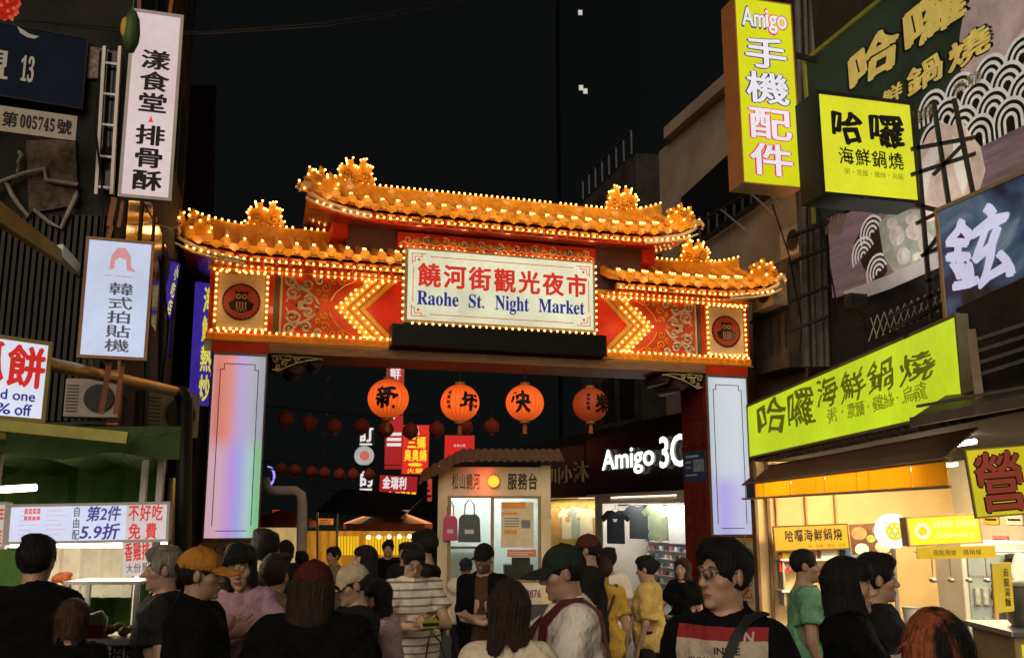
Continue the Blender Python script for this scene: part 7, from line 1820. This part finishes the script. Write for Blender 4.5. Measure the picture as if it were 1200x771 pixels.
        if nl and len(Fq):
            fc=V[Fq].mean(1); nn=np.cross(V[Fq[:,1]]-V[Fq[:,0]],V[Fq[:,2]]-V[Fq[:,0]]); nn/= (np.linalg.norm(nn,axis=1)[:,None]+1e-9)
            crown=np.array((.01,-.05,.12))
            for _ in range(nl):
                j=rng.randrange(len(fc)); p=fc[j]+nn[j]*.001; n=nn[j]
                if n[2]<-.35 or (p[1]>.03 and p[2]<.055): continue
                d=(p-crown)*4+np.array((rng.uniform(-.3,.3),rng.uniform(-.2,.2),-.55)); d-=n*(d@n); d/=np.linalg.norm(d)+1e-9
                Ln=rng.uniform(.014,.032)*(1.0 if hair in('short','crop','bun') else 2.2); w=np.cross(n,d)*rng.uniform(.0007,.0019)*max(1,q*.8)
                b=len(VV); K=4
                for i in range(K+1):
                    u_=i/K; c=p+d*Ln*u_+n*((.013*u_-.006*u_*u_) if (hair=='short' and n[2]>.1) else (.0045*u_-.004*u_*u_))*(1 if hair!='crop' else .4)+np.array((0,0,-.012*u_*u_)); ww=w*(1-u_*.85); VV.append(tuple(c-ww)); VV.append(tuple(c+ww))
                for i in range(K): FV.append((b+2*i,b+2*i+1,b+2*i+3,b+2*i+2))
        V2=hm(np.array(VV))*s; mesh_obj('hair',V2,np.array(FV),hm_,body)
    if cap is not None:
        F=Field((-.13,-.15,-.03),(.13,.24,.17),.005*q if q<2 else .010)
        F.ell((0,-.008,.040),(.088,.106,.094)); F.clip(lambda x,y,z:(.022-.10*y)-z+0*x,.004)
        F.noise(lambda x,y,z:.0012*np.cos(6*np.arctan2(x,y+.008)))
        F.u(lambda x,y,z:np.maximum(ell((0,.112,.028),(.076,.095,.5))(x,y,0*z+.028),np.abs(z-(.036-.22*(y-.08)-6.0*x*x))-.0042*max(1,q*1.15)),(-.08,.02,-.06),(.08,.22,.09),.006)
        F.ell((0,-.008,.135),(.010,.010,.006),.002); V,Fq=F.mesh(); hpart('cap',V,Fq,cap)
    if glasses:
        b=MB()
        for sd in (-1,1):
            b.tube([(sd*.033+.0215*math.cos(t*.42),.112-.0,.006+.0165*math.sin(t*.42)) for t in range(15)],.0016 if q<2 else .003,5,closed=True); b.tube([(sd*.054,.111,.012),(sd*.077,.08,.013),(sd*.080,.0,.012),(sd*.078,-.02,.0)],.0016 if q<2 else .003,5)
        b.tube([(-.012,.113,.010),(0,.116,.013),(.012,.113,.010)],.0016,5); hMB(b,'glasses',black_metal)
        b=MB()
        for sd in (-1,1): b.prism([(sd*.033+.0205*math.cos(t*.45),.006+.0155*math.sin(t*.45)) for t in range(14)],.1115,.1121,lambda a,c,t:Vector((a,t,c)))
        hMB(b,'lens',gl)
    if mask is not None:
        F=Field((-.09,-.02,-.13),(.09,.14,.0),.006*max(1,q*.8)); F.ell((0,.03,-.06),(.068,.082,.065)); F.ell((0,.09,-.03),(.02,.025,.02),.02); F.clip(lambda x,y,z:z+.012+.35*np.abs(x)+0*y,.004); F.clip(lambda x,y,z:.015-y+0*x+0*z,.004); V,Fq=F.mesh(); hpart('face_mask',V,Fq,mask)
    return dict(o=body,s=s,arms=arms,headc=headc,T=T_,shirt=shirtV,hands=hands,sw=sw)
def worn(p,name,label,cat):
    e=bpy.data.objects.new(name,None); COL.objects.link(e); e.empty_display_size=.1; e.location=p['o'].location; e.rotation_euler=p['o'].rotation_euler; return tag(e,label,cat)
def chest_text(p,lines,mat,name):
    V,Fq=p['shirt']; bv=BVHTree.FromPolygons([Vector(v) for v in V],[tuple(f) for f in Fq]); s=p['s']; b=MB()
    for (t,x0,z0,x1,z1,off) in lines:
        q=MB(); text(q,t,x0,z0,x1,z1,z=0,off=off); vs=[]
        for (x,z,_) in q.v:
            hit=bv.ray_cast(Vector((-x*s,.6,z*s)),Vector((0,-1,0))); y=hit[0].y+.004 if hit[0] else .16
            vs.append((-x*s,y,z*s))
        b.add(vs,q.f)
    b.build(name,mat,p['o'],fixn=False)
black_c=fabric('cloth_black',(.006,.006,.0066)); char_c=fabric('cloth_charcoal',(.017,.017,.017)); white_c=fabric('cloth_white',(.80,.76,.68),.08); cream_c=fabric('cloth_cream',(.72,.63,.48),.1); lilac_c=fabric('cloth_lilac',(.47,.29,.39),.12)
yel_c=fabric('cloth_yellow',(.66,.47,.15),.15); grn_c=fabric('cloth_mint',(.16,.37,.22),.15); navy_c=fabric('cloth_navy',(.014,.018,.028)); grey_c=fabric('cloth_grey',(.10,.10,.10)); khaki_c=fabric('cloth_khaki',(.22,.17,.10))
stripe=banded('cloth_striped',[q for i in range(16) for q in ((.70+.052*i,(.68,.62,.52)),(.738+.052*i,(.22,.19,.17)))])
tri=banded('cloth_colour_block',[(.7,(.50,.43,.33)),(1.45,(.30,.035,.035)),(1.495,(.007,.007,.008))],.165,(.007,.007,.008))
bstripe=banded('cloth_black_white_band',[(.7,(.02,.02,.02)),(1.18,(.5,.48,.45)),(1.24,(.02,.02,.02))])
orange_cap=fabric('cap_mustard',(.40,.17,.03)); maroon_cap=fabric('cap_maroon',(.075,.018,.016)); cream_cap=fabric('cap_cream',(.48,.40,.27),.1); green_cap=fabric('cap_dark_green',(.022,.032,.024)); black_cap=fabric('cap_black',(.014,.014,.015)); brown_cap=fabric('cap_brown',(.07,.025,.018)); navy_cap=fabric('cap_navy',(.022,.03,.045))

# --- the far ones first
person(455,629,13,188,'person in a black T-shirt standing far off by the yellow lit stall',('tee',black_c),'short',face=True)
person(391,636,11.5,150,'person with dark hair and tan top far off behind the white bent duct',('long',khaki_c),'short')
person(336,628,10.5,5,'person with black hair far back between the left gate pillar and the duct',('tee',navy_c),'bob',fem=True)
person(354,641,11,30,'person with round dark hair far back just right of the white duct',('tee',char_c),'short')
person(475,631,11,165,'person in dark top half hidden behind the man in the striped T-shirt',('tee',char_c),'short')
person(546,650,10.5,185,'booth attendant in a dark blue cap and pale shirt behind the counter',('long',cream_c),'crop',cap=navy_cap,lean=10)
person(799,648,9.6,150,'person in black top and white skirt standing by the accessory rack',('tee',black_c),'long',H_brown,fem=True,skirt=white_c,hl=.25,R_=(.10,.30,1.08))
person(712,636,9.2,10,'person in a white T-shirt with dark hair walking away near the white pier',('tee',white_c),'short')
yw=person(757,645,8.6,68,'woman in a yellow shirt with tied up dark hair looking at the accessory rack',('tee',yel_c,{'sl':.9}),'bun',fem=True,R_=(.12,.36,1.12),hpitch=-8)
yb=person(705,645,8.0,15,'person with short brown hair in a mustard yellow shirt seen from behind',('tee',fabric('cloth_mustard',(.58,.35,.06))),'short',H_mid)
person(688,621,7.8,75,'person in a dark cap rimmed with orange light facing left beside the green capped man',('tee',char_c),'crop',cap=brown_cap,skin=(.36,.21,.14))
person(428,633,8.8,80,'woman with long dark hair turned to the left in front of the yellow stall',('tee',char_c),'long',fem=True,hl=.28,hyaw=30,skin=(.50,.31,.21))
person(497,614,8.0,100,'tall person in dark clothes standing right behind the striped T-shirt man',('long',char_c),'short',hyaw=-30)
bd=person(567,632,7.9,170,'bearded man in a black cap and open black shirt with folded arms before the booth',('jacket',black_c,{'inner':fabric('cloth_brown',(.07,.04,.025)),'open':.05,'i':.022}),'crop',cap=black_cap,beard=.85,L=(.06,.24,1.14),R_=(-.06,.27,1.10),wf=1.06,hyaw=-8)
ss=person(485,627,7.0,205,'man in glasses and a striped cream T-shirt looking down at his hands',('tee',stripe),'short',glasses=True,hpitch=-24,hyaw=-10,L=(-.02,.30,1.16),R_=(.05,.31,1.15),fine=(-1,1),wf=1.05)
person(313,612,6.3,20,'tall person with thick black hair seen from behind near the left gate pillar',('tee',char_c),'short',hyaw=-20)
# --- nearer
gt=person(942,634,6.8,-98,'man in a mint green T-shirt with cropped hair facing right under the awning',('tee',grn_c,{'i':.012}),'crop',wf=1.12,hyaw=-8,L=(-.05,.30,1.10),skin=(.38,.23,.15))
lw=person(283,625,5.4,195,'woman with black fringe in a lilac cardigan holding her hands before her chin',('long',lilac_c,{'neck':.07}),'bob',fem=True,hyaw=-8,hpitch=-10,hroll=4,L=(-.02,.24,1.27),R_=(.03,.25,1.26),fine=(-1,1),skin=(.52,.33,.23))
person(324,640,5.8,-15,'person with brown hair and beige collared coat walking away near the lilac cardigan',('jacket',khaki_c,{'collar':khaki_c}),'short',H_brown,fem=True)
person(414,653,5.6,120,'person in a cream cap facing left behind the girl in the lilac jacket',('tee',char_c),'short',H_brown,cap=cream_cap,fem=True,hpitch=-10,skin=(.42,.26,.18))
person(441,670,5.9,132,'girl with a short black bob in a pinkish lilac jacket facing left',('jacket',fabric('jacket_pink_lilac',(.36,.25,.29),.15),{'hood':1}),'bob',fem=True,hpitch=-6,R_=(.12,.26,1.05),wf=.92)
person(194,630,5.5,108,'older man with grey hair and dark grey T-shirt facing left beside the stall',('tee',char_c),'short',H_grey,skin=(.37,.225,.15),wf=1.05,hyaw=8)
person(237,633,4.7,-72,'man in a mustard cap and black jacket facing right with glasses',('jacket',black_c,{'collar':black_c}),'short',cap=orange_cap,glasses=True,skin=(.36,.215,.14),wf=1.08,hyaw=-8)
person(369,648,4.2,-10,'person in a maroon cap and black jacket with long hair seen from behind',('jacket',black_c,{'i':.045}),'long',H_brown,cap=maroon_cap,wf=1.25,hl=.32)
person(47,617,5.1,0,'man in a black jacket seen from behind at the snack stall',('jacket',black_c,{'i':.028}),'short',wf=1.10)
person(88,690,4.9,10,'shorter person with dark hair and black coat leaning at the stall counter',('jacket',black_c),'bob',H_mid,fem=True,lean=8,wf=.95)
person(74,664,7.2,185,'vendor with orange brown hair working inside the snack stall',('tee',khaki_c),'short',H_red)
person(1186,644,9.6,165,'vendor in a dark face mask standing in the shop kitchen',('tee',grey_c),'short',mask=pm('mask_black',(.02,.02,.02),.8,.2))
w2=person(1024,638,5.0,-98,'person with dark hair and black top with one white band behind the black jacket woman',('tee',bstripe),'short')
gc=person(660,629,4.6,95,'man in a dark green cap and white T-shirt facing left, hand raised to his face',('tee',white_c,{'i':.024,'sl':.8}),'crop',cap=green_cap,wf=1.15,lean=4,R_=(.02,.27,1.36),L=(-.06,.30,1.12),fine=(1,),skin=(.37,.22,.15),hpitch=-8)
person(597,667,4.1,-4,'woman with long dark brown hair and cream top seen from behind',('tee',cream_c,{'sl':.9}),'long',H_brown,fem=True,hl=.15,wf=1.05)
bj=person(992,641,4.4,-102,'woman with shoulder length black hair in a black jacket over a white T-shirt',('jacket',black_c,{'inner':white_c,'open':.055,'i':.026}),'bob',fem=True,L=(-.02,.30,1.10),R_=(.06,.32,1.08),fine=(1,),hyaw=-10,skin=(.47,.29,.20))
oh=person(1095,694,2.65,-28,'woman with copper and black hair seen from behind, near the lime panelled counter',('tee',black_c),'long',two_tone('hair_copper_black',(.36,.10,.045),(.012,.010,.009)),fem=True,hl=.22)
gm=person(846,617,3.7,152,'young man in glasses and a black, red and cream sweater looking left',('long',tri,{'v':True,'collar':black_c,'neck':.068}),'short',glasses=True,hyaw=-30,hpitch=2,wf=1.06,fine=(),skin=(.50,.305,.205))
chest_text(gm,[('INFLE',-.01,1.331,.075,1.352,.02),('KUNAE',-.10,1.295,-.01,1.318,.02),('CEPTUINA',.0,1.295,.12,1.318,.02)],pm('print_dark',(.03,.025,.025),.7,.1),'chest_lettering')
chest_text(gm,[('N',.085,1.370,.112,1.402,.03)],pm('print_pale',(.55,.45,.42),.7,.1),'chest_badge')
# --- things carried
def strap(p,pts,w,mat,e,name='strap',t=.008):
    b=MB(); V,Fq=p['shirt']; s=p['s']; pts=[np.array(q)*s for q in pts]
    for a,c in zip(pts[:-1],pts[1:]): b.bar(tuple(a),tuple(c),w,t,up=(0,1,.2))
    b.build(name,mat,e,bev=.002)
def surf_strap(p,e,path,w,mat,name='strap'):
    """a strap laid on the garment: each point is pushed onto the cloth from outside"""
    V,Fq=p['shirt']; s=p['s']; bv=BVHTree.FromPolygons([Vector(v) for v in V],[tuple(f) for f in Fq]); pts=[]
    for q in path:
        v=Vector(q)*s; hit=bv.find_nearest(v); n=(v-hit[0]); n=n.normalized() if n.length>1e-5 else hit[1]; pts.append((hit[0]+n*.013,n))
    b=MB(); vs=[]
    for i,(c,n) in enumerate(pts):
        a=pts[max(0,i-1)][0]; d=(pts[min(len(pts)-1,i+1)][0]-a).normalized(); x=d.cross(n).normalized()*w/2; vs+=[c-x-n*.004,c+x-n*.004,c+x+n*.004,c-x+n*.004]
    fs=[(i*4+k,i*4+(k+1)%4,(i+1)*4+(k+1)%4,(i+1)*4+k) for i in range(len(pts)-1) for k in range(4)]+[(0,1,2,3),tuple(len(vs)-4+k for k in range(4))]
    b.add(vs,fs); b.build(name,mat,e,smooth=40)
strap_black=pm('strap_black',(.015,.015,.016),.6,.3,20); strap_maroon=pm('strap_maroon',(.11,.022,.022),.6,.25,20); bag_black=pm('bag_black',(.016,.015,.016),.55,.3,10,bump=.3)
e=worn(gm,'shoulder_bag','black crossbody bag worn by the young man in glasses','bag')
surf_strap(gm,e,[(-.14,-.02,1.50),(-.11,.08,1.46),(-.08,.16,1.40),(-.04,.20,1.32),(.02,.22,1.22),(.08,.22,1.12),(.14,.2,1.02),(.18,.12,.95)],.035,strap_black)
b=MB(); s=gm['s']; b.box(.14*s,.36*s,-.03,.12,.74*s,.96*s); b.build('bag_body',bag_black,e,bev=.02)
e=worn(gc,'backpack','dark backpack with maroon straps worn on the chest of the green capped man','backpack')
for x in (-.115,.115): surf_strap(gc,e,[(x*1.1,-.22,1.18),(x*1.2,-.2,1.30),(x*1.15,-.12,1.42),(x*1.1,-.02,1.50),(x*1.05,.08,1.46),(x,.18,1.38),(x,.22,1.26)],.06,strap_maroon,'strap')
for x in (-.115,.115): surf_strap(gc,e,[(x*1.1,-.22,1.20),(x*1.5,-.14,1.08),(x*1.7,.0,1.0),(x*1.5,.14,1.02)],.022,strap_black,'side_strap')
F=Field((-.25,.1,.85),(.25,.45,1.42),.012); F.ell((0,.255,1.13),(.165,.085,.22)); F.ell((0,.31,1.06),(.13,.06,.12),.03); F.noise(lambda x,y,z:.004*np.sin(30*z+9*x)); V,Fq=F.mesh(); mesh_obj('pack_body',V*gc['s'],Fq,bag_black,e)
e=worn(yw,'shoulder_bag','big black bag hanging from the shoulder of the woman in yellow','bag')
F=Field((-.1,-.4,.6),(.4,.25,1.15),.012); F.ell((.19,-.06,.86),(.075,.16,.19)); F.noise(lambda x,y,z:.006*np.sin(24*z+14*y)); V,Fq=F.mesh(); mesh_obj('bag_body',V*yw['s'],Fq,bag_black,e)
surf_strap(yw,e,[(.20,-.12,1.05),(.21,-.1,1.2),(.17,-.06,1.42),(.14,.02,1.46),(.19,.08,1.3),(.21,.04,1.05)],.02,strap_black)
b=MB()
for x,y,z in ((.262,-.02,.90),(.258,-.12,.84),(.262,-.07,.94)): b.sphere((x*yw['s'],y*yw['s'],z*yw['s']),.018,8,5,(.4,1,1))
b.build('bag_badge',pm('badge_gold',(.40,.30,.12),.4,.2),e)
e=worn(yb,'shoulder_bag','brown strapped bag on the back of the person in mustard yellow','bag')
surf_strap(yb,e,[(.13,.08,1.45),(.12,-.05,1.47),(.06,-.2,1.34),(-.02,-.22,1.2),(-.1,-.2,1.05)],.02,pm('strap_brown',(.07,.04,.02),.6,.3))
b=MB(); b.box(-.25,-.06,-.26,-.15,.72,1.0); b.build('bag_body',pm('bag_brown',(.06,.035,.025),.6,.3),e,bev=.03)
# food and paper bag in the striped man's hands
W=(ss['hands'][1][0]+ss['hands'][-1][0])/2*ss['s']
e=worn(ss,'snack_pack','yellow green snack pack held in the hands of the striped T-shirt man','food pack')
b=MB(); b.box(W[0]-.06,W[0]+.05,W[1]+.05,W[1]+.11,W[2]-.01,W[2]+.05); b.build('pack_body',pm('pack_yellow_green',(.35,.32,.05),.4,.3,12),e,bev=.01)
b=MB(); b.box(W[0]-.062,W[0]+.052,W[1]+.112,W[1]+.114,W[2]+.01,W[2]+.03); b.build('pack_band',pm('pack_black',(.02,.02,.02),.4,.2),e)
e=worn(ss,'paper_bag','brown paper bag hanging in front of the striped T-shirt man','paper bag')
b=MB(); b.box(W[0]-.20,W[0]+.06,W[1]+.0,W[1]+.14,W[2]-.58,W[2]-.26); b.build('bag_body',pm('kraft_paper',(.20,.115,.05),.75,.15,6,bump=.2),e,bev=.006)
b=MB(); b.tube([(W[0]-.14,W[1]+.07,W[2]-.26),(W[0]-.09,W[1]+.07,W[2]-.10),(W[0]-.03,W[1]+.06,W[2]-.04),(W[0]+.0,W[1]+.07,W[2]-.10),(W[0]+.02,W[1]+.07,W[2]-.26)],.006,6); b.build('handle',strap_black,e)
W=bj['hands'][1][0]*bj['s']
e=worn(bj,'shoulder_bag','pale pink purse carried by the woman in the black jacket','bag')
b=MB(); b.box(-.32,-.16,.0,.16,.9,1.12); b.build('bag_body',pm('purse_pink',(.55,.22,.26),.5,.15),e,bev=.03)
b=MB(); b.tube([(-.24,.02,1.11),(-.22,.0,1.3),(-.19,-.0,1.42)],.007,6); b.build('strap',pm('purse_strap',(.4,.16,.2),.5,.15),e)
